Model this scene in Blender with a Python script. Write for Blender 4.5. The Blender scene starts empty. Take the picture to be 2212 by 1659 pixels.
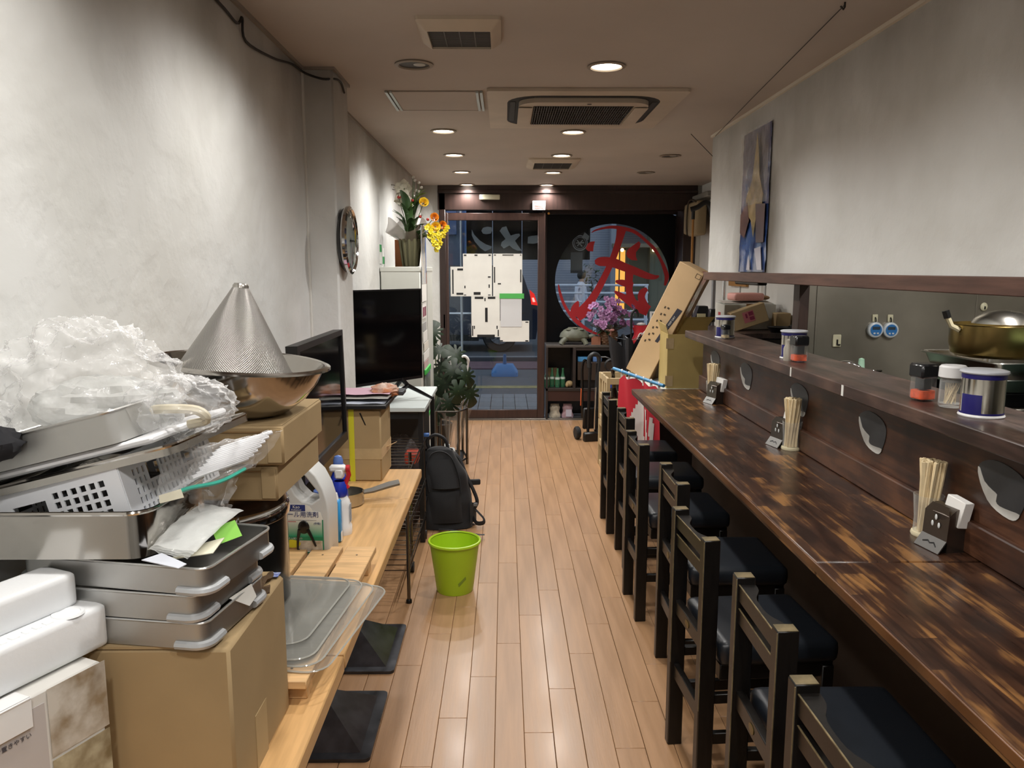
import bpy, bmesh, math, random
from mathutils import Vector as V, Matrix as M, noise as NZ
PI = math.pi
RD = random.Random(11)
S = bpy.context.scene
C = S.collection

# ---------------------------------------------------------------- camera
EYE = 1.565
cam = bpy.data.cameras.new('camera'); camo = bpy.data.objects.new('camera', cam); C.objects.link(camo)
cam.sensor_width = 36.0; cam.lens = 36.0 * 1680.0 / 2212.0; cam.clip_start = 0.02; cam.clip_end = 200
_f = V(((1090 - 1106) / 1680.0, -(581 - 829.5) / 1680.0, 1.0)).normalized()     # room axis +y seen by the camera
_u = V((0, _f.z, -_f.y)).normalized()
_x = _f.cross(_u) * -1
if _x.x < 0: _x = -_x
rot = M((_x, _f, _u))                                                            # rows: room axes in camera coordinates
camo.matrix_world = M.Translation((0, 0, EYE)) @ M((
    (rot[0][0], rot[0][1], -rot[0][2], 0), (rot[1][0], rot[1][1], -rot[1][2], 0), (rot[2][0], rot[2][1], -rot[2][2], 0), (0, 0, 0, 1)))
S.camera = camo

# ---------------------------------------------------------------- world and exposure
w = bpy.data.worlds.new('dusk'); S.world = w; w.use_nodes = True
_bg = w.node_tree.nodes['Background']; _bg.inputs[0].default_value = (0.40, 0.42, 0.47, 1); _bg.inputs[1].default_value = 2.3
S.view_settings.view_transform = 'Standard'; S.view_settings.look = 'None'
S.view_settings.gamma = 1; S.view_settings.use_curve_mapping = False
S.view_settings.exposure = 0.0
LAMP_W, NEAR_W, KITCHEN_FILL_W = 44.0, 31.0, 26.0
LAMP_COL = (1.0, 0.972, 0.93)

# ---------------------------------------------------------------- helpers
def lin(h):
    h = h.lstrip('#'); r = []
    for i in (0, 2, 4):
        c = int(h[i:i + 2], 16) / 255
        r.append(c / 12.92 if c <= 0.04045 else ((c + 0.055) / 1.055) ** 2.4)
    return tuple(r) + (1,)

def frame(d):
    d = V(d).normalized(); a = V((0, 0, 1)) if abs(d.z) < .95 else V((1, 0, 0))
    x = d.cross(a).normalized(); return x, d.cross(x).normalized()

class MB:
    def __init__(s): s.v = []; s.f = []; s.m = None
    def add(s, v, f, m=None):
        m = m or s.m; o = len(s.v)
        s.v += [tuple(m @ V(p)) if m else tuple(p) for p in v]
        s.f += [tuple(i + o for i in q) for q in f]; return s
    def m_at(s, m): s.m = m; return s
    def box(s, c, d, r=0.0, m=None):
        x, y, z = (k / 2 for k in d); cx, cy, cz = c
        if r <= 0:
            v = [(cx + a * x, cy + b * y, cz + e * z) for a in (-1, 1) for b in (-1, 1) for e in (-1, 1)]
            return s.add(v, [(0, 1, 3, 2), (4, 6, 7, 5), (0, 4, 5, 1), (2, 3, 7, 6), (0, 2, 6, 4), (1, 5, 7, 3)], m)
        r = min(r, x * .99, y * .99, z * .99); v = []; idx = {}
        for a in (-1, 1):
            for b in (-1, 1):
                for e in (-1, 1):
                    for k in range(3):
                        p = [a * x, b * y, e * z]
                        for j in range(3):
                            if j != k: p[j] -= (a, b, e)[j] * r
                        idx[(a, b, e, k)] = len(v); v.append((cx + p[0], cy + p[1], cz + p[2]))
        f = []
        for k in range(3):
            for sg in (-1, 1):
                i, j = [q for q in range(3) if q != k]; q = []
                for (p1, p2) in ((-1, -1), (1, -1), (1, 1), (-1, 1)):
                    t = [0, 0, 0]; t[k] = sg; t[i] = p1; t[j] = p2; q.append(idx[(t[0], t[1], t[2], k)])
                flip = (sg > 0) == (k == 1)
                f.append(tuple(reversed(q)) if flip else tuple(q))
        for k in range(3):
            i, j = [q for q in range(3) if q != k]
            for p1 in (-1, 1):
                for p2 in (-1, 1):
                    t = [0, 0, 0]; t[i] = p1; t[j] = p2; q = []
                    for (sg, ax) in ((-1, i), (1, i), (1, j), (-1, j)):
                        u = list(t); u[k] = sg; q.append(idx[(u[0], u[1], u[2], ax)])
                    f.append(tuple(q))
        for a in (-1, 1):
            for b in (-1, 1):
                for e in (-1, 1): f.append(tuple(idx[(a, b, e, k)] for k in range(3)))
        return s.add(v, f, m)
    def seg(s, p0, p1, r0, r1=None, n=14, cap=True, m=None):
        r1 = r0 if r1 is None else r1; p0, p1 = V(p0), V(p1); x, y = frame(p1 - p0); v = []
        for p, r in ((p0, r0), (p1, r1)):
            v += [p + x * (r * math.cos(2 * PI * i / n)) + y * (r * math.sin(2 * PI * i / n)) for i in range(n)]
        f = [(i, (i + 1) % n, n + (i + 1) % n, n + i) for i in range(n)]
        if cap: f += [tuple(reversed(range(n))), tuple(range(n, 2 * n))]
        return s.add(v, f, m)
    def lathe(s, prof, n=32, c=(0, 0, 0), m=None, a0=0.0, a1=2 * PI):
        full = abs(a1 - a0 - 2 * PI) < 1e-6; k = n if full else n + 1; v = []; f = []
        for (r, z) in prof:
            for i in range(k):
                a = a0 + (a1 - a0) * i / n; v.append((c[0] + r * math.cos(a), c[1] + r * math.sin(a), c[2] + z))
        for j in range(len(prof) - 1):
            for i in range(n):
                i2 = (i + 1) % k; f.append((j * k + i, j * k + i2, (j + 1) * k + i2, (j + 1) * k + i))
        return s.add(v, f, m)
    def tube(s, pts, r, n=8, cap=True, m=None, sx=1.0):
        pts = [V(p) for p in pts]; k = len(pts); rr = r if isinstance(r, (list, tuple)) else [r] * k; v = []; f = []; px = None
        for i, p in enumerate(pts):
            d = (pts[min(i + 1, k - 1)] - pts[max(i - 1, 0)])
            d = d.normalized() if d.length > 1e-9 else V((0, 0, 1))
            if px is None: x, y = frame(d)
            else:
                x = (px - d * px.dot(d)); x = x.normalized() if x.length > 1e-6 else frame(d)[0]; y = d.cross(x).normalized()
            px = x
            v += [p + x * (rr[i] * sx * math.cos(2 * PI * j / n)) + y * (rr[i] * math.sin(2 * PI * j / n)) for j in range(n)]
        for i in range(k - 1):
            f += [(i * n + j, i * n + (j + 1) % n, (i + 1) * n + (j + 1) % n, (i + 1) * n + j) for j in range(n)]
        if cap: f += [tuple(reversed(range(n))), tuple(range((k - 1) * n, k * n))]
        return s.add(v, f, m)
    def prism(s, poly, z0, z1, m=None):
        n = len(poly); v = [(p[0], p[1], z0) for p in poly] + [(p[0], p[1], z1) for p in poly]
        return s.add(v, [tuple(reversed(range(n))), tuple(range(n, 2 * n))] + [(i, (i + 1) % n, n + (i + 1) % n, n + i) for i in range(n)], m)
    def plate(s, pts, th, m=None):            # flat polygon in 3-D given thickness along its normal
        pts = [V(p) for p in pts]; nn = V((0, 0, 0))
        for i in range(len(pts)): nn += pts[i].cross(pts[(i + 1) % len(pts)])
        nn = nn.normalized() * th; n = len(pts)
        return s.add(pts + [p + nn for p in pts], [tuple(reversed(range(n))), tuple(range(n, 2 * n))] + [(i, (i + 1) % n, n + (i + 1) % n, n + i) for i in range(n)], m)
    def sheet(s, fn, nu, nv, m=None):
        v = [fn(i / nu, j / nv) for j in range(nv + 1) for i in range(nu + 1)]; k = nu + 1
        return s.add(v, [(j * k + i, j * k + i + 1, (j + 1) * k + i + 1, (j + 1) * k + i) for j in range(nv) for i in range(nu)], m)
    def ball(s, c, r, n=10, k=6, m=None):
        r = r if isinstance(r, (tuple, list)) else (r, r, r); v = []; f = []
        for j in range(k + 1):
            t = PI * j / k
            for i in range(n):
                a = 2 * PI * i / n; v.append((c[0] + r[0] * math.sin(t) * math.cos(a), c[1] + r[1] * math.sin(t) * math.sin(a), c[2] + r[2] * math.cos(t)))
        for j in range(k):
            f += [(j * n + i, (j + 1) * n + i, (j + 1) * n + (i + 1) % n, j * n + (i + 1) % n) for i in range(n)]
        return s.add(v, f, m)

def mesh(name, mb, mat, smooth=38):
    me = bpy.data.meshes.new(name); me.from_pydata(mb.v, [], mb.f)
    bm = bmesh.new(); bm.from_mesh(me); bmesh.ops.remove_doubles(bm, verts=bm.verts, dist=1e-6)
    bmesh.ops.recalc_face_normals(bm, faces=bm.faces); bm.to_mesh(me); bm.free()
    if smooth:
        me.polygons.foreach_set('use_smooth', [True] * len(me.polygons)); me.set_sharp_from_angle(angle=math.radians(smooth))
    if mat: me.materials.append(mat)
    return me

def ob(name, mb, mat, parent=None, loc=None, rot=None, smooth=38, kind=None, label=None):
    me = mb if isinstance(mb, bpy.types.Mesh) else mesh(name, mb, mat, smooth)
    o = bpy.data.objects.new(name, me); C.objects.link(o)
    if parent: o.parent = parent
    if loc: o.location = loc
    if rot: o.rotation_euler = rot
    if kind: o['kind'] = kind
    if label: o['label'] = label
    return o

def tag(o, label, cat, group=None):
    o['label'] = label; o['category'] = cat
    if group: o['group'] = group
    return o

def thing(name, label, cat, loc=(0, 0, 0), rot=(0, 0, 0), group=None):
    o = bpy.data.objects.new(name, None); C.objects.link(o); o.empty_display_size = .05
    o.location = loc; o.rotation_euler = rot if hasattr(rot, '__len__') else (0, 0, rot)
    return tag(o, label, cat, group)

def struct(name, mb, mat, **k):
    return ob(name, mb, mat, kind='structure', **k)

def dup(root, loc=None, rot=None, label=None):
    r = root.copy(); C.objects.link(r)
    if loc is not None: r.location = loc
    if rot is not None: r.rotation_euler = rot if hasattr(rot, '__len__') else (0, 0, rot)
    if label: r['label'] = label
    for ch in list(root.children):
        c = ch.copy(); C.objects.link(c); c.parent = r
        for g in list(ch.children):
            d = g.copy(); C.objects.link(d); d.parent = c
    return r

def rrect(w, h, r, n=5, cx=0.0, cy=0.0):
    p = []
    for (sx, sy, a) in ((1, 1, 0), (-1, 1, 90), (-1, -1, 180), (1, -1, 270)):
        for i in range(n + 1):
            t = math.radians(a + 90 * i / n); p.append((cx + sx * (w / 2 - r) + r * math.cos(t), cy + sy * (h / 2 - r) + r * math.sin(t)))
    return p

def stroke(pts, ws):                         # brush stroke outline: centre line and widths
    L, Rr = [], []
    for i, p in enumerate(pts):
        a = V(pts[max(i - 1, 0)] + (0,) if len(p) == 2 else pts[max(i - 1, 0)]); b = V(pts[min(i + 1, len(pts) - 1)] + (0,))
        d = (b - a).normalized(); n = V((-d.y, d.x, 0)); q = V(p + (0,))
        L.append(q + n * ws[i] / 2); Rr.append(q - n * ws[i] / 2)
    return [(k.x, k.y) for k in L + Rr[::-1]]

def smoothline(pts, k=4):                    # Catmull-Rom through tuples of any length
    out = []; n = len(pts)
    for i in range(n - 1):
        p0, p1, p2, p3 = pts[max(i - 1, 0)], pts[i], pts[i + 1], pts[min(i + 2, n - 1)]
        for j in range(k):
            t = j / k
            out.append(tuple(.5 * ((2 * b) + (-a + c) * t + (2 * a - 5 * b + 4 * c - d) * t * t + (-a + 3 * b - 3 * c + d) * t ** 3) for a, b, c, d in zip(p0, p1, p2, p3)))
    out.append(tuple(pts[-1])); return out

_txt = {}
def text_mesh(body, size, mat, depth=0.0004, mirror=False):
    cu = bpy.data.curves.new('lettering', 'FONT'); cu.body = body; cu.size = size; cu.extrude = depth; cu.align_x = 'CENTER'; cu.align_y = 'CENTER'; cu.resolution_u = 3
    o = bpy.data.objects.new('lettering', cu); C.objects.link(o)
    dg = bpy.context.evaluated_depsgraph_get(); me = bpy.data.meshes.new_from_object(o.evaluated_get(dg)); bpy.data.objects.remove(o); bpy.data.curves.remove(cu)
    if mirror: me.transform(M.Scale(-1, 4, (1, 0, 0))); me.flip_normals()
    me.materials.clear(); me.materials.append(mat); return me

def facing(n, up=(0, 0, 1)):                 # rotation putting local +z on n and local +y on up
    n = V(n).normalized(); u = V(up); u = (u - n * u.dot(n)).normalized(); x = u.cross(n)
    return M((x, u, n)).transposed().to_euler()

# ---------------------------------------------------------------- materials
_m = {}
def mat(name, col, rough=.5, metal=0.0, spec=.5, var=None, bump=None, coat=0.0, emit=0.0, stretch=(1, 1, 1), trans=0.0, col2=None, rnd=0.0, sheen=0.0, alpha=1.0, rvar=0.0, gen=False):
    if name in _m: return _m[name]
    m = bpy.data.materials.new(name); m.use_nodes = True; nt = m.node_tree; N = nt.nodes; L = nt.links; b = N['Principled BSDF']
    base = lin(col); b.inputs['Base Color'].default_value = base; b.inputs['Roughness'].default_value = rough; b.inputs['Metallic'].default_value = metal
    b.inputs['Specular IOR Level'].default_value = spec; b.inputs['Coat Weight'].default_value = coat; b.inputs['Coat Roughness'].default_value = .15
    b.inputs['Transmission Weight'].default_value = trans; b.inputs['Alpha'].default_value = alpha
    if sheen: b.inputs['Sheen Weight'].default_value = sheen
    if emit: b.inputs['Emission Color'].default_value = base; b.inputs['Emission Strength'].default_value = emit
    tc = N.new('ShaderNodeTexCoord'); mp = N.new('ShaderNodeMapping'); mp.inputs['Scale'].default_value = stretch
    L.new(tc.outputs['Generated' if gen else 'Object'], mp.inputs['Vector'])
    src = None
    if var:
        nz = N.new('ShaderNodeTexNoise'); nz.inputs['Scale'].default_value = var[0]; nz.inputs['Detail'].default_value = 5; L.new(mp.outputs[0], nz.inputs['Vector'])
        rp = N.new('ShaderNodeValToRGB'); a = var[1]
        c0 = tuple(max(0, x * (1 - a)) for x in base[:3]) + (1,); c1 = tuple(min(1, x * (1 + a)) for x in base[:3]) + (1,)
        if col2: c0, c1 = base, lin(col2)
        rp.color_ramp.elements[0].color = c0; rp.color_ramp.elements[1].color = c1; rp.color_ramp.elements[0].position = .32; rp.color_ramp.elements[1].position = .68
        L.new(nz.outputs['Fac'], rp.inputs['Fac']); src = rp.outputs['Color']
        if rvar:
            mr = N.new('ShaderNodeMapRange'); mr.inputs[3].default_value = rough - rvar; mr.inputs[4].default_value = rough + rvar; L.new(nz.outputs['Fac'], mr.inputs[0]); L.new(mr.outputs[0], b.inputs['Roughness'])
    if rnd:
        oi = N.new('ShaderNodeObjectInfo'); hs = N.new('ShaderNodeHueSaturation'); mr = N.new('ShaderNodeMapRange'); mr.inputs[3].default_value = 1 - rnd; mr.inputs[4].default_value = 1 + rnd
        L.new(oi.outputs['Random'], mr.inputs[0]); L.new(mr.outputs[0], hs.inputs['Value'])
        if src: L.new(src, hs.inputs['Color'])
        else: hs.inputs['Color'].default_value = base
        src = hs.outputs['Color']
    if src: L.new(src, b.inputs['Base Color'])
    if bump:
        nb = N.new('ShaderNodeTexNoise'); nb.inputs['Scale'].default_value = bump[0]; nb.inputs['Detail'].default_value = 6; L.new(mp.outputs[0], nb.inputs['Vector'])
        bp = N.new('ShaderNodeBump'); bp.inputs['Strength'].default_value = bump[1]; bp.inputs['Distance'].default_value = bump[2] if len(bump) > 2 else .01
        L.new(nb.outputs['Fac'], bp.inputs['Height']); L.new(bp.outputs[0], b.inputs['Normal'])
    _m[name] = m; return m

class gloss_angle:                            # Schlick reflectance, the same from both sides of a thin sheet
    def __init__(s, N, L):
        lw = N.new('ShaderNodeLayerWeight'); lw.inputs[0].default_value = .5; p = N.new('ShaderNodeMath'); p.operation = 'POWER'; p.inputs[1].default_value = 5
        k = N.new('ShaderNodeMath'); k.operation = 'MULTIPLY_ADD'; k.inputs[1].default_value = .96; k.inputs[2].default_value = .04
        L.new(lw.outputs['Facing'], p.inputs[0]); L.new(p.outputs[0], k.inputs[0]); s.normal = lw.inputs[1]; s.out = k.outputs[0]

def film(name, tint, clear, rough=.12, bump=None, spec=1.0, top=1.0):          # clear plastic: partly transparent, partly glossy
    if name in _m: return _m[name]
    m = bpy.data.materials.new(name); m.use_nodes = True; nt = m.node_tree; N = nt.nodes; L = nt.links; b = N['Principled BSDF']; out = N['Material Output']
    b.inputs['Base Color'].default_value = lin(tint); b.inputs['Roughness'].default_value = rough; b.inputs['Specular IOR Level'].default_value = spec
    t = N.new('ShaderNodeBsdfTransparent'); mx = N.new('ShaderNodeMixShader'); fr = gloss_angle(N, L)
    mr = N.new('ShaderNodeMapRange'); mr.inputs[1].default_value = 0; mr.inputs[2].default_value = 1; mr.inputs[3].default_value = 1 - clear; mr.inputs[4].default_value = top
    L.new(fr.out, mr.inputs[0]); L.new(mr.outputs[0], mx.inputs[0]); L.new(t.outputs[0], mx.inputs[1]); L.new(b.outputs[0], mx.inputs[2]); L.new(mx.outputs[0], out.inputs[0])
    if bump:
        tc = N.new('ShaderNodeTexCoord'); nb = N.new('ShaderNodeTexNoise'); nb.inputs['Scale'].default_value = bump[0]; nb.inputs['Detail'].default_value = 4; L.new(tc.outputs['Object'], nb.inputs['Vector'])
        bp = N.new('ShaderNodeBump'); bp.inputs['Strength'].default_value = bump[1]; bp.inputs['Distance'].default_value = .02
        L.new(nb.outputs['Fac'], bp.inputs['Height']); L.new(bp.outputs[0], b.inputs['Normal']); L.new(bp.outputs[0], fr.normal)
    _m[name] = m; return m

def glass(name, tint='#dfe6e8', lead=.02):
    if name in _m: return _m[name]
    m = bpy.data.materials.new(name); m.use_nodes = True; nt = m.node_tree; N = nt.nodes; L = nt.links; N.remove(N['Principled BSDF'])
    t = N.new('ShaderNodeBsdfTransparent'); t.inputs[0].default_value = lin(tint); g = N.new('ShaderNodeBsdfGlossy'); g.inputs['Roughness'].default_value = lead
    fr = gloss_angle(N, L); mx = N.new('ShaderNodeMixShader')
    L.new(fr.out, mx.inputs[0]); L.new(t.outputs[0], mx.inputs[1]); L.new(g.outputs[0], mx.inputs[2]); L.new(mx.outputs[0], N['Material Output'].inputs[0])
    _m[name] = m; return m

def dy0(N, L, s_, c, r):
    a = N.new('ShaderNodeMath'); a.operation = 'SUBTRACT'; L.new(s_, a.inputs[0]); a.inputs[1].default_value = c
    d = N.new('ShaderNodeMath'); d.operation = 'DIVIDE'; L.new(a.outputs[0], d.inputs[0]); d.inputs[1].default_value = r; return d.outputs[0]

def plaster(name='trowelled_plaster', spot=None):                                # trowelled white plaster with soot and grease stains drifting down from the top
    m = bpy.data.materials.new(name); m.use_nodes = True; nt = m.node_tree; N = nt.nodes; L = nt.links; b = N['Principled BSDF']; b.inputs['Roughness'].default_value = .75; b.inputs['Specular IOR Level'].default_value = .25
    tc = N.new('ShaderNodeTexCoord')
    def noise(sc, st=(1, 1, 1), det=5):
        mp = N.new('ShaderNodeMapping'); mp.inputs['Scale'].default_value = st; L.new(tc.outputs['Object'], mp.inputs[0]); n = N.new('ShaderNodeTexNoise'); n.inputs['Scale'].default_value = sc; n.inputs['Detail'].default_value = det; L.new(mp.outputs[0], n.inputs['Vector']); return n.outputs['Fac']
    def math_(op, a, c):
        k = N.new('ShaderNodeMath'); k.operation = op; k.use_clamp = op == 'MULTIPLY'
        for i, q in enumerate((a, c)):
            if hasattr(q, 'links'): L.new(q, k.inputs[i])
            else: k.inputs[i].default_value = q
        return k.outputs[0]
    def ramp(fac, p0, p1, c0, c1):
        r = N.new('ShaderNodeValToRGB'); e = r.color_ramp.elements; e[0].position = p0; e[1].position = p1; e[0].color = c0; e[1].color = c1; L.new(fac, r.inputs[0]); return r.outputs[0]
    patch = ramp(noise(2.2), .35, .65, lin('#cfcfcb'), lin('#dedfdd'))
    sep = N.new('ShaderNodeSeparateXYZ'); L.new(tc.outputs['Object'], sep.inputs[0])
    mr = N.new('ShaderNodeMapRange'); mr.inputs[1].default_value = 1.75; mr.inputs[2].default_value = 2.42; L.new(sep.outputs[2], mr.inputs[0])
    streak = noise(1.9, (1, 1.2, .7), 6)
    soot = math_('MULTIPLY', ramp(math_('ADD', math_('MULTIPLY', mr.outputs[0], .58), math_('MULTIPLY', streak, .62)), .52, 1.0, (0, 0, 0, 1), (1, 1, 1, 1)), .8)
    if spot:                                  # greasy black smudge drifting out from behind the poster
        y0, z0, ry, rz = spot
        k1 = N.new('ShaderNodeMath'); k1.operation = 'POWER'; L.new(math_('ABSOLUTE', dy0(N, L, sep.outputs[1], y0, ry), 0), k1.inputs[0]); k1.inputs[1].default_value = 2
        k2 = N.new('ShaderNodeMath'); k2.operation = 'POWER'; L.new(math_('ABSOLUTE', dy0(N, L, sep.outputs[2], z0, rz), 0), k2.inputs[0]); k2.inputs[1].default_value = 2
        rr = math_('ADD', math_('ADD', k1.outputs[0], k2.outputs[0]), math_('MULTIPLY', noise(3.5, (1, 1.6, .8), 7), 1.1))
        smudge = ramp(math_('MULTIPLY', rr, .4), .24, .66, (.9, .9, .9, 1), (0, 0, 0, 1))
        soot = math_('MAXIMUM', soot, smudge)
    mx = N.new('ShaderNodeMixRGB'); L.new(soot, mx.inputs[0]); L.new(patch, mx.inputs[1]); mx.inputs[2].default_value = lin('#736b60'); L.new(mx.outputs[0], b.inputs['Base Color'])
    h = math_('ADD', ramp(noise(9, (1, 1, 1), 8), .40, .62, (0, 0, 0, 1), (1, 1, 1, 1)), math_('MULTIPLY', noise(38, (1, .6, 1), 4), .3))
    bp = N.new('ShaderNodeBump'); bp.inputs['Strength'].default_value = .22; bp.inputs['Distance'].default_value = .01; L.new(h, bp.inputs['Height']); L.new(bp.outputs[0], b.inputs['Normal'])
    return m

def stained_wood(name, dark, mid, light, bw=.045, bl=.42, contrast=1.0, rough=.28, coat=.3, axis='y', scale=1.0):   # laminated boards, patchy dark stain worn to amber
    m = bpy.data.materials.new(name); m.use_nodes = True; nt = m.node_tree; N = nt.nodes; L = nt.links; b = N['Principled BSDF']
    b.inputs['Coat Weight'].default_value = coat; b.inputs['Coat Roughness'].default_value = .2; b.inputs['Specular IOR Level'].default_value = .5
    tc = N.new('ShaderNodeTexCoord'); mp = N.new('ShaderNodeMapping'); L.new(tc.outputs['Object'], mp.inputs[0])
    if axis == 'y': mp.inputs['Rotation'].default_value = (0, 0, PI / 2)
    br = N.new('ShaderNodeTexBrick'); L.new(mp.outputs[0], br.inputs['Vector']); br.inputs['Scale'].default_value = 1; br.inputs['Mortar Size'].default_value = .0006; br.inputs['Brick Width'].default_value = bl; br.inputs['Row Height'].default_value = bw
    br.inputs['Color1'].default_value = (0, 0, 0, 1); br.inputs['Color2'].default_value = (1, 1, 1, 1); br.inputs['Mortar'].default_value = (.15, .15, .15, 1); br.offset = .37; br.squash = 1.0
    m2 = N.new('ShaderNodeMapping'); m2.inputs['Scale'].default_value = (26 * scale, 1.6 * scale, 26 * scale) if axis == 'y' else (1.6, 26, 26); L.new(tc.outputs['Object'], m2.inputs[0])
    gr = N.new('ShaderNodeTexNoise'); gr.inputs['Scale'].default_value = 2.2; gr.inputs['Detail'].default_value = 7; gr.inputs['Distortion'].default_value = .8; L.new(m2.outputs[0], gr.inputs['Vector'])
    m3 = N.new('ShaderNodeMapping'); m3.inputs['Scale'].default_value = (9, 3.2, 5) if axis == 'y' else (3.2, 9, 5); L.new(tc.outputs['Object'], m3.inputs[0])
    bl_ = N.new('ShaderNodeTexNoise'); bl_.inputs['Scale'].default_value = 1.7; bl_.inputs['Detail'].default_value = 5; L.new(m3.outputs[0], bl_.inputs['Vector'])
    def mm(op, a, c):
        k = N.new('ShaderNodeMath'); k.operation = op
        for i, q in enumerate((a, c)):
            if hasattr(q, 'links'): L.new(q, k.inputs[i])
            else: k.inputs[i].default_value = q
        return k.outputs[0]
    sx = N.new('ShaderNodeSeparateColor'); L.new(br.outputs['Color'], sx.inputs[0])
    t = mm('ADD', mm('MULTIPLY', sx.outputs[0], .20 * contrast), mm('ADD', mm('MULTIPLY', gr.outputs['Fac'], .55 * contrast), mm('MULTIPLY', bl_.outputs['Fac'], .85 * contrast)))
    rp = N.new('ShaderNodeValToRGB'); e = rp.color_ramp.elements; e[0].position = .66 * contrast; e[0].color = lin(dark); e[1].position = 1.1 * contrast if contrast < .9 else 1.0; e[1].color = lin(light); k = e.new(.85 * contrast); k.color = lin(mid)
    L.new(t, rp.inputs[0]); L.new(rp.outputs[0], b.inputs['Base Color'])
    mr = N.new('ShaderNodeMapRange'); mr.inputs[3].default_value = rough - .08; mr.inputs[4].default_value = rough + .14; L.new(gr.outputs['Fac'], mr.inputs[0]); L.new(mr.outputs[0], b.inputs['Roughness'])
    bp = N.new('ShaderNodeBump'); bp.inputs['Strength'].default_value = .08; bp.inputs['Distance'].default_value = .004; L.new(gr.outputs['Fac'], bp.inputs['Height']); L.new(bp.outputs[0], b.inputs['Normal'])
    return m

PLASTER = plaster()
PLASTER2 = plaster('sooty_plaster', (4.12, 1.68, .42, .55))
CEIL = mat('taupe_ceiling_paint', '#b0a59a', .8, var=(1.3, .07), bump=(60, .05))
FLOORM = mat('floor_laminate', '#ab8460', .32, var=(1.6, .12), stretch=(18, 1.3, 4), rnd=.06, coat=.12, bump=(9, .03), rvar=.1)
SEAM = mat('floor_underlay', '#3a2617', .8)
COUNTER = stained_wood('stained_counter_wood', '#291912', '#452c1e', '#8f653a', bw=.052, bl=.34)
PANELW = stained_wood('dark_panel_wood', '#2c1a12', '#44291b', '#5e3c28', bw=.3, bl=1.9, rough=.42, coat=.1)
SHELFW = stained_wood('serving_shelf_wood', '#2d1f1a', '#43302a', '#5d463c', bw=.2, bl=1.5, rough=.38, coat=.15)
BEAMW = mat('brown_beam_wood', '#5d4238', .5, var=(3, .3), stretch=(14, 1.2, 14), bump=(20, .05))
CHAIRW = mat('black_brown_chair_wood', '#0f0c0a', .38, var=(7, .35), stretch=(9, 9, 1.5), bump=(40, .04))
EDGEW = mat('worn_gold_edge', '#6f6247', .4, var=(30, .4))
SEATV = mat('black_vinyl', '#1b1f25', .36, bump=(220, .05, .002))
LIGHTWOOD = mat('beech_tabletop', '#c99f6a', .42, var=(3, .13), stretch=(22, 1.6, 10), bump=(12, .02), rvar=.06)
PINE = mat('raw_pine', '#cfa877', .6, var=(3, .22), stretch=(2, 16, 12), bump=(15, .05))
CARD = mat('kraft_cardboard', '#a38c68', .78, spec=.25, var=(6, .06), bump=(90, .05, .002))
CARD2 = mat('pale_cardboard', '#d2b38a', .78, spec=.25, var=(6, .05), bump=(90, .04, .002))
CARDIN = mat('cardboard_inner', '#8a6c46', .85)
TAPE = mat('clear_packing_tape', '#b59e78', .22, var=(20, .08))
STEEL = mat('brushed_steel', '#b9b6b0', .26, 1.0, var=(4, .12), bump=(30, .02), rvar=.08)
STEELD = mat('polished_steel', '#b3afa9', .12, 1.0, bump=(9, .03))
ALU = mat('dull_aluminium', '#b4b3b0', .42, 1.0, var=(8, .1), rvar=.1)
CHROME = mat('chrome', '#d8d8d8', .08, 1.0)
KSTEEL = mat('kitchen_steel_panel', '#9a958a', .4, .85, var=(2.2, .22), bump=(5, .05), rvar=.12)
BLACKP = mat('black_plastic', '#101012', .38)
BLACKG = mat('gloss_black', '#08080a', .08, spec=.4)
BLACKM = mat('black_iron', '#151517', .45, var=(20, .3))
WHITEP = mat('white_plastic', '#e4e4e4', .35)
WHITEL = mat('white_laminate', '#d3dcdc', .25)
CABM = mat('ivory_cabinet_steel', '#c9cac2', .4, var=(3, .03))
PAPER = mat('white_paper', '#e3e2dc', .8, spec=.2, var=(8, .03))
DOORW = mat('dark_door_wood', '#2b1c18', .4, var=(3, .25), stretch=(14, 14, 1.5), coat=.1)
DARKW = mat('dark_shelf_wood', '#2a2220', .5, var=(4, .25))
BLACKF = mat('black_window_film', '#05060c', .35, spec=.25)
GLASS = glass('window_glass')
BAG = film('crumpled_clear_plastic', '#ffffff', .87, .14, (34, .5), top=.75)
BAG2 = film('milky_plastic', '#e4e6e4', .58, .16, (30, .4))
ACRY = film('clear_acrylic', '#b9b8b0', .96, .06)
JAR = film('clear_jar', '#e8ecec', .95, .04)
# ================================================================ room shell
H = 2.40
def wallbox(name, x0, x1, y0, y1, z0, z1, m, r=0.0):
    return struct(name, MB().box(((x0 + x1) / 2, (y0 + y1) / 2, (z0 + z1) / 2), (x1 - x0, y1 - y0, z1 - z0), r), m)

floor = wallbox('floor', -.95, 2.75, -1.6, 8.06, -.08, -.008, SEAM)
_pl = {}
def plank(x0, x1, y0, y1):
    k = (round(x1 - x0, 3), round(y1 - y0, 2))
    if k not in _pl: _pl[k] = mesh('plank', MB().box((0, 0, -.005), (k[0] - .0016, k[1] - .0014, .01), .0012), FLOORM)
    ob('plank', _pl[k], None, floor, loc=((x0 + x1) / 2, (y0 + y1) / 2, 0))
for i in range(-9, 13):
    xa, xb = -.035 + i * .0995, -.035 + (i + 1) * .0995
    xa, xb = max(xa, -.85), min(xb, 1.235)
    if xb - xa < .02: continue
    y = -.55 - ((i * 37) % 10) * .091
    while y < 8.06:
        y2 = y + .91
        a, b_ = max(y, -.5), min(y2, 8.06)
        if b_ - a > .02: plank(xa, xb, round(a, 2), round(b_, 2))
        y = y2
wallbox('floor_kitchen', 1.30, 2.65, -1.5, 8.06, -.008, 0, mat('grey_kitchen_floor', '#4a4845', .5))
wallbox('ceiling', -.95, 2.75, -1.6, 8.5, H, H + .08, CEIL)
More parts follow.
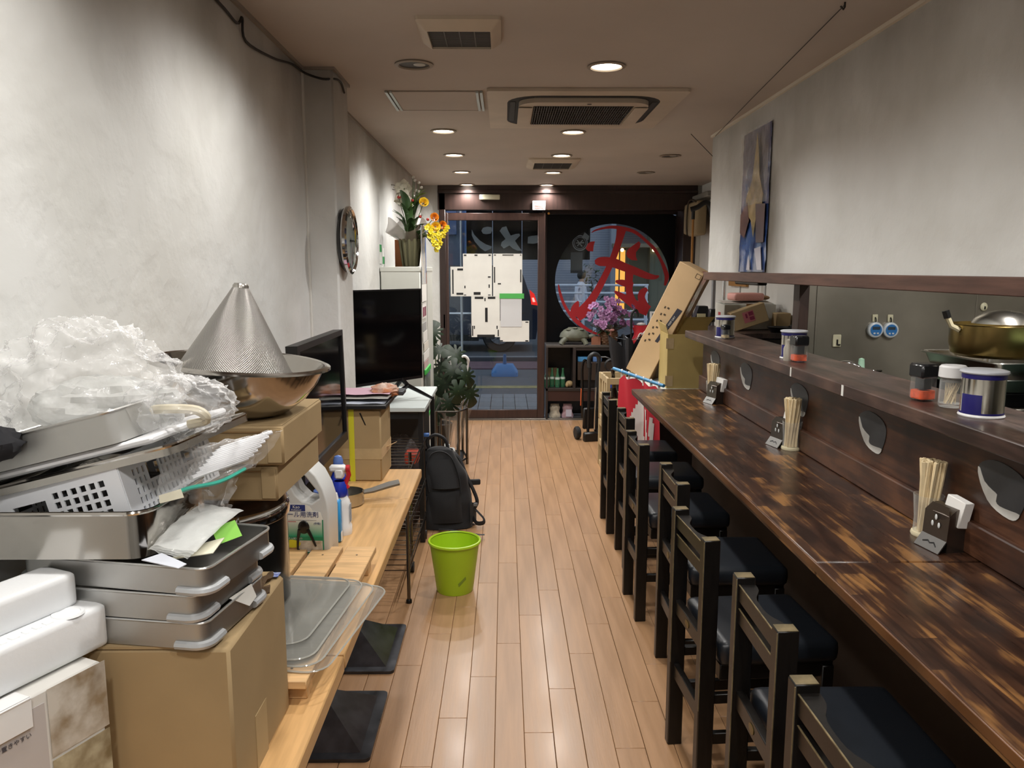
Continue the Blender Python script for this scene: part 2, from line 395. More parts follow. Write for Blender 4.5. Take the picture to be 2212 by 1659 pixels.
wallbox('wall_left', -.98, -.85, -1.6, 8.2, -.05, H, PLASTER)
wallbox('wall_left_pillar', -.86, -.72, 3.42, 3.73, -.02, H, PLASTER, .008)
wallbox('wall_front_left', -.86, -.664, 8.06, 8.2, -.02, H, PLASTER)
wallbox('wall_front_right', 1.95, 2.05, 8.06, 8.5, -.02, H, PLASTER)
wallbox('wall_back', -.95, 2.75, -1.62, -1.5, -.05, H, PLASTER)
wallbox('wall_right', 2.0, 2.12, 3.74, 8.5, -.05, H, mat('white_wall_paint', '#d4d2cc', .6, var=(2, .05), bump=(20, .05)))
wallbox('wall_right_kitchen', 2.65, 2.75, -1.6, 3.8, -.05, H, KSTEEL)
wallbox('wall_partition', 1.432, 2.7, 3.70, 3.738, 0, H, KSTEEL)
for k, xx in enumerate((1.486, 2.25)):                                # joints of the steel sheets
    struct('trim_%d' % (20 + k), MB().box((xx, 3.698, 1.2), (.010, .005, 2.3), .001), KSTEEL)
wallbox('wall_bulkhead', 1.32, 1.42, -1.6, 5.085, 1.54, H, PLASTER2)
wallbox('trim_1', 1.3, 1.435, -1.6, 5.13, 1.495, 1.545, BEAMW, .003)
wallbox('trim_2', 1.305, 1.322, -1.6, 5.085, H - .014, H, mat('pale_corner_bead', '#cfc6b6', .6))
wallbox('trim_3', -.85, -.838, -1.6, 3.42, H - .012, H, mat('grey_cornice', '#8b8278', .6))
wallbox('trim_4', -.85, -.838, 3.73, 8.06, H - .012, H, mat('grey_cornice', '#8b8278'))
struct('trim_5', MB().box((-.715, 3.575, H - .006), (.012, .33, .012)).box((-.785, 3.414, H - .006), (.15, .012, .012)), mat('grey_cornice', '#8b8278'))
for k, yy in enumerate((6.62, 6.15, 5.98)):                                # upright ribs on the white wall
    struct('trim_%d' % (10 + k), MB().box((1.996, yy, 1.2), (.01, .02, 2.36), .002), mat('grey_rib', '#a7a5a2', .5))
wallbox('trim_6', 1.385, 1.432, 3.66, 3.74, 1.186, 1.5, mat('dark_post_wood', '#35241d', .5, var=(4, .25), stretch=(12, 12, 1.5)), .003)

# ---------------------------------------------------------------- downlights
LENS = mat('lamp_lens', '#fff6e6', .4, emit=14)
RIM = mat('lamp_rim', '#8d8172', .5)
def downlight(x, y, lit, label, power=LAMP_W):
    t = thing('downlight', label, 'ceiling light', (x, y, H), 0, 'recessed ceiling downlights')
    ob('trim_ring', MB().lathe([(.064, -.001), (.078, -.001), (.08, -.006), (.066, -.009), (.062, -.004), (.062, .012)], 32), RIM, t)
    if lit:
        ob('lens', MB().lathe([(.0005, -.0005), (.03, -.003), (.062, -.001)], 28), LENS, t)
        li = bpy.data.lights.new('lamp', 'SPOT'); li.energy = power; li.color = LAMP_COL; li.spot_size = math.radians(150); li.spot_blend = .75; li.shadow_soft_size = .05
        lo = bpy.data.objects.new('lamp', li); C.objects.link(lo); lo.parent = t; lo.location = (0, 0, -.03)
    else:
        ob('reflector', MB().lathe([(.062, -.0015), (.0005, -.001)], 28), mat('dark_reflector', '#2f2b28', .5), t)
        ob('bulb', MB().lathe([(.0005, -.004), (.018, -.003), (.026, -.001)], 18, c=(.022, .01, 0)), mat('dead_bulb', '#a9a49a', .3), t)
    return t
downlight(.424, 3.385, True, 'lit downlight nearest the camera, between the vent and the air conditioner')
downlight(-.372, 4.925, True, 'lit downlight on the clock side, just beyond the ceiling hatch')
downlight(.422, 4.95, True, 'lit downlight tucked against the far edge of the air conditioner')
downlight(-.372, 5.935, True, 'second lit downlight beyond the hatch on the clock side')
downlight(.424, 5.95, True, 'lit downlight just in front of the far ceiling vent')
downlight(-.372, 6.955, True, 'third lit downlight beyond the hatch on the clock side')
downlight(.424, 6.98, True, 'lit downlight just behind the far ceiling vent')
downlight(-.375, 7.97, True, 'lit downlight over the sliding glass door by the flowers')
downlight(.424, 7.99, True, 'lit downlight at the entrance above the white sign on the lintel')
downlight(-.372, 3.365, False, 'burnt-out downlight between the square vent and the ceiling hatch')
downlight(1.235, 5.965, False, 'unlit downlight on the kitchen side, level with the far vent')
downlight(1.235, 6.975, False, 'unlit downlight on the kitchen side, closer to the shop window')
for (x, y, lab) in ((-.372, 2.30, 'over the aluminium trays'), (.424, 2.30, 'over the second chair'), (-.372, 1.2, 'over the foam box'), (.424, 1.2, 'over the first chair'), (-.372, .1, 'behind the camera on the wall side'), (.424, .1, 'behind the camera on the counter side'), (.03, -1.0, 'at the back wall')):   # the rest of the rows, above and behind the camera
    t = downlight(x, y, True, 'lit downlight outside the photo, ' + lab, NEAR_W)
# unseen tube lamp, added to brighten the kitchen behind the hanging wall
t = thing('kitchen_fill_light', 'added unseen tube light brightening the kitchen behind the hanging wall', 'ceiling light', (2.0, 2.2, H))
ob('housing', MB().box((0, 0, -.02), (.08, 1.2, .04), .005), WHITEP, t); ob('tube', MB().seg((0, -.55, -.05), (0, .55, -.05), .013), mat('kitchen_fill_tube', '#fff4e0', .4, emit=3), t)
li = bpy.data.lights.new('lamp', 'AREA'); li.shape = 'RECTANGLE'; li.size = .06; li.size_y = 1.1; li.energy = KITCHEN_FILL_W; li.color = LAMP_COL
lo = bpy.data.objects.new('lamp', li); C.objects.link(lo); lo.parent = t; lo.location = (0, 0, -.07)

# ---------------------------------------------------------------- ceiling fittings
CREAM = mat('smoked_cream_plastic', '#b9ab98', .5, var=(5, .08))
def ring_poly(mb, outer, inner, z0, z1):       # frame between two loops with the same count, z down
    n = len(outer); v = [(p[0], p[1], z) for z in (z0, z1) for p in outer] + [(p[0], p[1], z) for z in (z0, z1) for p in inner]
    f = []
    for i in range(n):
        j = (i + 1) % n
        f += [(i, j, n + j, n + i), (2 * n + i, 3 * n + i, 3 * n + j, 2 * n + j), (n + i, n + j, 3 * n + j, 3 * n + i), (i, 2 * n + i, 2 * n + j, j)]
    return mb.add(v, f)
t = thing('air_conditioner', 'square cream ceiling cassette air conditioner with dark intake grille', 'air conditioner', (.395, 4.265, H))
ob('panel_border', ring_poly(MB(), rrect(.955, .97, .02, 6), rrect(.76, .78, .16, 6), -.016, -.001), CREAM, t)
ob('air_slot', ring_poly(MB(), rrect(.765, .785, .16, 6), rrect(.56, .58, .10, 6), -.0145, -.004), mat('dark_slot', '#0c0d11', .7), t)
ob('inner_panel', ring_poly(MB(), rrect(.645, .665, .10, 6), rrect(.50, .50, .004, 6), -.036, -.006), CREAM, t)
g = ob('intake_grille', MB().box((0, 0, -.012), (.50, .50, .006)), mat('dark_filter', '#15161a', .8), t)
m_ = MB()
for i in range(40): m_.box((-.244 + i * .0125, 0, -.03), (.003, .5, .018))
for i in range(9): m_.box((0, -.24 + i * .06, -.028), (.5, .005, .014))
ob('grille_bars', m_, mat('grey_grille', '#4a4844', .5), g, kind='stuff')
fl = MB()
for sx, sy, a, b_ in ((0, -.362, .5, .03), (0, .362, .5, .03), (-.353, 0, .03, .5), (.353, 0, .03, .5)):
    fl2 = MB().box((sx, sy, -.014), (a, b_, .006), .002); ob('air_flap', fl2, mat('dark_flap', '#121317', .6), t)
for sx in (-.29, .29): ob('latch_cover', MB().box((sx, 0, -.0415), (.07, .46, .003), .001), CREAM, t)
ob('status_window', MB().box((.02, -.315, -.041), (.02, .012, .002)), BLACKP, t)

def vent(label, x, y, w, d, drop):
    t = thing('ceiling_vent', label, 'vent', (x, y, H), 0, 'ceiling exhaust vents')
    o = rrect(w, d, .012, 3); i = rrect(w * .74, d * .72, .004, 3); n = len(o); mb = MB()
    v = [(p[0], p[1], 0) for p in o] + [(p[0] * .99, p[1] * .99, -.012) for p in o] + [(p[0] * 1.04, p[1] * 1.04, -drop) for p in i] + [(p[0], p[1], -drop) for p in i] + [(p[0], p[1], -.006) for p in i]
    f = [(r * n + k, r * n + (k + 1) % n, (r + 1) * n + (k + 1) % n, (r + 1) * n + k) for r in range(4) for k in range(n)]
    ob('frame', mb.add(v, f), CREAM, t)
    ob('backing', MB().box((0, 0, -.003), (w * .76, d * .74, .004)), mat('dark_duct', '#1d1d1f', .8), t)
    mb = MB(); k = 18
    for q in range(k): mb.box((0, -d * .35 + q * d * .7 / (k - 1), -drop + .012), (w * .73, .003, .01))
    for q in range(1, 4): mb.box((-w * .36 + q * w * .18, 0, -drop + .013), (.004, d * .72, .012))
    ob('grille_bars', mb, mat('grey_vent_bar', '#57534f', .5), t, kind='stuff')
    return t
vent('square cream vent with sooty grille nearest the top of the photo', -.155, 2.888, .29, .295, .04)
vent('wide far vent between the last ceiling lamps', .38, 6.365, .40, .54, .03)
t = thing('ceiling_hatch', 'square ceiling access hatch painted like the ceiling beside the air conditioner', 'hatch', (-.335, 4.06, H))
ob('panel', MB().box((0, 0, -.004), (.40, .42, .006), .001), CEIL, t)
for sx in (-.225, -.205, .205, .225): ob('aluminium_strip', MB().box((sx, 0, -.006), (.014, .43, .01), .001), mat('hatch_aluminium', '#aab0ac', .35, .6), t)
ob('edge_strip', MB().box((0, .213, -.005), (.4, .006, .008)), CEIL, t)

# cables and hooks at the ceiling
CAB = mat('black_cable', '#1c1918', .6)
p = smoothline([(-.843, 1.2, 2.33), (-.843, 1.9, 2.36), (-.843, 2.43, 2.345), (-.843, 2.6, 2.332), (-.838, 2.64, 2.36), (-.843, 2.68, 2.30), (-.843, 2.98, 2.325), (-.843, 3.25, 2.37), (-.83, 3.40, 2.372), (-.76, 3.405, 2.35), (-.715, 3.45, 2.36), (-.712, 3.55, 2.368), (-.712, 3.62, 2.34)], 5)
tag(ob('wall_cable', MB().tube(p, .0045, 6), CAB), 'black cable sagging along the top of the rough plaster wall', 'cable')
t = thing('hanging_wire', 'thin wire stretched from a ceiling hook to the hanging wall corner', 'wire', (0, 0, 0))
ob('wire', MB().tube([(1.078, 2.60, 2.392), (1.2, 3.9, 2.385), (1.30, 4.95, 2.375)], .0018, 5), CAB, t)
ob('hook', MB().tube([(1.078, 2.60, 2.40), (1.078, 2.60, 2.385), (1.07, 2.59, 2.375), (1.06, 2.59, 2.385)], .003, 6), CAB, t)
t = thing('ceiling_hook_wire', 'short dark wire from a ceiling hook beside the far bulkhead corner', 'wire')
ob('wire', MB().tube([(1.16, 5.0, 2.395), (1.24, 5.03, 2.33), (1.315, 5.06, 2.27)], .002, 5), CAB, t)
tag(ob('wall_hook', MB().tube(smoothline([(-.85, 6.0, 2.19), (-.825, 5.99, 2.185), (-.81, 5.98, 2.165), (-.82, 5.98, 2.15), (-.84, 5.985, 2.155)], 3), .003, 6), mat('grey_wire', '#8d8880', .4, .6)), 'small bare wire hook on the plaster wall above the flowers', 'hook')

struct('trim_9', MB().box((-.846, 3.416, 1.2), (.012, .012, 2.38), .003), mat('corner_bead_white', '#d6d4ce', .6))
# ---------------------------------------------------------------- wall clock
t = thing('wall_clock', 'round wall clock with chrome rim and domed glass on the pillar', 'clock', (-.718, 3.515, 1.69), (0, PI / 2, 0))
ob('case', MB().lathe([(.0, 0), (.125, 0), (.14, .012), (.142, .03)], 48), BLACKP, t)
ob('rim', MB().lathe([(.142, .018), (.15, .026), (.149, .038), (.138, .044), (.132, .036)], 48), CHROME, t)
d = ob('dial', MB().lathe([(.0005, .03), (.134, .03)], 48), mat('clock_dial', '#c9c6bb', .6), t)
m_ = MB()
for k in range(12):
    a = k * PI / 6; m_.box((0, 0, 0), (.006, .022, .001), 0, M.Translation((.112 * math.cos(a), .112 * math.sin(a), .0315)) @ M.Rotation(a - PI / 2, 4, 'Z'))
ob('hour_mark', m_, BLACKP, d, kind='stuff')
ob('hand', MB().box((0, .035, .034), (.007, .08, .001)), BLACKP, t); ob('hand', MB().box((.04, .01, .035), (.1, .005, .001), 0, M.Rotation(.3, 4, 'Z')), BLACKP, t)
ob('glass_dome', MB().lathe([(.135, .036), (.1, .046), (.05, .052), (.0005, .054)], 48), GLASS, t)

# ---------------------------------------------------------------- wrinkled poster with soot round it on the hanging wall
SOOT = None
t = thing('wall_poster', 'tall wrinkled blue and gold poster on the hanging wall', 'poster', (1.32, 4.17, 1.92))
def psheet(y0, y1, z0, z1, off, nu=14, nv=22, amp=.006, sd=0.0):
    def fn(u, v):
        y = y0 + (y1 - y0) * u; z = z0 + (z1 - z0) * v; q = NZ.noise(V((y * 9 + sd, z * 7, sd))) + .5 * NZ.noise(V((y * 23, z * 17, sd + 3)))
        return (-.006 - off - amp * abs(q) * 1.4, y, z)
    return MB().sheet(fn, nu, nv)
GLP = dict(rough=.16, coat=.6)
ob('sheet', psheet(-.225, .225, -.37, .365, 0), mat('poster_blue', '#1d2850', .16, coat=.6, var=(5, .35), col2='#3b5c9c'), t)
ob('gold_print', MB().prism([(.03, .34), (.07, .22), (.09, .12), (.16, .02), (.14, -.08), (.06, -.1), (.03, -.19), (-.02, -.1), (-.1, -.06), (-.12, .02), (-.03, .1), (.0, .2)], 0, .001, M(((0, 0, -1, -.0155), (-1, 0, 0, .0), (0, 1, 0, 0), (0, 0, 0, 1)))), mat('poster_gold', '#a8925c', .2, coat=.6, var=(16, .35)), t)
ob('rust_print', MB().prism([(-.2, -.06), (-.09, .0), (-.05, -.1), (-.12, -.19), (-.2, -.16)], 0, .001, M(((0, 0, -1, -.0165), (-1, 0, 0, .0), (0, 1, 0, 0), (0, 0, 0, 1)))), mat('poster_rust', '#6f4536', .25, coat=.5, var=(14, .3)), t)
ob('pale_print', MB().prism([(-.06, -.36), (-.03, -.28), (.0, -.36)], 0, .001, M(((0, 0, -1, -.016), (-1, 0, 0, .0), (0, 1, 0, 0), (0, 0, 0, 1)))).prism([(.12, -.36), (.06, -.25), (.16, -.24), (.19, -.36)], 0, .001, M(((0, 0, -1, -.016), (-1, 0, 0, .0), (0, 1, 0, 0), (0, 0, 0, 1)))), mat('poster_pale', '#b9b4c0', .2, coat=.5), t)
ob('brown_print', MB().prism([(.05, -.02), (.2, -.03), (.2, -.22), (.08, -.22)], 0, .001, M(((0, 0, -1, -.0158), (-1, 0, 0, .0), (0, 1, 0, 0), (0, 0, 0, 1)))), mat('poster_brown', '#5a4038', .25, coat=.5, var=(14, .3)), t)
ob('plastic_cover', psheet(-.228, .228, -.02, .37, .011, amp=.012, sd=4.0), film('poster_cover', '#e6e6e2', .97, .06, (14, .5)), t)
# ================================================================ shop front: sliding door, window, display shelf
def at(px, py, y):                            # the point at depth y that the photo shows at this pixel
    d = camo.matrix_world.to_3x3() @ V(((px - 1106) / 1680.0, -(py - 829.5) / 1680.0, -1.0)); k = y / d.y
    return V((d.x * k, y, EYE + d.z * k))
def zpoly(pts, ox, oy, sc, y):                # outline traced at one depth
    return [at(ox + a / sc, oy + b / sc, y) for a, b in pts]

struct('trim_7', MB().box((.64, 8.12, 2.278), (2.63, .16, .246), .004).box((.64, 8.04, 2.335), (2.63, .03, .03), .003).box((-.632, 8.11, 1.16), (.064, .14, 2.35), .004).box((1.885, 8.2, 1.16), (.13, .3, 2.35), .004), DOORW)
struct('trim_8', MB().box((.64, 8.06, .004), (2.6, .05, .012), .002).box((.64, 8.0, .001), (2.6, .03, .006), .001), mat('threshold_steel', '#8f8a84', .35, .9))
d1 = struct('door_1', MB().box((-.61, 8.07, 1.07), (.075, .04, 2.12), .004).box((.377, 8.07, 1.07), (.075, .04, 2.12), .004).box((-.117, 8.07, 2.09), (.92, .04, .075), .004).box((-.117, 8.07, .055), (.92, .04, .09), .004), mat('brown_door_frame', '#3a2620', .42, var=(3, .25), stretch=(14, 14, 1.5), coat=.1))
ob('glass_pane', MB().box((-.117, 8.075, 1.08), (.92, .006, 1.97)), GLASS, d1)
h = ob('pull_handle', MB().box((-.622, 8.046, 1.03), (.03, .008, .18), .003), mat('handle_steel', '#8d8a86', .35, .9), d1)
ob('recess', MB().box((-.622, 8.041, 1.03), (.014, .002, .14)), BLACKP, h)
ob('lock', MB().seg((.447, 8.05, 2.12), (.447, 8.02, 2.12), .012), mat('brass', '#c58b45', .25, 1.0), d1)
tag(ob('door_sensor', MB().box((-.149, 8.03, 2.281), (.205, .03, .05), .006), mat('sensor_cream', '#c9c6ae', .4)), 'slim cream sensor box on the dark lintel over the glass door', 'sensor')
t = thing('lintel_notice', 'small white notice card with red print on the lintel beside the door', 'sign', (.348, 8.03, 2.20))
ob('card', MB().box((0, 0, 0), (.13, .004, .09), .001), PAPER, t)
ob('print', MB().box((0, -.0026, .025), (.10, .001, .006)).box((0, -.0026, -.005), (.085, .001, .014)).box((0, -.0026, -.026), (.09, .001, .006)), mat('faded_red_print', '#b06a66', .7), t)

# papers taped to the glass, seen from behind
TP = mat('black_tape_patch', '#17171a', .5)
def notice(label, x0, y0, x1, y1, patches, off, m=PAPER):
    a, b_ = at(x0, y0, 8.066), at(x1, y1, 8.066)
    t = thing('door_notice', label, 'notice', (a.x, 8.0660 - off, b_.z), 0, 'papers taped to the glass door')
    W_, H_ = b_.x - a.x, a.z - b_.z
    ob('sheet', MB().box((W_ / 2, 0, H_ / 2), (W_, .0015, H_)), m, t)
    for (u0, v0, u1, v1) in patches:
        ob('tape', MB().box(((u0 + u1) / 2 * W_, -.0014, (1 - (v0 + v1) / 2) * H_), ((u1 - u0) * W_, .001, (v1 - v0) * H_)), TP, t)
notice('small paper with black tape strips, half under the tall sheet by the door handle', 973, 576, 1003, 640, [(.12, .1, .22, .92), (.5, .06, .98, .13), (.42, .88, .98, .95)], 0)
notice('tall white sheet on the glass with a black patch low down', 1000, 548, 1063, 640, [(.03, .02, .12, .05), (.4, .02, .5, .05), (.88, .02, .96, .05), (.86, .53, .95, .56), (.88, .72, .92, .8), (.04, .75, .08, .81), (.36, .9, .6, .965), (.02, .96, .1, .98), (.86, .96, .95, .98)], .004)
notice('tall white sheet on the glass with black strips along both sides', 1065, 548, 1128, 640, [(.32, .02, .7, .04), (.03, .02, .1, .04), (.92, .02, .97, .04), (.03, .31, .07, .68), (.93, .37, .97, .67), (.16, .69, .27, .72)], .004)
notice('lower white sheet with one upright black bar in its middle', 1018, 640, 1080, 728, [(.12, .01, .42, .065), (.58, .01, .84, .065), (.46, .04, .5, .12), (.48, .28, .57, .63), (.2, .94, .82, 1.0), (.02, .72, .06, .97), (.92, .82, .96, .98), (.08, .72, .12, .8), (.88, .72, .92, .8)], .003)
notice('wide white sheet lowest on the glass', 1080, 693, 1143, 738, [(.0, .93, .1, .99), (.87, .93, .97, .99), (.87, .04, .97, .09)], .001)
notice('plain white sheet hanging under the green tape', 1081, 638, 1127, 706, [], .006, mat('grey_white_paper', '#cfd0d2', .8))
a, b_ = at(1079, 634, 8.05), at(1132, 645, 8.05)
tag(ob('green_tape', MB().box(((a.x + b_.x) / 2, 8.054, (a.z + b_.z) / 2), (b_.x - a.x, .002, a.z - b_.z)), mat('green_tape', '#4fae55', .45)), 'bright green tape strip holding the plain sheet on the door glass', 'tape')

# shop window with black film, round clear opening and the red brush character (seen from inside)
w1 = struct('window_1', MB().box((1.84, 8.39, 1.1), (.05, .06, 2.1), .003).box((.43, 8.39, 1.1), (.04, .06, 2.1), .003).box((1.13, 8.39, 2.16), (1.45, .06, .05), .003), DOORW)
ob('glass_pane', MB().box((1.13, 8.41, 1.1), (1.42, .006, 2.1)), GLASS, w1)
CXW, CZW, RXW = 1.152, 1.436, .612
def holed(x0, x1, z0, z1, y, th, n=96):
    v = []; f = []
    for k in range(n):
        a = 2 * PI * k / n; c, s_ = math.cos(a), math.sin(a)
        tx = ((x1 if c > 0 else x0) - CXW) / c if abs(c) > 1e-6 else 1e9; tz = ((z1 if s_ > 0 else z0) - CZW) / s_ if abs(s_) > 1e-6 else 1e9
        q = min(tx, tz)
        for yy in (y, y + th): v += [(CXW + RXW * c, yy, CZW + RXW * s_ * .985), (CXW + q * c, yy, CZW + q * s_)]
    for k in range(n):
        a, b2 = 4 * k, 4 * ((k + 1) % n); f += [(a, a + 1, b2 + 1, b2), (a + 2, b2 + 2, b2 + 3, a + 3), (a, b2, b2 + 2, a + 2)]
    return MB().add(v, f)
mb = holed(.44, 1.83, .02, 2.14, 8.398, .002)
for (X_, Z_) in ((.44, .02), (1.83, .02), (.44, 2.14), (1.83, 2.14)): pass
fm = ob('black_film', mb, BLACKF, w1)
RED = mat('red_vinyl', '#bd2a31', .45); YS = 8.394
_k = [0]
def redstroke(pts, ws):
    _k[0] += 1; o_ = [at(1170 + a / 6.38, 460 + b / 6.38, YS - .0012 * _k[0]) for a, b in stroke(smoothline(pts, 4), [q[0] for q in smoothline([(k,) for k in ws], 4)])]
    n_ = len(o_) // 2; L_, R_ = o_[:n_], o_[n_:][::-1]; mb = MB()
    for i in range(n_ - 1): mb.add([L_[i], L_[i + 1], R_[i + 1], R_[i]], [(0, 1, 2, 3)])
    ob('brush_stroke', mb, RED, fm)
redstroke([(1105, 215), (1060, 400), (1000, 580), (920, 770), (800, 1010), (700, 1180), (600, 1330), (480, 1430)], [130, 95, 90, 85, 95, 110, 160, 150])
redstroke([(505, 1215), (480, 1270), (455, 1340), (450, 1430)], [20, 80, 110, 120])
redstroke([(735, 680), (790, 672), (880, 670), (1000, 690), (1150, 750), (1300, 805), (1450, 865), (1560, 885), (1618, 868)], [50, 115, 130, 130, 115, 105, 90, 60, 24])
redstroke([(1018, 940), (1060, 950), (1120, 962), (1200, 985), (1260, 1000)], [26, 62, 85, 95, 80])
redstroke([(1215, 800), (1205, 900), (1205, 1000), (1215, 1120), (1270, 1260)], [110, 105, 95, 95, 110])
redstroke([(1005, 1080), (1080, 1130), (1200, 1210), (1330, 1290), (1470, 1350)], [24, 75, 105, 140, 150])
redstroke([(1455, 1045), (1395, 1090), (1375, 1170), (1420, 1290), (1470, 1340)], [50, 95, 100, 120, 130])
ob('brush_stroke', MB().plate([at(1170 + a / 6.38, 460 + b / 6.38, YS) for a, b in [(1340, 390), (1365, 420), (1350, 480), (1300, 540), (1300, 600), (1320, 655), (1240, 650), (1185, 610), (1165, 560), (1190, 500), (1270, 440)]], .0012), RED, fm)
ob('brush_stroke', MB().plate([at(1170 + a / 6.38, 460 + b / 6.38, YS) for a, b in [(735, 390), (718, 450), (710, 530), (640, 525), (605, 490), (640, 420), (680, 395)]], .0012), RED, fm)
redstroke([(690, 270), (745, 238), (860, 208), (980, 195), (1130, 215), (1290, 265), (1440, 385), (1555, 500), (1640, 640), (1695, 770), (1725, 880), (1700, 1000)], [10, 22, 30, 42, 50, 46, 40, 46, 40, 56, 60, 30])
redstroke([(232, 985), (248, 1080), (300, 1240), (375, 1370), (470, 1480), (590, 1580), (720, 1650), (860, 1690)], [12, 34, 40, 44, 60, 46, 34, 20])

# display shelf in the alcove under the window
t = thing('display_shelf', 'dark built-in display shelf below the shop window', 'shelf', (1.13, 8.19, 0))
ob('top_board', MB().box((0, 0, .772), (1.40, .34, .026), .002), mat('shelf_grey_top', '#4d4844', .5, var=(4, .2)), t)
ob('middle_board', MB().box((0, 0, .318), (1.40, .34, .03), .002), DARKW, t)
ob('apron', MB().box((0, -.15, .25), (1.40, .02, .11), .002), mat('shelf_apron', '#38211d', .45, var=(3, .25)), t)
ob('upright', MB().box((-.405, -.02, .545), (.03, .3, .425), .002), DARKW, t); ob('upright', MB().box((.69, 0, .38), (.02, .34, .76), .002), DARKW, t); ob('upright', MB().box((-.69, 0, .38), (.02, .34, .76), .002), DARKW, t)
ob('lintel_strip', MB().box((.15, -.15, .742), (1.1, .02, .03), .002), DARKW, t)
b2 = ob('drawer_box', MB().box((-.04, -.04, .51), (.66, .24, .19), .004), mat('drawer_brown', '#33271f', .5, var=(4, .2)), t)
ob('drawer_runner', MB().box((-.04, -.04, .374), (.6, .2, .08), .002), BLACKP, t)
ob('back_panel', MB().box((0, .172, .38), (1.38, .006, .76)), BLACKP, t)
for k, (x, c_, wd) in enumerate(((.83, '#4d8fc4', .13), (.97, '#5d7fb4', .09), (1.23, '#8f9a4a', .04), (1.30, '#3c7fa8', .06))):
    tag(ob('packet', MB().box((x, 8.12, .630), (wd, .1, .05), .004), mat('packet_%d' % k, c_, .4)), ['pale blue packet at the end of the drawer box below the window', 'blue grey packet on the drawer box beside the pale blue one', 'small olive packet on the drawer box', 'teal packet on the drawer box behind the umbrella'][k], 'packet')
tag(ob('blue_carton', MB().box((1.2, 8.09, .36), (.22, .14, .054), .004), mat('carton_blue', '#2348a8', .4)), 'bright blue flat carton lying on the middle shelf behind the hand truck', 'carton')
BOTG = film('green_bottle_glass', '#3f7f5c', .45, .05)
bt = None
for k, (x, y) in enumerate(((.44, 8.10), (.50, 8.13), (.555, 8.09), (.612, 8.12))):
    if bt is None:
        bt = thing('glass_bottle', '', 'bottle', (x, y, .333), 0, 'green glass bottles on the display shelf')
        ob('bottle_body', MB().lathe([(.0, .0), (.024, 0), (.026, .01), (.026, .1), (.012, .15), (.010, .185), (.012, .19), (.012, .2)], 20), BOTG, bt)
        ob('white_band', MB().lathe([(.0264, .085), (.0266, .1), (.022, .112)], 20), mat('bottle_print', '#b9c4bd', .5), bt); o = bt
    else: o = dup(bt, (x, y, .333))
    o['label'] = ['green glass bottle at the door end of the display shelf row', 'second green glass bottle from the door on the display shelf', 'third green glass bottle from the door on the display shelf', 'last green glass bottle of the row, beside the pale ornament'][k]
tag(ob('wooden_block', MB().box((.51, 8.22, .43), (.1, .04, .19), .004), mat('block_wood', '#6d5439', .6, var=(3, .2))), 'upright wooden block standing behind the green bottles', 'block')
tag(ob('pale_ornament', MB().ball((.68, 8.1, .368), (.04, .035, .035), 12, 8).ball((.655, 8.07, .36), (.02, .02, .027), 8, 6), mat('ornament_cream', '#a88f68', .6)), 'small cream ornament at the end of the bottle row', 'ornament')
def pouch(name, label, c_, x, m_, lab):
    mb = MB(); n = 14
    mb.sheet(lambda u, v: (x + (.058 + .008 * math.sin(9 * v)) * (1 - .35 * v ** 4) * math.cos(2 * PI * u), 8.12 + .045 * (1 - .55 * v * v) * math.sin(2 * PI * u), .004 + .135 * v), n, 8)
    t = thing(name, label, 'bag', (0, 0, 0)); ob('pouch', mb, m_, t); ob('seal', MB().box((x, 8.12, .142), (.09, .006, .02), .002), m_, t)
    if lab: ob('label_sticker', MB().box((x + .01, 8.071, .06), (.06, .003, .075)), mat('bag_label', '#b9b6c4', .6), t)
pouch('food_bag', 'clear bag of pale crackers on the floor under the display shelf', 0, .53, mat('cracker_bag', '#b0a796', .35, var=(30, .3)), False)
pouch('food_bag', 'pink-topped bag with a white label on the floor under the display shelf', 0, .665, mat('pink_bag', '#a98a92', .35, var=(20, .2)), True)
tag(ob('driftwood', MB().tube([(.83, 8.1, .04), (.88, 8.12, .06), (.95, 8.1, .045), (1.02, 8.12, .03)], [.02, .045, .05, .015], 9), mat('driftwood', '#4f3d2c', .7, var=(8, .3))), 'brown lump of driftwood lying under the display shelf', 'driftwood')

# turtle figure on the top board
TURT = mat('grey_stone_turtle', '#5e6052', .55, var=(9, .25), bump=(30, .3))
t = thing('turtle_figure', 'grey green carved turtle figure on the display shelf', 'figurine', (.73, 8.12, .785))
ob('body', MB().ball((0, 0, .075), (.15, .095, .05), 20, 10), TURT, t)
sh = ob('shell', MB().lathe([(.150, .0), (.158, .012), (.145, .05), (.11, .085), (.055, .108), (.0005, .113)], 26, c=(0, 0, .068), m=M.Diagonal((1, .66, 1, 1))), TURT, t)
for (px_, py_) in ((0, -.03), (.065, -.035), (-.065, -.035), (.035, .03), (-.035, .03)):
    q = 1 - (px_ / .158) ** 2 - (py_ / .105) ** 2
    ob('scute', MB().lathe([(.033, 0), (.03, .006), (.0005, .009)], 6, c=(px_, py_ * 1.2, .078 + .1 * max(q, 0) ** .75)), mat('scute', '#6e6f5e', .5, var=(20, .2)), sh)
for (sx, sy) in ((-.11, -.06), (.09, -.06), (-.1, .06), (.09, .06)):
    ob('leg', MB().tube([(sx * .8, sy * .9, .07), (sx * 1.15, sy * 1.15, .035), (sx * 1.3, sy * 1.25, .004)], [.03, .026, .03], 10), TURT, t)
ob('head', MB().tube([(.13, 0, .075), (.18, -.01, .085), (.215, -.015, .08), (.235, -.015, .075)], [.022, .024, .026, .012], 10), TURT, t)
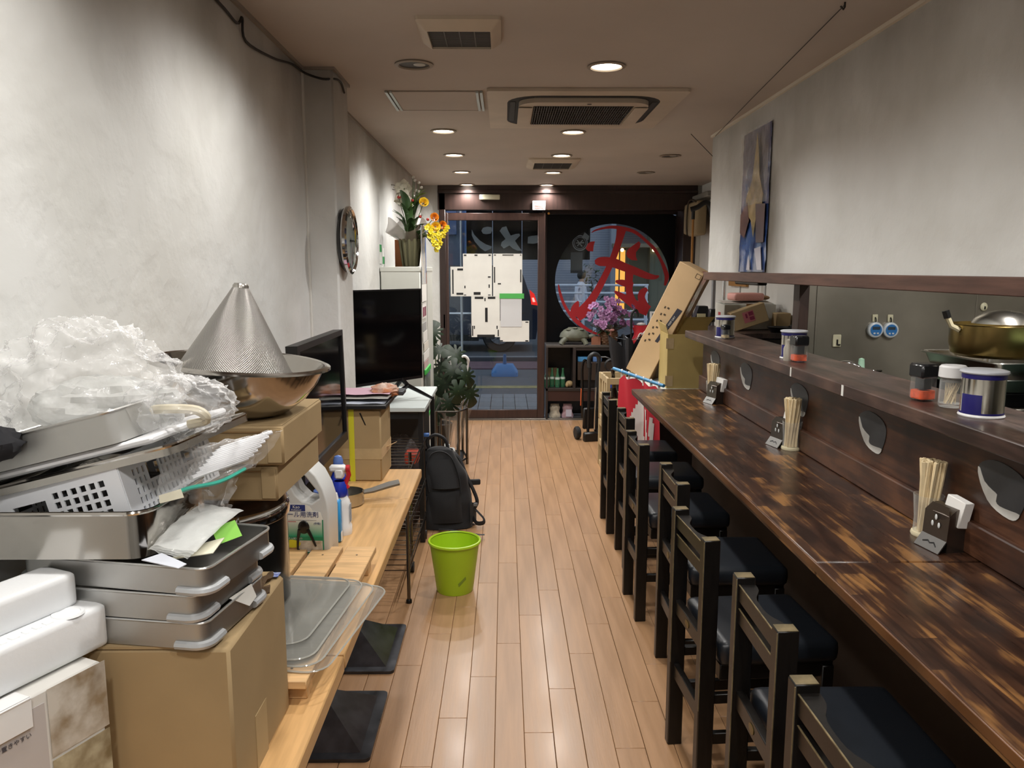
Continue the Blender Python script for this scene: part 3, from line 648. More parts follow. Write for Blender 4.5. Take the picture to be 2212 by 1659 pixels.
tag(ob('clay_ornament', MB().prism([(-.05, -.03), (.045, -.035), (.05, .03), (-.02, .035)], 0, .075, M.Translation((.95, 8.08, .785))).prism([(-.03, -.02), (.055, -.03), (.04, .03), (-.01, .025)], .07, .085, M.Translation((.95, 8.08, .785))), mat('terracotta', '#8d5a43', .65)), 'small terracotta ornament between the turtle and the flower basket', 'ornament')

# orchid basket
t = thing('orchid_basket', 'wicker basket of purple orchids with a pink bow on the display shelf', 'flower basket', (1.085, 8.1, .785))
WICK = mat('wicker', '#5b3d24', .6, var=(30, .4))
mb = MB()
for k in range(9):
    z = .008 + k * .0175; r = .062 + .03 * math.sin(PI * (k + 1) / 11)
    mb.tube([((r + .003 * math.sin(9 * a * 2 * PI / 40 + k * PI)) * math.cos(a * 2 * PI / 40), (r + .003 * math.sin(9 * a * 2 * PI / 40 + k * PI)) * math.sin(a * 2 * PI / 40), z) for a in range(41)], .0095, 6, False)
ob('woven_wall', mb, WICK, t); ob('inside', MB().lathe([(.0005, .004), (.055, .004), (.085, .09), (.07, .145), (.0005, .15)], 20), mat('wicker_dark', '#2c1d12', .8), t)
rb = ob('ribbon', MB().plate([(-.012, -.096, .15), (.012, -.096, .15), (.016, -.1, .03), (-.01, -.1, .03)], .002), mat('pink_ribbon', '#c58d86', .4), t)
ob('bow_loop', MB().ball((-.022, -.095, .155), (.024, .01, .014), 10, 6).ball((.024, -.095, .158), (.024, .01, .014), 10, 6).ball((0, -.1, .153), (.01, .01, .01), 8, 6), mat('pink_ribbon', '#c58d86', .4), rb)
ORCH = mat('orchid_petal', '#70406f', .55, var=(40, .25), col2='#9f6f99', rnd=.4)
def petal_flower(r, n=5, lip=True):
    mb = MB()
    for k in range(n):
        a = 2 * PI * k / n + .3; w_ = r * (.62 if k % 2 else .42)
        mb.sheet(lambda u, v: ((v * r) * math.cos(a) - (u - .5) * 2 * w_ * math.sin(PI * min(1, v * .92 + .08)) * math.sin(a), (v * r) * math.sin(a) + (u - .5) * 2 * w_ * math.sin(PI * min(1, v * .92 + .08)) * math.cos(a), .25 * r * v * v + .05 * r * math.cos((u - .5) * 5)), 3, 4)
    if lip: mb.ball((0, 0, .1 * r), (.2 * r, .2 * r, .22 * r), 8, 5)
    return mb
fmesh = mesh('orchid_flower', petal_flower(.037), ORCH)
fl_stem = MB(); pos = []
for k in range(58):
    a = RD.uniform(0, 2 * PI); rr = RD.uniform(.02, .24) ** .9; x = rr * math.cos(a) * .95; y = rr * math.sin(a) * .6 - .03; z = .30 + RD.uniform(-.04, .2) - rr * .38
    z = max(z, .2); pos.append((x, y, z))
for (x, y, z) in pos[:14]: fl_stem.tube([(x * .1, y * .1, .12), (x * .5, y * .5, z * .75), (x, y, z - .01)], .0025, 5)
ob('stem', fl_stem, mat('green_stem', '#4b5a33', .6), t, kind='stuff')
for (x, y, z) in pos:
    o = ob('flower', fmesh, None, t, loc=(x, y, z)); n_ = V((x * 1.2, y - .25, .12 + (z - .25) * .5)); o.rotation_euler = facing(n_); o.rotation_euler.rotate_axis('Z', RD.uniform(-1, 1))
LEAFD = mat('dark_leaf', '#26351f', .4, var=(12, .3))
def leaf(mb, base, tip, w_, droop=.3, n=6, fold=.15):
    base, tip = V(base), V(tip); d = tip - base; L_ = d.length; x, y = frame(d); up = V((0, 0, 1)); side = d.cross(up); side = side.normalized() if side.length > 1e-4 else x; nrm = side.cross(d).normalized()
    def fn(u, v):
        ww = w_ * math.sin(PI * min(1, v * .9 + .05)) ** .8
        return base + d * v + side * ((u - .5) * 2 * ww) + nrm * (droop * L_ * math.sin(PI * v) * .6 + abs(u - .5) * fold * ww * 2)
    return mb.sheet(fn, 4, n)
for k in range(16):
    a = k * 2 * PI / 16 + RD.uniform(-.2, .2); mb = leaf(MB(), (.03 * math.cos(a), .03 * math.sin(a), .13), (.19 * math.cos(a), .12 * math.sin(a) - .02, .16 + RD.uniform(-.06, .1)), .026); ob('leaf', mb, LEAFD, t)
ob('wrap', MB().sheet(lambda u, v: ((.06 + .13 * v) * math.cos(2 * PI * u) + .014 * math.sin(11 * 2 * PI * u) * v, (.06 + .07 * v) * math.sin(2 * PI * u), .13 + .08 * v + .014 * math.cos(7 * 2 * PI * u) * v), 40, 4), film('brown_wrap', '#4d4038', .45, .25), t)

t = thing('framed_picture', 'small white framed picture on the shelf beyond the leaning carton', 'picture frame', (1.62, 8.16, .785), (-.12, 0, 0))
ob('frame', ring_poly(MB(), [(-.09, .0), (.09, .0), (.09, .34), (-.09, .34)], [(-.07, .02), (.07, .02), (.07, .32), (-.07, .32)], -.008, .008), WHITEP, t, rot=(PI / 2, 0, 0)); ob('print', MB().box((0, .002, .17), (.15, .004, .31)), mat('grey_print', '#9aa0a2', .5, var=(6, .4)), t)
t = thing('gift_bag', 'red and white patterned gift bag beside the leaning carton', 'bag', (1.42, 8.08, .785))
ob('bag_body', MB().sheet(lambda u, v: ((.085 + .012 * math.sin(8 * v)) * math.cos(2 * PI * u), .06 * math.sin(2 * PI * u) * (1 - .2 * v), .0 + .2 * v), 20, 8), mat('bag_red', '#b51f2c', .4), t)
ob('white_ribbon', MB().tube(smoothline([(-.05, -.058, .05), (-.02, -.064, .12), (.03, -.062, .1), (.02, -.064, .06), (-.01, -.064, .09), (.05, -.055, .16)], 4), .008, 6).ball((0, 0, .21), (.05, .03, .02), 10, 5), mat('ribbon_white', '#d6d0cf', .5), t)

# ================================================================ outside, seen through the glass
g = struct('ground_outside', MB().box((0, 24, -.06), (30, 31.6, .06)), mat('dark_asphalt', '#4b4f57', .8, var=(5, .12), bump=(60, .2)))
TIL = mat('pavement_tile', '#7a7d84', .75, var=(12, .1), rnd=.08)
tm = mesh('tile', MB().box((0, 0, 0), (.138, .296, .03), .004), TIL)
for i in range(-9, 8):
    for j in range(5): ob('tile', tm, None, g, loc=(i * .143 + .05, 8.4 + j * .3, -.02))
struct('road_band', MB().box((0, 12.85, -.022), (30, .95, .02)), mat('maroon_road_band', '#5f4650', .8, var=(6, .15)))
struct('road_line', MB().box((0, 10.5, -.029), (30, .22, .004)), mat('faded_yellow_line', '#8d8357', .8, var=(14, .25)))
struct('road_kerb', MB().box((0, 13.45, .0), (30, .14, .10), .01), mat('dark_kerb', '#3b3d45', .8))
struct('road_line', MB().box((0, 14.15, -.027), (30, .13, .006)), mat('white_road_line', '#c3c6cd', .7))
# dark noren curtain with white lettering, from behind
t = thing('shop_curtain', 'dark fabric shop curtain with white lettering hanging outside the door', 'shop curtain', (0, 0, 0))
for x in (-.48, 1.08): ob('rod_bracket', MB().box((x, 8.415, 2.2), (.02, .44, .02)).box((x, 8.205, 2.2), (.05, .012, .08)), BLACKP, t)
NOR = mat('black_curtain_cloth', '#14161b', .8); NL = mat('curtain_white', '#d9dce3', .8); YN = 8.62
xs = [-.42, -.13, .19, .5, .94]; zt, zb = 2.2, 1.665
for k in range(4):
    a, b2 = xs[k] + .004, xs[k + 1] - .004
    ob('curtain_panel', MB().sheet(lambda u, v: (a + (b2 - a) * u, YN + .012 + .010 * math.sin(3.2 * PI * u + k), zb + (zt - zb) * v), 12, 4), NOR, t)
ob('rod', MB().seg((-.5, YN + .01, 2.2), (1.1, YN + .01, 2.2), .012), BLACKP, t)
for pts in ([(370, 245), (395, 300), (460, 370), (530, 415), (600, 440), (595, 465), (525, 498), (470, 460), (405, 385), (370, 310)],
            [(480, 260), (500, 225), (550, 212), (600, 220), (605, 255), (590, 290), (540, 300), (500, 292)],
            [(692, 262), (720, 220), (770, 208), (790, 260), (820, 315), (880, 295), (920, 292), (928, 315), (870, 375), (905, 430), (948, 490), (900, 490), (845, 465), (805, 430), (740, 465), (705, 430), (715, 390), (760, 355), (720, 300)],
            [(1020, 330), (1060, 318), (1130, 312), (1132, 400), (1080, 410), (1015, 405)]):
    ob('letter', MB().plate(zpoly(pts, 950, 450, 5.352, YN - .012), .002), NL, t)
cr = at(1253, 525, YN - .012)
lg = ob('round_crest', MB().lathe([(.072, 0), (.075, .002), (.082, .002), (.084, 0)], 36, m=M.Translation(cr) @ M.Rotation(PI / 2, 4, 'X')), NL, t)
ob('crest_mark', MB().lathe([(.058, 0), (.06, .002), (.064, 0)], 30, m=M.Translation(cr) @ M.Rotation(PI / 2, 4, 'X')).plate([cr + V(k) for k in ((-.04, 0, .03), (-.028, 0, .034), (.03, 0, -.035), (.018, 0, -.04))], .002).plate([cr + V(k) for k in ((.035, 0, .03), (.024, 0, .035), (-.035, 0, -.028), (-.025, 0, -.036))], .002).plate([cr + V(k) for k in ((-.045, 0, .006), (.045, 0, .01), (.045, 0, -.002), (-.045, 0, -.006))], .002), NL, lg)
ob('crest_tag', MB().plate([cr + V(k) for k in ((.02, 0, .06), (.05, 0, .115), (.1, 0, .075), (.09, 0, .03))], .002), NL, t)
a, b2 = at(1232, 545, YN), at(1258, 590, YN)
ob('paper_slip', MB().box(((a.x + b2.x) / 2, YN - .02, (a.z + b2.z) / 2), (.13, .002, a.z - b2.z)), mat('dim_paper', '#71757d', .8), t)
# weighted blue banner stand
t = thing('banner_stand_base', 'blue plastic water-weight base standing on the pavement outside the door', 'banner stand', (.0, 11.7, -.03))
p0 = rrect(.40, .36, .06, 4); p1 = rrect(.26, .22, .05, 4); n = len(p0)
v = [(x, y, 0) for x, y in p0] + [(x, y, .06) for x, y in p0] + [(x, y, .17) for x, y in p1]
ob('tank', MB().add(v, [tuple(reversed(range(n)))] + [(r * n + k, r * n + (k + 1) % n, (r + 1) * n + (k + 1) % n, (r + 1) * n + k) for r in range(2) for k in range(n)] + [tuple(range(2 * n, 3 * n))]), mat('blue_tank', '#3f79b5', .45), t)
ob('socket', MB().seg((0, 0, .16), (0, 0, .32), .03, .022), mat('blue_socket', '#365f8d', .45), t)
t = thing('pale_blue_banner', 'narrow pale blue banner on a pole outside beside the shop curtain', 'banner', (0, 0, 0)); ob('cloth', MB().sheet(lambda u, v: (-.47 + .09 * u - .03 * (1 - v), 8.9 + .02 * math.sin(6 * u), 1.3 + 1.0 * v), 6, 6), mat('pale_blue_cloth', '#6d8fc0', .8), t); ob('pole', MB().seg((-.49, 8.9, -.02), (-.49, 8.9, 2.35), .012), WHITEP, t); ob('base', MB().lathe([(.0005, .04), (.1, .03), (.12, 0)], 20, c=(-.49, 8.9, -.005)), BLACKP, t)

# parked car
t = thing('parked_car', 'dark blue estate car with red tail lamp passing outside the glass door', 'car', (-1.55, 15.0, -.03))
CARP = mat('car_paint', '#1b2233', .2, coat=1.0)
prof = [(-2.15, .25), (2.15, .25), (2.2, .55), (2.18, .95), (2.05, 1.05), (1.86, 1.6), (1.7, 1.66), (-.5, 1.68), (-.95, 1.55), (-1.55, 1.06), (-2.1, .92), (-2.22, .6)]
rmx = M(((1, 0, 0, 0), (0, 0, 1, 0), (0, 1, 0, 0), (0, 0, 0, 1)))
ob('car_body', MB().prism(prof, 0, 1.7, rmx), CARP, t)
CG = mat('car_glass', '#2d3440', .05, coat=1.0)
for q in ([(1.0, 1.08), (1.86, 1.08), (1.72, 1.55), (1.0, 1.58)], [(.0, 1.06), (.92, 1.08), (.92, 1.58), (.0, 1.6)], [(-1.25, 1.06), (-.08, 1.06), (-.08, 1.6), (-.5, 1.6)]):
    ob('window', MB().prism(q, -.008, .004, rmx), CG, t)
wh = None
for x in (1.45, -1.4):
    w_ = ob('wheel', MB().lathe([(.2, -.01), (.31, -.012), (.335, .02), (.335, .2), (.2, .2)], 28, m=M.Rotation(-PI / 2, 4, 'X')), mat('tyre', '#101114', .7), t, loc=(x, -.02, .335))
    mb = MB()
    for k in range(8): mb.box((0, 0, .1), (.03, .015, .17), .003, M.Rotation(k * PI / 4, 4, 'Y'))
    ob('spoke', mb.seg((0, -.012, 0), (0, .02, 0), .05), mat('wheel_alloy', '#8e9096', .3, .9), w_, kind='stuff')
ob('tail_lamp', MB().prism([(2.06, .92), (2.19, .90), (2.12, 1.12), (2.03, 1.2)], -.02, .1, rmx), mat('tail_red', '#ff2418', .3, emit=.9), t)
ob('tail_lamp_core', MB().prism([(2.09, .97), (2.14, .97), (2.11, 1.05), (2.07, 1.05)], -.03, -.018, rmx), mat('tail_pink', '#ffb9a8', .3, emit=1.6), t)
ob('sill', MB().prism([(-1.0, .22), (1.05, .22), (1.05, .34), (-1.0, .34)], -.015, .01, rmx), BLACKP, t); ob('chrome_strip', MB().prism([(-2.0, .74), (1.95, .74), (1.95, .77), (-2.0, .77)], -.012, .004, rmx), CHROME, t)

# guard rail
t = thing('guard_rail', 'white tubular guard rail across the road seen through the round window', 'guard rail', (0, 18.5, -.2))
GW = mat('rail_white', '#d3d9e6', .5)
for z in (1.385, 1.20, .99, .77, .57): ob('rail', MB().seg((.9, 0, z), (2.05, 0, z), .028), GW, t); ob('rail', MB().seg((2.15, 0, z), (3.4, 0, z), .028), GW, t)
for x in (.95, 1.86, 2.14, 3.35): ob('post', MB().seg((x, 0, 0), (x, 0, 1.4), .04), GW, t)
struct('road_far_path', MB().box((0, 23, -.23), (30, 8.6, .06)), mat('far_path', '#5e636d', .8))
# person in white behind the rail
SKm = bpy.data.meshes.new('person'); vs = [(0, 0, .86), (0, 0, 1.1), (0, 0, 1.33), (.01, -.01, 1.43), (.03, -.03, 1.56), (.1, 0, .82), (.11, .02, .45), (.1, .06, .04), (-.1, 0, .82), (-.12, -.06, .45), (-.14, -.02, .04), (.19, 0, 1.3), (.24, -.02, 1.04), (.2, -.14, .86), (-.19, 0, 1.3), (-.24, -.02, 1.04), (-.2, -.12, .84), (.1, -.08, .03), (-.14, -.16, .03)]
SKm.from_pydata(vs, [(0, 1), (1, 2), (2, 3), (3, 4), (0, 5), (5, 6), (6, 7), (0, 8), (8, 9), (9, 10), (2, 11), (11, 12), (12, 13), (2, 14), (14, 15), (15, 16), (7, 17), (10, 18)], [])
o = bpy.data.objects.new('person', SKm); C.objects.link(o); sk = o.modifiers.new('skin', 'SKIN'); o.modifiers.new('sub', 'SUBSURF').levels = 1
for i, r in enumerate([.15, .15, .14, .055, .1, .085, .062, .045, .085, .062, .045, .06, .046, .04, .06, .046, .04, .035, .035]): SKm.skin_vertices[0].data[i].radius = (r, r * .85)
SKm.skin_vertices[0].data[0].use_root = True
me = bpy.data.meshes.new_from_object(o.evaluated_get(bpy.context.evaluated_depsgraph_get())); bpy.data.objects.remove(o)
for m_ in (mat('white_coat', '#cdd3e2', .8), mat('skin_tone', '#a58576', .6), mat('dark_trousers', '#2b2e38', .8)): me.materials.append(m_)
for p in me.polygons: p.material_index = 1 if p.center.z > 1.44 else (2 if p.center.z < .78 and abs(p.center.x) < .17 and p.center.z < .62 else 0); p.use_smooth = True
pr = bpy.data.objects.new('person', me); C.objects.link(pr); pr.location = (1.98, 20.4, -.2); pr.rotation_euler = (0, 0, .9); tag(pr, 'person in a long white top walking behind the guard rail', 'person')
ob('hair', MB().ball((.02, -.01, 1.6), (.115, .115, .11), 12, 8), mat('black_hair', '#14130f', .6), pr)
# building across the street
SID = bpy.data.materials.new('siding'); SID.use_nodes = True; nt = SID.node_tree; b_ = nt.nodes['Principled BSDF']; b_.inputs['Roughness'].default_value = .7
tc = nt.nodes.new('ShaderNodeTexCoord'); wv = nt.nodes.new('ShaderNodeTexWave'); wv.bands_direction = 'Z'; wv.inputs['Scale'].default_value = 4; rp = nt.nodes.new('ShaderNodeValToRGB'); rp.color_ramp.elements[0].color = lin('#7c8190'); rp.color_ramp.elements[1].color = lin('#8f94a2'); rp.color_ramp.elements[0].position = .1; rp.color_ramp.elements[1].position = .3
nt.links.new(tc.outputs['Object'], wv.inputs['Vector']); nt.links.new(wv.outputs['Fac'], rp.inputs[0]); nt.links.new(rp.outputs[0], b_.inputs['Base Color'])
t = thing('building_across', 'grey sided building across the street with a warm lit doorway', 'building', (0, 26, -.3))
ob('facade', MB().box((1.2, .5, 4), (4.6, .6, 8)).box((4.3, 1.6, 4), (2.0, .3, 8)).box((4.6, .4, 6), (2.4, .9, 5.0)), SID, t)
ob('side_wall', MB().box((7.0, .3, 4), (4.4, .6, 8)), mat('olive_wall', '#5b5f52', .8), t)
ob('door_pillar', MB().box((3.55, -.1, 2.0), (.16, .4, 4.2)), mat('pillar_grey', '#8d93a0', .6), t)
dw = ob('lit_doorway', MB().box((3.85, .5, 1.5), (.42, .05, 2.1)), mat('warm_light', '#ffb24f', .5, emit=1.6), t)
ob('door_bar', MB().box((3.86, .42, 1.5), (.04, .04, 2.1)).box((3.85, .42, 2.53), (.46, .04, .08)), mat('door_bar', '#5a3d22', .5), dw)
for x in (3.86, 4.9): ob('porch_lamp', MB().ball((x, -.15, 2.48), .06, 10, 6), mat('porch_glow', '#ffd79a', .5, emit=9), t)
ob('soffit', MB().box((4.5, -.1, 2.62), (2.0, .9, .12)), mat('soffit', '#7a705f', .7), t)
ob('recess_wall', MB().box((4.85, .5, 1.4), (1.5, .06, 2.6)), mat('recess_olive', '#6a6a58', .8), t)
t = thing('far_shop_building', 'blue grey building front seen through the top of the door glass', 'building', (-4.1, 27, -.3))
ob('facade', MB().box((0, 0, 3.5), (5.6, 1, 7)), mat('blue_grey_front', '#5d6577', .7, var=(2, .15)), t); ob('shutter', MB().box((.6, -.55, 1.3), (2.6, .1, 2.6)), mat('shutter_grey', '#4a505e', .6), t); ob('signboard', MB().box((0, -.6, 3.4), (5.0, .2, .8)), mat('sign_blue', '#4c5f86', .6), t)
LFM = mat('street_leaf', '#3c5236', .7, var=(9, .3), rnd=.2)
t = thing('street_shrub', 'leafy shrub growing in front of the building across the street', 'shrub', (2.75, 24.8, -.2))
mb = MB()
for k in range(220):
    a = RD.uniform(0, 2 * PI); rr = .55 * RD.random() ** .5; z = .3 + RD.random() * 1.6; k2 = .12; q = V((rr * math.cos(a) * (1.2 - .3 * z), rr * math.sin(a), z)); d_ = V((RD.uniform(-1, 1), RD.uniform(-1, 1), RD.uniform(-.3, .8))).normalized() * k2; leaf(mb, q, q + d_, .04, .1, 2)
ob('foliage', mb, LFM, t, kind='stuff'); ob('stem', MB().tube([(0, 0, 0), (.03, 0, .6), (0, .05, 1.4)], [.04, .03, .015], 7), mat('bark', '#4a3a2c', .8), t)
# ================================================================ counter, serving shelf
CT = .82
t = thing('dining_counter', 'long stained wooden dining counter with patchy amber grain', 'counter', (0, 0, 0))
ob('worktop', MB().box((1.017, .2, CT - .019), (.437, 3.397, .038), .004), COUNTER, t)
ob('worktop', MB().box((1.017, 3.362, CT - .019), (.437, 2.916, .038), .004), COUNTER, t)
ob('back_panel', MB().box((1.265, 1.66, .57), (.055, 6.32, 1.13), .003), PANELW, t)
ob('foot_ledge', MB().box((1.228, 1.66, CT + .045), (.022, 6.32, .088), .004), PANELW, t)
ob('front_panel', MB().box((1.20, 1.66, .39), (.02, 6.30, .78)), mat('under_counter_panel', '#2b211a', .6, var=(4, .2)), t)
for y in (.6, 1.9, 3.2, 4.45): ob('bracket', MB().prism([(1.19, -.02), (1.19, -.22), (1.15, -.22), (.93, -.06), (.93, -.02)], 0, .03, M(((1, 0, 0, 0), (0, 0, 1, y), (0, 1, 0, .80), (0, 0, 0, 1)))), mat('bracket_wood', '#8a7350', .6), t)
ob('edge_strip', MB().box((.7975, 1.66, CT - .012), (.006, 6.3, .024), .002), mat('counter_edge', '#5d3a1e', .35, var=(6, .3), coat=.3), t)
t = thing('serving_shelf', 'dark wooden serving shelf raised above the back of the counter', 'shelf', (0, 0, 0))
ob('board', MB().box((1.265, 1.63, 1.163), (.27, 6.46, .044), .004), SHELFW, t)
for y, a in ((3.035, .012), (2.56, .016)): ob('white_tape_mark', MB().box((1.1292, y, 1.163), (.001, a, .036)), PAPER, t)
# half-moon metallic seat markers on the back panel
MK = mat('scuffed_mirror_film', '#55575a', .45, .55, var=(9, .25), rvar=.1); MKW = mat('worn_white_film', '#deded9', .5, var=(14, .15))
mk = None
for k, (y, lab) in enumerate(((1.86, 'leaf-shaped silver film marker behind the napkin holder nearest the camera'), (2.55, 'leaf-shaped silver film marker between the two nearer chopstick cups'), (3.205, 'leaf-shaped silver film marker behind the middle chopstick cup'), (3.93, 'leaf-shaped silver film marker beside the far chopstick cup'), (4.52, 'leaf-shaped silver film marker behind the far chopstick cup'))):
    if mk is None:
        mk = thing('seat_marker', lab, 'marker', (1.2372, y, 1.022), 0, 'silver seat markers along the counter back panel')
        # outline seen from the aisle: +y is away; local plane y,z at x = 0
        outl = smoothline([(0.104, 0.034), (0.091, 0.049), (0.048, 0.065), (-0.007, 0.065), (-0.061, 0.053), (-0.089, 0.031), (-0.089, -0.004), (-0.074, -0.038), (-0.061, -0.058), (-0.036, -0.064), (0.014, -0.058), (0.055, -0.041), (0.089, -0.006), (.103, .02)], 3)
        fx = M(((0, 0, -1, 0), (1, 0, 0, 0), (0, 1, 0, 0), (0, 0, 0, 1)))
        ob('film', MB().prism(outl, 0, .0022, fx), MK, mk)
        ob('white_edge', MB().prism(smoothline([(0.104, 0.034), (0.095, 0.032), (0.073, 0.003), (0.037, -0.011), (0.018, -0.017), (0.02, -0.035), (0.005, -0.043), (-0.038, -0.042), (-0.072, -0.041), (-0.061, -0.058), (-0.036, -0.064), (0.014, -0.058), (0.055, -0.041), (0.089, -0.006), (.103, .02)], 2), .0022, .003, fx), MKW, mk)
    else: dup(mk, (1.2372, y, 1.022), 0, lab)
for k, (y, z) in enumerate(((3.43, .96), (2.86, .955), (2.29, .95))):
    pass

# ---------------------------------------------------------------- chopstick cups and napkin holders
CLR = film('clear_cup', '#d9dcda', .94, .05); WOODS = mat('chopstick_wood', '#e2cea6', .6, var=(20, .1), rnd=.08)
cs = mesh('chopstick_pair', MB().box((0, 0, .102), (.0105, .005, .204), .001), WOODS)
CSL = ['clear cup packed with wooden chopsticks beside the napkin holder nearest the camera', 'clear cup packed with wooden chopsticks halfway along the counter', 'clear cup packed with wooden chopsticks at the far end of the counter']
for k, (x, y) in enumerate(((1.192, 2.105), (1.196, 3.165), (1.182, 4.35))):
    t = thing('chopstick_cup', CSL[k], 'chopstick holder', (x, y, CT), 0, 'cups of chopsticks on the counter')
    ob('cup', MB().lathe([(.036, .008), (.034, .05), (.040, .118), (.0385, .118), (.0325, .05), (.034, .01)], 28), CLR, t)
    ob('cup_base', MB().lathe([(.0005, 0), (.039, 0), (.041, .005), (.039, .012), (.0005, .013)], 28), mat('cup_base', '#d9cfae', .5), t)
    for q in range(44):
        a = RD.uniform(0, 2 * PI); r0 = .026 * RD.random() ** .5; r1 = .037 * RD.random() ** .5
        o = ob('chopsticks', cs, None, t, loc=(r0 * math.cos(a), r0 * math.sin(a), .013)); d_ = V((r1 * math.cos(a + .5) - r0 * math.cos(a), r1 * math.sin(a + .5) - r0 * math.sin(a), .2))
        o.rotation_euler = facing(d_, (math.cos(q), math.sin(q), .0)); 
NAPS = mat('napkin_holder_steel', '#6e665f', .28, .9, var=(6, .15))
nl = ['steel napkin holder with pierced dots nearest the camera', 'steel napkin holder half hidden by the middle chopstick cup', 'steel napkin holder at the far end of the counter']
nh = None
for k, (x, y, r) in enumerate(((1.225, 2.005, -1.4), (1.225, 3.235, -1.35), (1.225, 4.30, -1.25))):
    t = thing('napkin_holder', nl[k], 'napkin holder', (x - .03, y, CT), r, 'steel napkin holders on the counter')
    # slanted front face looks to -y (local); body behind it
    ob('body', MB().prism([(-.036, 0), (.02, 0), (.02, .118), (-.012, .118), (-.036, .1)], -.042, .042, M(((0, 0, 1, 0), (1, 0, 0, 0), (0, 1, 0, 0), (0, 0, 0, 1)))), NAPS, t)
    ob('front_plate', MB().plate([(-.046, -.040, .03), (.046, -.040, .03), (.046, -.036, .098), (.03, -.027, .122), (-.03, -.027, .122), (-.046, -.036, .098)], .002), NAPS, t)
    ft = ob('foot_plate', MB().plate([(-.046, -.063, .0), (.046, -.063, .0), (.046, -.040, .032), (-.046, -.040, .032)], .003), mat('napkin_holder_foot', '#7f7e7c', .42, .9), t)
    ob('bird_mark', MB().tube([(-.025, -.055, .016), (-.01, -.052, .021), (0, -.054, .017), (.012, -.052, .021), (.026, -.056, .013)], .0022, 5), BLACKP, ft)
    for (px_, pz) in ((0, .088), (-.012, .068), (.012, .068)): ob('pierced_dot', MB().ball((px_, -.0405, pz), (.0045, .0015, .008), 10, 6), mat('dot_white', '#d9dcdc', .4), t)
    ob('napkins', MB().box((.006, -.006, .108), (.066, .03, .072), .002, M.Rotation(.12, 4, 'Y') @ M.Rotation(-.12, 4, 'X')), mat('napkin_white', '#eceae6', .8), t)

# ---------------------------------------------------------------- condiments on the serving shelf
ST = 1.185
NAVY = mat('navy_print', '#23206b', .35); CANM = mat('can_silver', '#c8c4ba', .18, 1.0)
cl = ['blue and silver spice tin nearest the camera on the serving shelf', 'blue and silver spice tin in the middle of the serving shelf', 'blue and silver spice tin at the far end of the serving shelf']
cn = None
for k, (x, y) in enumerate(((1.246, 1.99), (1.238, 3.31), (1.235, 4.345))):
    if cn is None:
        cn = thing('spice_tin', cl[0], 'tin', (x, y, ST), 0, 'blue and silver spice tins')
        ob('can', MB().lathe([(.0, .001), (.052, .001), (.053, .004), (.051, .008), (.051, .112), (.0, .113)], 40), CANM, cn)
        ob('base_rim', MB().lathe([(.0535, .0), (.055, .003), (.0525, .008)], 40), WHITEP, cn)
        ob('navy_band', MB().lathe([(.0515, .100), (.0519, .104), (.0519, .114), (.0515, .116)], 40), NAVY, cn)
        ob('navy_label', MB().lathe([(.0513, .010), (.0516, .012), (.0516, .058), (.0513, .06)], 12, a0=PI * .98, a1=PI * 1.32), NAVY, cn)
        ob('lower_line', MB().lathe([(.0513, .0075), (.0516, .0085), (.0516, .012), (.0513, .013)], 40), NAVY, cn)
        ob('lid', MB().lathe([(.0005, .122), (.05, .122), (.056, .12), (.057, .116), (.055, .113), (.05, .113)], 40), film('milky_lid', '#dfe3ea', .2, .2), cn)
    else: dup(cn, (x, y, ST), .1 * k, cl[k])
    # grid print on the far tin
t = thing('toothpick_jar', 'clear jar of toothpicks with a white lid beside the nearest spice tin', 'jar', (1.237, 2.115, ST))
ob('glass_jar', MB().lathe([(.0005, .002), (.029, .002), (.032, .008), (.031, .075), (.028, .085), (.0265, .08), (.029, .07), (.03, .012), (.0005, .01)], 28), JAR, t)
ob('lid', MB().lathe([(.0005, .118), (.030, .118), (.035, .113), (.036, .086), (.033, .084)], 28), WHITEP, t); ob('neck', MB().lathe([(.026, .072), (.026, .088)], 24), mat('neck_grey', '#77736c', .4, .5), t)
mb = MB()
for q in range(26):
    a = RD.uniform(0, 2 * PI); r = .02 * RD.random() ** .5; mb.tube([(r * math.cos(a), r * math.sin(a), .012), (r * math.cos(a + 1.2) + .002, r * math.sin(a + 1.2), .07)], .0013, 4)
ob('toothpicks', mb, WOODS, t, kind='stuff')
def spice(name, label, x, y, fill, scale=1.0, rz=0.0):
    t = thing(name, label, 'jar', (x, y, ST), rz); s_ = scale
    ob('glass_jar', MB().box((0, 0, .046 * s_), (.056 * s_, .056 * s_, .088 * s_), .008), JAR, t)
    ob('spice_fill', MB().prism(rrect(.050 * s_, .050 * s_, .008, 3), .006, .030 * s_), mat(name + '_fill', fill, .8, var=(60, .3)), t)
    ob('lid', MB().box((0, 0, .088 * s_), (.06 * s_, .06 * s_, .042 * s_), .006).prism(rrect(.034 * s_, .034 * s_, .006, 3), .034 * s_, .088 * s_), mat('smoky_black_lid', '#16181c', .3, coat=.3), t)
    return t
spice('chilli_jar', 'larger square jar of red chilli powder with black lid near the toothpick jar', 1.222, 2.235, '#d6501a', 1.0, .2)
spice('chilli_jar', 'square clear jar of chilli powder with black lid beside the middle spice tin', 1.215, 3.185, '#d6501a', 1.0, .1)
spice('pepper_jar', 'small clear jar with a chrome top in front of the far spice tin', 1.212, 4.255, '#c9b48c', .72, .3)
tag(ob('salt_shaker', MB().lathe([(.0005, 0), (.02, 0), (.021, .05), (.014, .068), (.015, .085), (.0005, .092)], 20, c=(1.190, 3.235, ST)), mat('shaker_glass', '#b5b0a4', .2, .3), None), 'small chrome-topped shaker between the middle spice tin and the chilli jar', 'shaker')

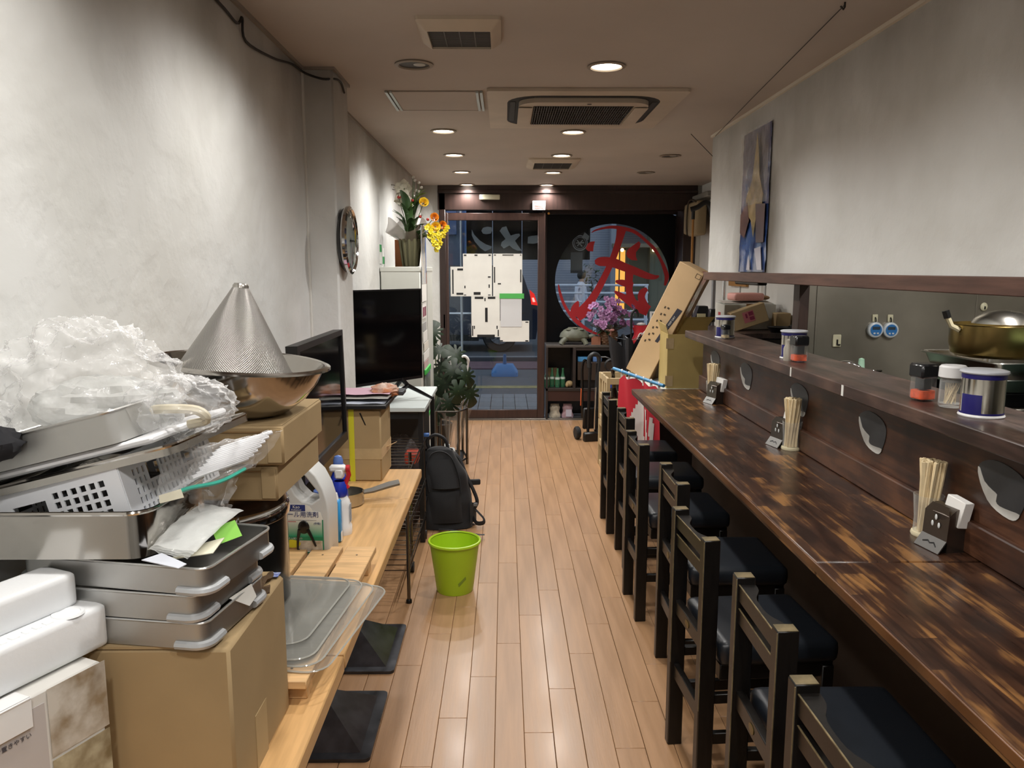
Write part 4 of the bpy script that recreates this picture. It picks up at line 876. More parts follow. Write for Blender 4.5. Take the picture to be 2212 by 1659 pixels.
# ---------------------------------------------------------------- bar chairs
_e = .048
def make_chair():
    t = thing('bar_chair', '', 'chair', (0, 0, 0), 0, 'black wooden chairs along the counter')
    W2 = .1625
    pm = MB().box((.024, 0, .405), (.048, .036, .81), .003); pmesh = mesh('back_leg', pm, CHAIRW)
    for sy in (1, -1):
        o = ob('back_leg', pmesh, None, t, loc=(0, sy * (W2 - .018), 0))
        if sy == 1: em = mesh('worn_edge', MB().box((.0005, -.0175, .55), (.0022, .0022, .51)).box((.024, 0, .8095), (.044, .033, .0022), .0008), EDGEW)
        ob('worn_edge', em, None, o)
    # curved top rail: flat towards the aisle, hollowed towards the seat
    n = 14; front = [(.006, -.127 + .254 * i / n) for i in range(n + 1)]
    back = [(.047 - .027 * math.exp(-((y / .075) ** 4)), y) for (_, y) in reversed(front)]
    r1 = ob('top_rail', MB().prism(front + back, .752, .792), CHAIRW, t)
    ob('worn_edge', MB().box((.0065, 0, .7918), (.003, .25, .0022)), EDGEW, r1)
    r2 = ob('back_rail', MB().box((.02, 0, .710), (.024, .256, .040), .002), CHAIRW, t); ob('worn_edge', MB().box((.0085, 0, .7298), (.003, .25, .0022)), EDGEW, r2)
    ob('seat_back_rail', MB().box((.022, 0, .486), (.022, .256, .046), .002), CHAIRW, t)
    ob('maker_plate', MB().seg((.0105, 0, .486), (.0095, 0, .486), .012, n=16, m=M.Diagonal((1, 1.5, 1, 1))), mat('brass_oval', '#66551f', .35, .6), t)
    ob('seat_cushion', _soft((.235, 0, .466), (.36, .345, .075), .03), SEATV, t)
    ob('seat_frame', MB().box((.235, 0, .405), (.34, .30, .05), .003), CHAIRW, t)
    fm = mesh('front_leg', MB().box((0, 0, .21), (.036, .036, .42), .003), CHAIRW)
    for sy in (1, -1): ob('front_leg', fm, None, t, loc=(.385, sy * (W2 - .018), 0))
    sm_ = mesh('side_stretcher', MB().box((.21, 0, .20), (.33, .02, .035), .002).box((.21, 0, .325), (.33, .02, .03), .002), CHAIRW)
    for sy in (1, -1): ob('side_stretcher', sm_, None, t, loc=(0, sy * (W2 - .018), 0))
    ob('back_stretcher', MB().box((.022, 0, .265), (.02, .256, .048), .002), CHAIRW, t); ob('front_stretcher', MB().box((.385, 0, .20), (.02, .256, .035), .002), CHAIRW, t)
    return t
def _soft(c, d, r):                              # rounded cushion
    bm = bmesh.new(); bmesh.ops.create_cube(bm, size=1); bmesh.ops.scale(bm, vec=d, verts=bm.verts); bmesh.ops.bevel(bm, geom=bm.edges[:], offset=r, segments=3, affect='EDGES', profile=.6); bmesh.ops.translate(bm, vec=c, verts=bm.verts)
    mb = MB(); bm.verts.index_update(); mb.add([v.co.copy() for v in bm.verts], [tuple(v.index for v in f.verts) for f in bm.faces]); bm.free(); return mb
ch = make_chair()
CL = ['black chair at the counter nearest the camera, cut off by the photo edge', 'second black chair from the camera, beside the nearest napkin holder', 'third black chair from the camera, pulled furthest out from the counter', 'fourth black chair from the camera, tucked far under the counter', 'fifth black chair from the camera, halfway along the counter', 'sixth black chair from the camera, in front of the red banner', 'last black chair at the far end of the counter beside the hand truck']
for k, (x, y, r) in enumerate(((.535, 1.20, .02), (.573, 1.70, .0), (.548, 2.25, .07), (.610, 2.83, .0), (.577, 3.45, .03), (.618, 4.06, 0), (.604, 4.615, 0))):
    c_ = ch if k == 0 else dup(ch)
    c_.location = (x, y, 0); c_.rotation_euler = (0, 0, r); c_['label'] = CL[k]

# ================================================================ kitchen behind the shelf
t = thing('kitchen_counter', 'stainless kitchen counter along the steel wall behind the shelf', 'counter', (2.05, 2.45, 0))
ob('worktop', MB().box((0, 0, .84), (1.0, 2.4, .03), .004), STEEL, t); ob('cabinet_body', MB().box((.01, 0, .41), (.94, 2.36, .82)), KSTEEL, t)
HK = mat('ivory_hook', '#c9c4a8', .4); TMR = mat('timer_white', '#bfc6cc', .35); TMB = mat('timer_blue', '#2f6fae', .35); LCD = mat('timer_lcd', '#34404a', .25)
tl = ['round white and blue kitchen timer of the hanging pair, nearer the dark post', 'round white and blue kitchen timer of the hanging pair, nearer the gold pot']
hl = ['small ivory adhesive hook over the timer nearer the dark post', 'small ivory adhesive hook over the timer nearer the gold pot']
for k, (y, z) in enumerate(((1.765, 1.278), (1.838, 1.277))):
    t = thing('kitchen_timer', tl[k], 'timer', (y, 3.686, z), facing((0, -1, 0)), 'timers on the steel wall')
    ob('case', MB().lathe([(.0005, -.012), (.036, -.012), (.038, -.004), (.036, .006), (.03, .01), (.0005, .011)], 30), TMR, t)
    fc = ob('face', MB().lathe([(.0005, .0112), (.027, .0112), (.028, .009)], 28), TMB, t)
    ob('display', MB().box((0, .009, .0118), (.036, .014, .002), .001), LCD, fc); ob('button', MB().box((.008, -.016, .012), (.01, .008, .002), .001), TMR, fc); ob('button', MB().box((-.008, -.016, .012), (.01, .008, .002), .001), TMR, fc)
    t = thing('wall_hook', hl[k], 'hook', (y, 3.696, z + .055), PI / 2, 'adhesive hooks on the steel wall')
    ob('pad', MB().box((0, 0, 0), (.006, .026, .036), .002), HK, t); ob('hook', MB().tube([(-.004, 0, .004), (-.012, 0, -.004), (-.014, 0, -.012), (-.010, 0, -.016)], .003, 6), BLACKP, t)
t = thing('wall_hook', 'square ivory hook plate alone on the steel wall near the dark post', 'hook', (1.589, 3.6955, 1.225), PI / 2)
ob('pad', MB().box((0, 0, 0), (.007, .04, .06), .004), HK, t); ob('hook', MB().box((-.006, 0, -.006), (.006, .006, .026), .001).box((-.008, -.006, -.018), (.006, .016, .006), .001), BLACKP, t)
t = thing('wall_hook', 'small round ivory hook on the steel wall above the pot', 'hook', (2.282, 3.695, 1.387), PI / 2); ob('pad', MB().ball((0, 0, 0), (.008, .018, .02), 12, 8), HK, t); ob('hook', MB().box((-.008, 0, -.004), (.006, .006, .014), .001), BLACKP, t)
# stove block, trays, gold pot
t = thing('gas_stove', 'black cast gas stove on the kitchen counter under the steel trays', 'stove', (1.86, 2.92, .856))
ob('stove_body', MB().box((0, 0, .11), (.26, .5, .22), .006), KSTEEL, t)
for k in range(5): ob('grate_bar', MB().box((0, -.2 + k * .1, .245), (.24, .02, .05), .003), BLACKM, t)
t = thing('steel_tray', 'lower shallow steel tray under the gold pot', 'tray', (1.86, 2.93, 1.13), 0, 'steel trays under the gold pot')
tr_ = MB(); o_ = rrect(.29, .46, .03, 4); i_ = rrect(.26, .43, .03, 4); n = len(o_)
tr_.add([(x, y, .0) for x, y in i_] + [(x, y, .045) for x, y in o_] + [(x * 1.05, y * 1.05, .045) for x, y in o_], [tuple(range(n))] + [(r * n + k, r * n + (k + 1) % n, (r + 1) * n + (k + 1) % n, (r + 1) * n + k) for r in range(2) for k in range(n)])
ob('pan', tr_, STEEL, t); ob('rim', MB().tube([(x * 1.05, y * 1.05, .045) for x, y in o_ + o_[:1]], .004, 6, False), STEEL, t)
dup(t, (1.86, 2.93, 1.19), .03, 'upper shallow steel tray directly under the gold pot')
t = thing('gold_pot', 'brass coloured shallow pot with black handle on the steel trays', 'pot', (1.86, 2.92, 1.238), .35)
GOLD = mat('anodised_gold', '#a8935c', .3, 1.0, var=(5, .2), rvar=.08)
ob('pot_body', MB().lathe([(.0005, 0), (.13, 0), (.15, .012), (.158, .05), (.160, .118), (.164, .122), (.157, .122), (.152, .05), (.13, .012), (.0005, .01)], 44), GOLD, t)
ob('handle', MB().tube([(-.155, .03, .10), (-.175, .05, .115), (-.185, .06, .145)], [.011, .01, .01], 8), mat('cream_grip', '#cfc3a0', .5), t); ob('handle_tip', MB().tube([(-.185, .06, .145), (-.192, .066, .172)], .013, 8), BLACKP, t); ob('handle', MB().tube([(.155, -.03, .1), (.19, -.05, .12), (.2, -.06, .15)], .011, 8), mat('cream_grip', '#cfc3a0', .5), t)
t = thing('pan_lid', 'dull domed ladle bowl resting upside down on the gold pot', 'lid', (1.88, 2.92, 1.362)); ob('dome', MB().lathe([(.105, 0), (.095, .018), (.06, .042), (.0005, .052)], 36), STEEL, t)
ob('handle', MB().tube([(.06, -.1, .01), (.0, -.25, .03), (-.04, -.4, .05)], .014, 10), mat('lid_handle', '#8b7a5c', .5), t)
pl = None
for k in range(13):
    z = 1.05 + k * .018
    lab = 'blue green ramen plate, %s of the stack beside the gold pot' % ('topmost', 'second from the top', 'third from the top', 'fourth from the top', 'fifth from the top', 'sixth from the top', 'seventh', 'eighth from the top', 'ninth from the top', 'fourth from the bottom', 'third from the bottom', 'second from the bottom', 'lowest')[12 - k]
    if pl is None: pl = tag(ob('plate', MB().lathe([(.0005, 0), (.07, 0), (.085, .004), (.125, .018), (.13, .021), (.124, .022), (.085, .009), (.0005, .006)], 36), mat('celadon', '#8fb0a4', .3, coat=.4), loc=(1.92, 2.56, z)), lab, 'plate', 'stack of blue green plates'); o = pl
    else: o = pl.copy(); C.objects.link(o); o.location = (1.92 + RD.uniform(-.002, .002), 2.56, z); o['label'] = lab
tag(ob('plate_stand', MB().box((1.87, 2.56, .951), (.22, .22, .19), .004), KSTEEL), 'steel riser block under the stack of plates', 'stand')
t = thing('kitchen_timer', 'round kitchen timer low on the steel wall, half hidden by the stove', 'timer', (2.146, 3.69, 1.117), facing((0, -1, 0))); ob('case', MB().lathe([(.0005, -.008), (.036, -.008), (.038, 0), (.03, .01), (.0005, .011)], 28), TMR, t); ob('face', MB().lathe([(.0005, .0112), (.027, .0112), (.028, .009)], 26), TMB, t)
t = thing('tap', 'chrome swing tap peeking over the back of the serving shelf', 'tap', (1.56, 3.33, .856))
ob('column', MB().seg((0, 0, 0), (0, 0, .25), .014), CHROME, t); ob('spout', MB().tube(smoothline([(0, 0, .25), (-.02, .02, .285), (-.05, .04, .30), (-.09, .07, .29), (-.1, .08, .25)], 4), .011, 10), CHROME, t); ob('lever', MB().box((.03, -.02, .275), (.07, .02, .012), .004), CHROME, t)
t = thing('tap', 'chrome wall tap half hidden behind the far serving shelf', 'tap', (1.60, 4.15, .86)); ob('column', MB().seg((0, 0, 0), (0, 0, .28), .014), CHROME, t); ob('spout', MB().tube([(0, 0, .27), (-.06, -.02, .31), (-.11, -.03, .28)], .011, 10), CHROME, t); ob('handle', MB().ball((0, .0, .305), (.024, .024, .02), 12, 8), CHROME, t)
tag(ob('sink_shelf', MB().box((1.72, 4.15, .43), (.5, .6, .86), .004), STEEL), 'steel sink block carrying the far tap', 'ledge')
tag(ob('mint_bottle', MB().lathe([(.0005, .0), (.03, 0), (.03, .24), (.015, .27), (.012, .31), (.0005, .315)], 20, c=(1.60, 3.45, .856)), mat('mint_bottle', '#9fc4ab', .4)), 'mint plastic bottle top behind the middle of the serving shelf', 'bottle')

# back shelf with cartons at the end of the kitchen
t = thing('side_cabinet', 'dark wooden side cabinet at the far end of the kitchen passage', 'cabinet', (1.71, 5.5, 0))
ob('top', MB().box((0, 0, 1.125), (.56, .74, .035), .003), SHELFW, t); ob('cabinet_body', MB().box((.01, 0, .55), (.52, .70, 1.1)), DARKW, t)
CT2 = 1.1425
t = thing('white_carton', 'white carton with brown tape on the side cabinet', 'carton', (1.735, 5.62, CT2), -.06)
ob('carton_body', MB().box((0, 0, .088), (.36, .30, .176), .004), mat('white_carton', '#bdbbb2', .75), t); ob('brown_tape', MB().box((.0, -.1512, .14), (.055, .001, .07)).box((.0, -.1, .1765), (.055, .1, .001)), mat('brown_tape', '#8a5f33', .35), t); ob('flap', MB().plate([(-.17, -.1, .178), (.17, -.12, .178), (.17, .14, .195), (-.17, .14, .19)], .003), mat('white_carton', '#bdbbb2'), t)
ob('red_print', MB().box((-.1805, .0, .1), (.001, .08, .03)), mat('red_print', '#a83a3a', .6), t); ob('dark_print', MB().box((-.1805, .02, .06), (.001, .1, .008), 0), mat('ink', '#3a3540', .6), t)
t = thing('pink_package', 'pink wrapped bundle lying on the white carton', 'package', (1.735, 5.62, CT2 + .197), .1)
ob('wrap', _soft((0, 0, .028), (.22, .16, .055), .02), mat('pink_wrap', '#d59a90', .5, bump=(30, .4)), t); ob('crumpled_end', MB().ball((.14, .02, .02), (.05, .05, .018), 10, 6), mat('brown_paper', '#9c7a58', .7), t)
t = thing('brown_carton', 'tilted brown carton with a red stamp leaning on the white carton', 'carton', (1.70, 5.36, CT2 + .036), (.0, -.33, -.1))
ob('carton_body', MB().box((0, 0, .065), (.235, .12, .13), .004), CARD, t)
st = ob('red_stamp', MB().box((-.005, -.0606, .07), (.075, .001, .075)), mat('stamp_pink', '#b0666a', .7), t)
ob('stamp_letters', MB().box((.012, -.062, .088), (.03, .001, .025)).box((.012, -.062, .056), (.03, .001, .02)).box((-.02, -.062, .08), (.012, .001, .03)), mat('stamp_red', '#7c2340', .7), st)
tag(ob('small_carton', MB().box((1.93, 5.44, CT2 + .06), (.1, .14, .12), .004), CARD), 'small brown carton against the white wall beside the tilted carton', 'carton')
t = thing('frying_pan', 'black frying pan lying in front of the tilted brown carton', 'pan', (1.86, 5.235, CT2)); ob('pan', MB().lathe([(.0005, 0), (.06, 0), (.085, .035), (.083, .036), (.058, .006), (.0005, .006)], 30), BLACKM, t); ob('handle', MB().tube([(.075, .03, .03), (.11, .05, .045)], .011, 8), BLACKP, t)
t = thing('wall_picture', 'gold framed picture hung on the white wall behind the kitchen opening', 'picture', (1.995, 6.65, 1.62))
ob('frame', ring_poly(MB(), [(-.25, -.2), (.25, -.2), (.25, .2), (-.25, .2)], [(-.2, -.155), (.2, -.155), (.2, .155), (-.2, .155)], 0, .02), mat('gold_frame', '#a87a3c', .4, .2), t, rot=facing((-1, 0, 0))); ob('print', MB().box((-.004, 0, 0), (.004, .4, .31)), mat('frame_print', '#a9b4ae', .5, var=(9, .3)), t)
t = thing('steel_pole', 'upright grey steel pole with a black clamp beside the white wall', 'pole', (1.61, 6.02, 0)); ob('tube', MB().seg((0, 0, 0), (0, 0, 1.9), .016), mat('grey_pole', '#8d8d90', .35, .8), t); ob('clamp', MB().box((0, 0, 1.21), (.06, .06, .1), .008).tube([(0, 0, 1.2), (.1, 0, 1.15)], .018, 8).tube([(0, 0, 1.2), (-.05, 0, 1.13)], .018, 8), BLACKP, t); ob('foot', MB().lathe([(.05, 0), (.05, .02), (.02, .03)], 16), BLACKP, t)
t = thing('steel_pole', 'thin chrome pipe running up the white wall behind the kitchen opening', 'pole', (1.70, 6.05, 0)); ob('tube', MB().seg((0, 0, 0), (0, 0, 1.9), .014), CHROME, t); ob('foot', MB().lathe([(.04, 0), (.04, .01), (.016, .02)], 16), BLACKP, t)
t = thing('magnet_strip', 'black plastic strip fixed under the beam of the hanging wall', 'strip', (1.36, 4.33, 1.488)); ob('strip', MB().box((0, 0, 0), (.05, .42, .02), .006), BLACKP, t)
t = thing('black_bag', 'black bag with a cream panel standing behind the open carton', 'bag', (1.58, 6.3, .0)); ob('bag_body', MB().prism([(-.12, 0), (.12, 0), (.13, 1.0), (.05, 1.27), (-.02, 1.27), (-.1, 1.0)], -.05, .05, rmx), BLACKP, t); ob('panel', MB().box((-.0, -.052, 1.06), (.07, .004, .3), .001), mat('cream_panel', '#b5ab88', .6), t)

# ================================================================ clutter at the far end of the counter
t = thing('low_cabinet', 'low white-topped cabinet behind the end of the counter', 'cabinet', (1.15, 5.38, 0))
ob('top', MB().box((0, 0, .765), (.54, .58, .025), .003), WHITEL, t); ob('cabinet_body', MB().box((0, 0, .375), (.5, .54, .75)), DARKW, t)
LZ = .7785
CARDY = mat('yellow_kraft', '#ab955e', .78, spec=.25, var=(6, .06), bump=(90, .05, .002))
t = thing('open_carton', 'open kraft carton standing on the low cabinet behind the counter', 'carton', (1.25, 5.27, LZ), -.04)
w_, d_, h_ = .33, .34, .36; th = .006
ob('carton_body', MB().box((0, -d_ / 2, h_ / 2), (w_, th, h_)).box((0, d_ / 2, h_ / 2 + .04), (w_, th, h_ + .08)).box((-w_ / 2, 0, h_ / 2), (th, d_, h_)).box((w_ / 2, 0, h_ / 2), (th, d_, h_)).box((0, 0, .004), (w_, d_, .006)), CARDY, t)
ob('flap', MB().plate([(-w_ / 2, d_ / 2, h_ + .03), (w_ / 2, d_ / 2, h_ + .03), (w_ / 2 + .05, d_ / 2 + .01, h_ + .095), (-w_ / 2 - .005, d_ / 2, h_ + .09)], .004), CARDY, t)
ob('flap', MB().plate([(-w_ / 2, -d_ / 2, h_), (-w_ / 2, d_ / 2, h_), (-w_ / 2 - .02, d_ / 2, h_ + .07), (-w_ / 2 - .02, -d_ / 2, h_ + .06)], .004), CARDY, t)
ob('flap', MB().plate([(w_ / 2, -d_ / 2 - .002, h_ * .98), (w_ / 2 + .055, -d_ / 2 - .03, h_ * .86), (w_ / 2 + .05, -d_ / 2 - .03, h_ * .42), (w_ / 2, -d_ / 2 - .002, h_ * .40)], .004), CARDY, t)
for z in (.05, .30): ob('tape', MB().box((-w_ / 2 + .012, -d_ / 2 - .0035, z), (.05, .001, .07)).box((-w_ / 2 - .0035, -d_ / 2 + .02, z), (.001, .05, .07)), TAPE, t)
# long flat carton leaning against the beam
t = thing('leaning_carton', 'long flat kraft television carton leaning above the counter end', 'carton', (.975, 5.56, LZ + .035), (0, .46, -.55))
ob('carton_body', MB().box((.0, .045, .425), (.19, .20, .85), .003), CARD2, t)
ob('side_face', MB().box((.0955, .045, .425), (.002, .198, .84)), mat('kraft_brown_side', '#86663f', .75, var=(8, .08)), t)
ob('tape_strip', MB().box((.097, .02, .62), (.001, .09, .44)), mat('shiny_tape', '#a88d66', .12, var=(30, .2), coat=.6, bump=(40, .3)), t)
pr_ = ob('dark_label', MB().plate([(.028, -.0565, .28), (.005, -.0565, .28), (.042, -.0565, .56), (.082, -.0565, .56)], .001), mat('label_navy', '#34343f', .6), t)
ob('label_lettering', text_mesh('RECYCLE · KEEP DRY', .018, PAPER), None, pr_, loc=(.04, -.0575, .42), rot=facing((0, -1, 0), (-.98, 0, .17)))
mb = MB()
for k in range(6): mb.box((-.035 + .004 * k, -.0558, .27 + .052 * k), (.016, .001, .012)).box((-.06 + .004 * k, -.0558, .25 + .055 * k), (.011, .001, .016))
mb.box((.07, -.0558, .80), (.035, .001, .003)).box((.07, -.0558, .83), (.035, .001, .003)).box((.053, -.0558, .815), (.003, .001, .03)).box((.087, -.0558, .815), (.003, .001, .03))
ob('printed_symbols', mb, mat('carton_ink', '#4a3c2a', .7), t)
ob('red_sticker', MB().box((.08, .02, .8512), (.03, .07, .001)).box((.0967, .03, .82), (.001, .05, .05)), mat('sticker_red', '#8e3038', .5), t)
# beer crates with bottles
CR = mat('cream_crate', '#b7a27c', .5, var=(6, .08))
def crate(z, label):
    t = thing('bottle_crate', label, 'crate', (.945, 5.98, z), .03, 'stacked cream bottle crates'); w_, d_, h_ = .34, .36, .375; mb = MB()
    for zz, hh in ((.02, .04), (.19, .05), (.35, .05)):
        for sy in (-1, 1): mb.box((0, sy * d_ / 2, zz), (w_, .018, hh), .003)
        for sx in (-1, 1): mb.box((sx * w_ / 2, 0, zz), (.018, d_, hh), .003)
    for sx in (-1, 0, 1):
        for sy in (-1, 1): mb.box((sx * w_ / 2, sy * d_ / 2, h_ / 2), (.03, .02, h_), .003)
    for sy in (-.5, .5):
        for sx in (-1, 1): mb.box((sx * w_ / 2, sy * d_ * .3, h_ / 2), (.018, .03, h_), .003)
    mb.box((0, 0, .006), (w_, d_, .012)); ob('crate_body', mb, CR, t); return t
crate(.0, 'lower cream plastic bottle crate behind the red banner'); crate(.377, 'upper cream plastic bottle crate behind the red banner')
BB = mat('brown_bottle', '#1a0f0c', .12, coat=.5)
b0 = None
for k, (x, y, rx) in enumerate(((.86, 5.88, .12), (.93, 5.90, .05), (1.0, 5.9, .0))):
    lab = ['dark brown bottle leaning out of the crate nearest the aisle', 'dark brown bottle in the middle of the crate row', 'dark brown bottle in the crate by the leaning carton'][k]
    if b0 is None:
        b0 = thing('beer_bottle', lab, 'bottle', (x, y, .392), (rx, -.1, 0), 'brown bottles in the upper crate'); ob('bottle_body', MB().lathe([(.0005, 0), (.034, 0), (.035, .17), (.028, .24), (.0145, .3), (.0135, .4), (.0155, .405), (.0155, .43), (.0005, .43)], 24), BB, b0); ob('neck_label', MB().lathe([(.0195, .275), (.0155, .30), (.0152, .33)], 20), mat('neck_gold', '#6a5a3a', .4), b0)
    else: dup(b0, (x, y, .392), (rx, .04, 0), lab)
# red banner on its blue pole
t = thing('red_banner', 'red banner with white brush letters hanging from a blue pole', 'banner', (0, 0, 0))
pa, pb = V((.752, 5.32, .885)), V((1.0, 4.86, .835))
ob('pole', MB().seg(pa, pa + (pb - pa) * 1.02, .0115), mat('blue_pole', '#3f86b5', .35), t)
dirp = pb - pa
def ban(u, v):
    q = pa + dirp * (.16 + .84 * u); z = q.z - .035 - (.47 + .08 * u) * (1 - v) + .02 * (1 if v > .99 else 0) * abs(math.sin(4 * PI * u)); nn = V((-.83, -.55, 0)); off = .020 * math.sin(u * 9) * (1 - .4 * v) + .012 * math.sin(u * 17 + 3 * v)
    if u < .12: z -= .05 * (1 - v) * 0 + .02 * (.12 - u) / .12 * v
    return V((q.x, q.y, z)) + nn * (off + .012)
ob('cloth', MB().sheet(ban, 26, 14), mat('banner_red', '#c32336', .7, var=(3, .06)), t)
def onban(poly):
    out = []
    for (u, v) in poly: out.append((u, v))
    return out
def banpatch(poly, n=9):
    us = [p[0] for p in poly]; vs_ = [p[1] for p in poly]; mb = MB(); N_ = 34
    def inside(x, y):
        c_ = False; j = len(poly) - 1
        for i in range(len(poly)):
            if (poly[i][1] > y) != (poly[j][1] > y) and x < (poly[j][0] - poly[i][0]) * (y - poly[i][1]) / (poly[j][1] - poly[i][1]) + poly[i][0]: c_ = not c_
            j = i
        return c_
    for i in range(N_):
        for j in range(N_):
            u, v = (i + .5) / N_, (j + .5) / N_
            if inside(u, v):
                q = [ban(a, b_) + V((-.83, -.55, 0)) * .003 for a, b_ in ((i / N_, j / N_), ((i + 1) / N_, j / N_), ((i + 1) / N_, (j + 1) / N_), (i / N_, (j + 1) / N_))]; mb.add(q, [(0, 1, 2, 3)])
    return mb
BW = mat('banner_white', '#d9d2cf', .75)
ob('letter', banpatch([(.33, .52), (.5, .86), (.56, .84), (.56, .38), (.62, .14), (.56, .02), (.46, .3), (.36, .3)]), BW, t)
ob('letter', banpatch([(.62, .72), (.7, .7), (.78, .3), (.92, .02), (.7, .0), (.62, .3)]), BW, t)
ob('letter', banpatch([(.78, .62), (.86, .66), (.9, .3), (.99, .1), (.99, .0), (.9, .02), (.82, .35)]), BW, t)
for k in range(6):
    q = pa + dirp * (.18 + .15 * k); ob('tie_loop', MB().lathe([(.0145, -.006), (.017, 0), (.0145, .006)], 14, m=M.Translation(q) @ M(((0, 0, 1, 0), (1, 0, 0, 0), (0, 1, 0, 0), (0, 0, 0, 1))) @ M.Rotation(0, 4, 'Z')).plate([q + V((-.006, .008, -.01)), q + V((.006, -.008, -.01)), q + V((.006, -.008, -.045)), q + V((-.006, .008, -.045))], .002), BW, t)
# folded hand truck
t = thing('hand_truck', 'folded black hand truck with an orange label by the display shelf', 'hand truck', (.80, 7.05, 0), (.05, 0, .25))
for x in (-.035, .04): ob('side_bar', MB().tube([(x, .0, .08), (x, 0, .4), (x * .9, .0, .72)], .014, 10), BLACKP, t)
ob('handle', MB().tube(smoothline([(-.04, 0, .68), (-.045, 0, .76), (-.02, -.01, .80), (.02, -.01, .80), (.05, 0, .76), (.045, 0, .66), (.04, .0, .45)], 4), .02, 10), mat('grip_grey', '#2b2d30', .45), t)
ob('handle', MB().tube(smoothline([(-.075, .05, .2), (-.085, .05, .5), (-.09, .05, .68), (-.07, .045, .74), (-.03, .04, .7)], 4), .013, 8), BLACKG, t)
ob('steel_tube', MB().seg((.02, -.02, .1), (.02, -.02, .5), .008), CHROME, t)
lb = ob('orange_label', MB().box((-.1, .035, .4), (.006, .012, .16), .001), mat('label_orange', '#d2612c', .5), t)
for x, y in ((-.12, .05), (.09, .05)): w2 = ob('wheel', MB().lathe([(.0005, -.022), (.05, -.022), (.06, -.012), (.06, .012), (.05, .022), (.0005, .022)], 24, m=M.Rotation(PI / 2, 4, 'Y')), mat('rubber', '#111112', .6), t, loc=(x, y, .06)); 
ob('toe_plate', MB().box((0, -.06, .045), (.2, .05, .09), .012), mat('toe_black', '#0f0f10', .35), t); ob('folded_plate', MB().box((0, .02, .2), (.16, .03, .2), .01), BLACKP, t)
t = thing('cable_coil', 'black cable coil hanging on the far side of the hand truck', 'cable', (.965, 7.0, .70)); ob('coil', MB().lathe([(.052, -.02), (.062, -.01), (.062, .01), (.052, .02), (.046, 0), (.052, -.02)], 24, m=M.Rotation(PI / 2, 4, 'X')), mat('rubber', '#111112'), t); ob('strap', MB().tube([(0, 0, .055), (-.05, .01, .075), (-.10, .03, .07)], .008, 6), BLACKP, t)
# folded umbrella
t = thing('black_umbrella', 'half-folded black umbrella hooked upright beside the flower basket', 'umbrella', (1.10, 6.75, .0))
mb = MB().sheet(lambda u, v: ((.025 + .135 * v ** .8) * (1 + .32 * math.cos(7 * 2 * PI * u)) * math.cos(2 * PI * u) - .0, (.025 + .11 * v ** .8) * (1 + .32 * math.cos(7 * 2 * PI * u)) * math.sin(2 * PI * u), .18 + .76 * v + (.05 * math.cos(7 * 2 * PI * u) if v > .99 else 0)), 84, 10)
ob('canopy', mb, mat('umbrella_cloth', '#1c1d22', .6), t); ob('shaft', MB().seg((0, 0, .0), (0, 0, 1.10), .007), BLACKP, t)
ob('handle', MB().tube(smoothline([(0, 0, 1.05), (0, 0, 1.16), (.012, 0, 1.20), (.04, 0, 1.21), (.055, 0, 1.18), (.055, 0, 1.15)], 4), .012, 8), BLACKP, t)
for k in range(7):
    a = k * 2 * PI / 7; ob('rib', MB().seg((.01 * math.cos(a), .01 * math.sin(a), .95), (.15 * math.cos(a), .125 * math.sin(a), .975), .0025, n=5), CHROME, t)
# cane-like tool and folded cloths on the wall by the window
t = thing('walking_stick', 'thin wooden stick with a bent black grip standing by the window jamb', 'stick', (1.755, 7.35, 0)); ob('shaft', MB().seg((0, 0, 0), (-.005, 0, 2.12), .011), mat('stick_wood', '#a5722f', .45), t)
ob('grip', MB().tube(smoothline([(-.03, 0, 2.11), (.03, -.01, 2.13), (.09, -.02, 2.17), (.13, -.02, 2.16), (.155, -.02, 2.10), (.165, -.02, 2.04)], 4), .024, 10), BLACKP, t); ob('collar', MB().seg((-.005, 0, 2.02), (-.005, 0, 2.12), .016), BLACKP, t)
t = thing('wall_box', 'beige folded canvas covers strapped on a rail above the carton', 'cover', (1.93, 7.85, 2.0))
ob('folded_cover', _soft((-.05, -.12, .05), (.1, .36, .33), .03), mat('beige_canvas', '#9a8a6c', .8, bump=(40, .2)), t); ob('folded_cover', _soft((-.055, .2, .06), (.1, .28, .30), .03), mat('beige_canvas', '#9a8a6c'), t)
ob('strap', MB().tube(smoothline([(-.105, -.28, .2), (-.115, -.15, .23), (-.115, .0, .2), (-.112, .05, .0), (-.10, .06, -.1)], 4), .008, 6), mat('strap_dark', '#3d3528', .6), t); ob('rail', MB().box((.03, .0, .265), (.12, .8, .05), .006), mat('rail_grey', '#8f8c84', .4), t)
# ================================================================ tables along the plaster wall
TZ = .70
def table(y0, y1, label, base):
    t = thing('wall_table', label, 'table', (-.6, (y0 + y1) / 2, 0), 0, 'light wooden tables along the plaster wall'); L_ = y1 - y0
    ob('tabletop', MB().box((-.005, 0, TZ - .019), (.482, L_ - .003, .038), .003), LIGHTWOOD, t)
    for yc in base:
        yy = yc - (y0 + y1) / 2
        b_ = ob('pedestal_base', MB().prism(rrect(.41, .41, .02, 4, -.04, yy), 0, .012).add([(-.04 + sx * .17, yy + sy * .17, .012) for sx, sy in ((-1, -1), (1, -1), (1, 1), (-1, 1))] + [(-.04 + sx * .035, yy + sy * .035, .118) for sx, sy in ((-1, -1), (1, -1), (1, 1), (-1, 1))], [(0, 1, 5, 4), (1, 2, 6, 5), (2, 3, 7, 6), (3, 0, 4, 7), (4, 5, 6, 7)]), mat('black_enamel', '#4c4d52', .3, .75, var=(14, .3), rvar=.08), t, smooth=20)
        ob('pedestal_column', MB().box((-.04, yy, .39), (.07, .07, .56), .004), BLACKM, t); ob('top_bracket', MB().box((-.04, yy, TZ - .045), (.3, .3, .014), .002), BLACKM, t)
    return t
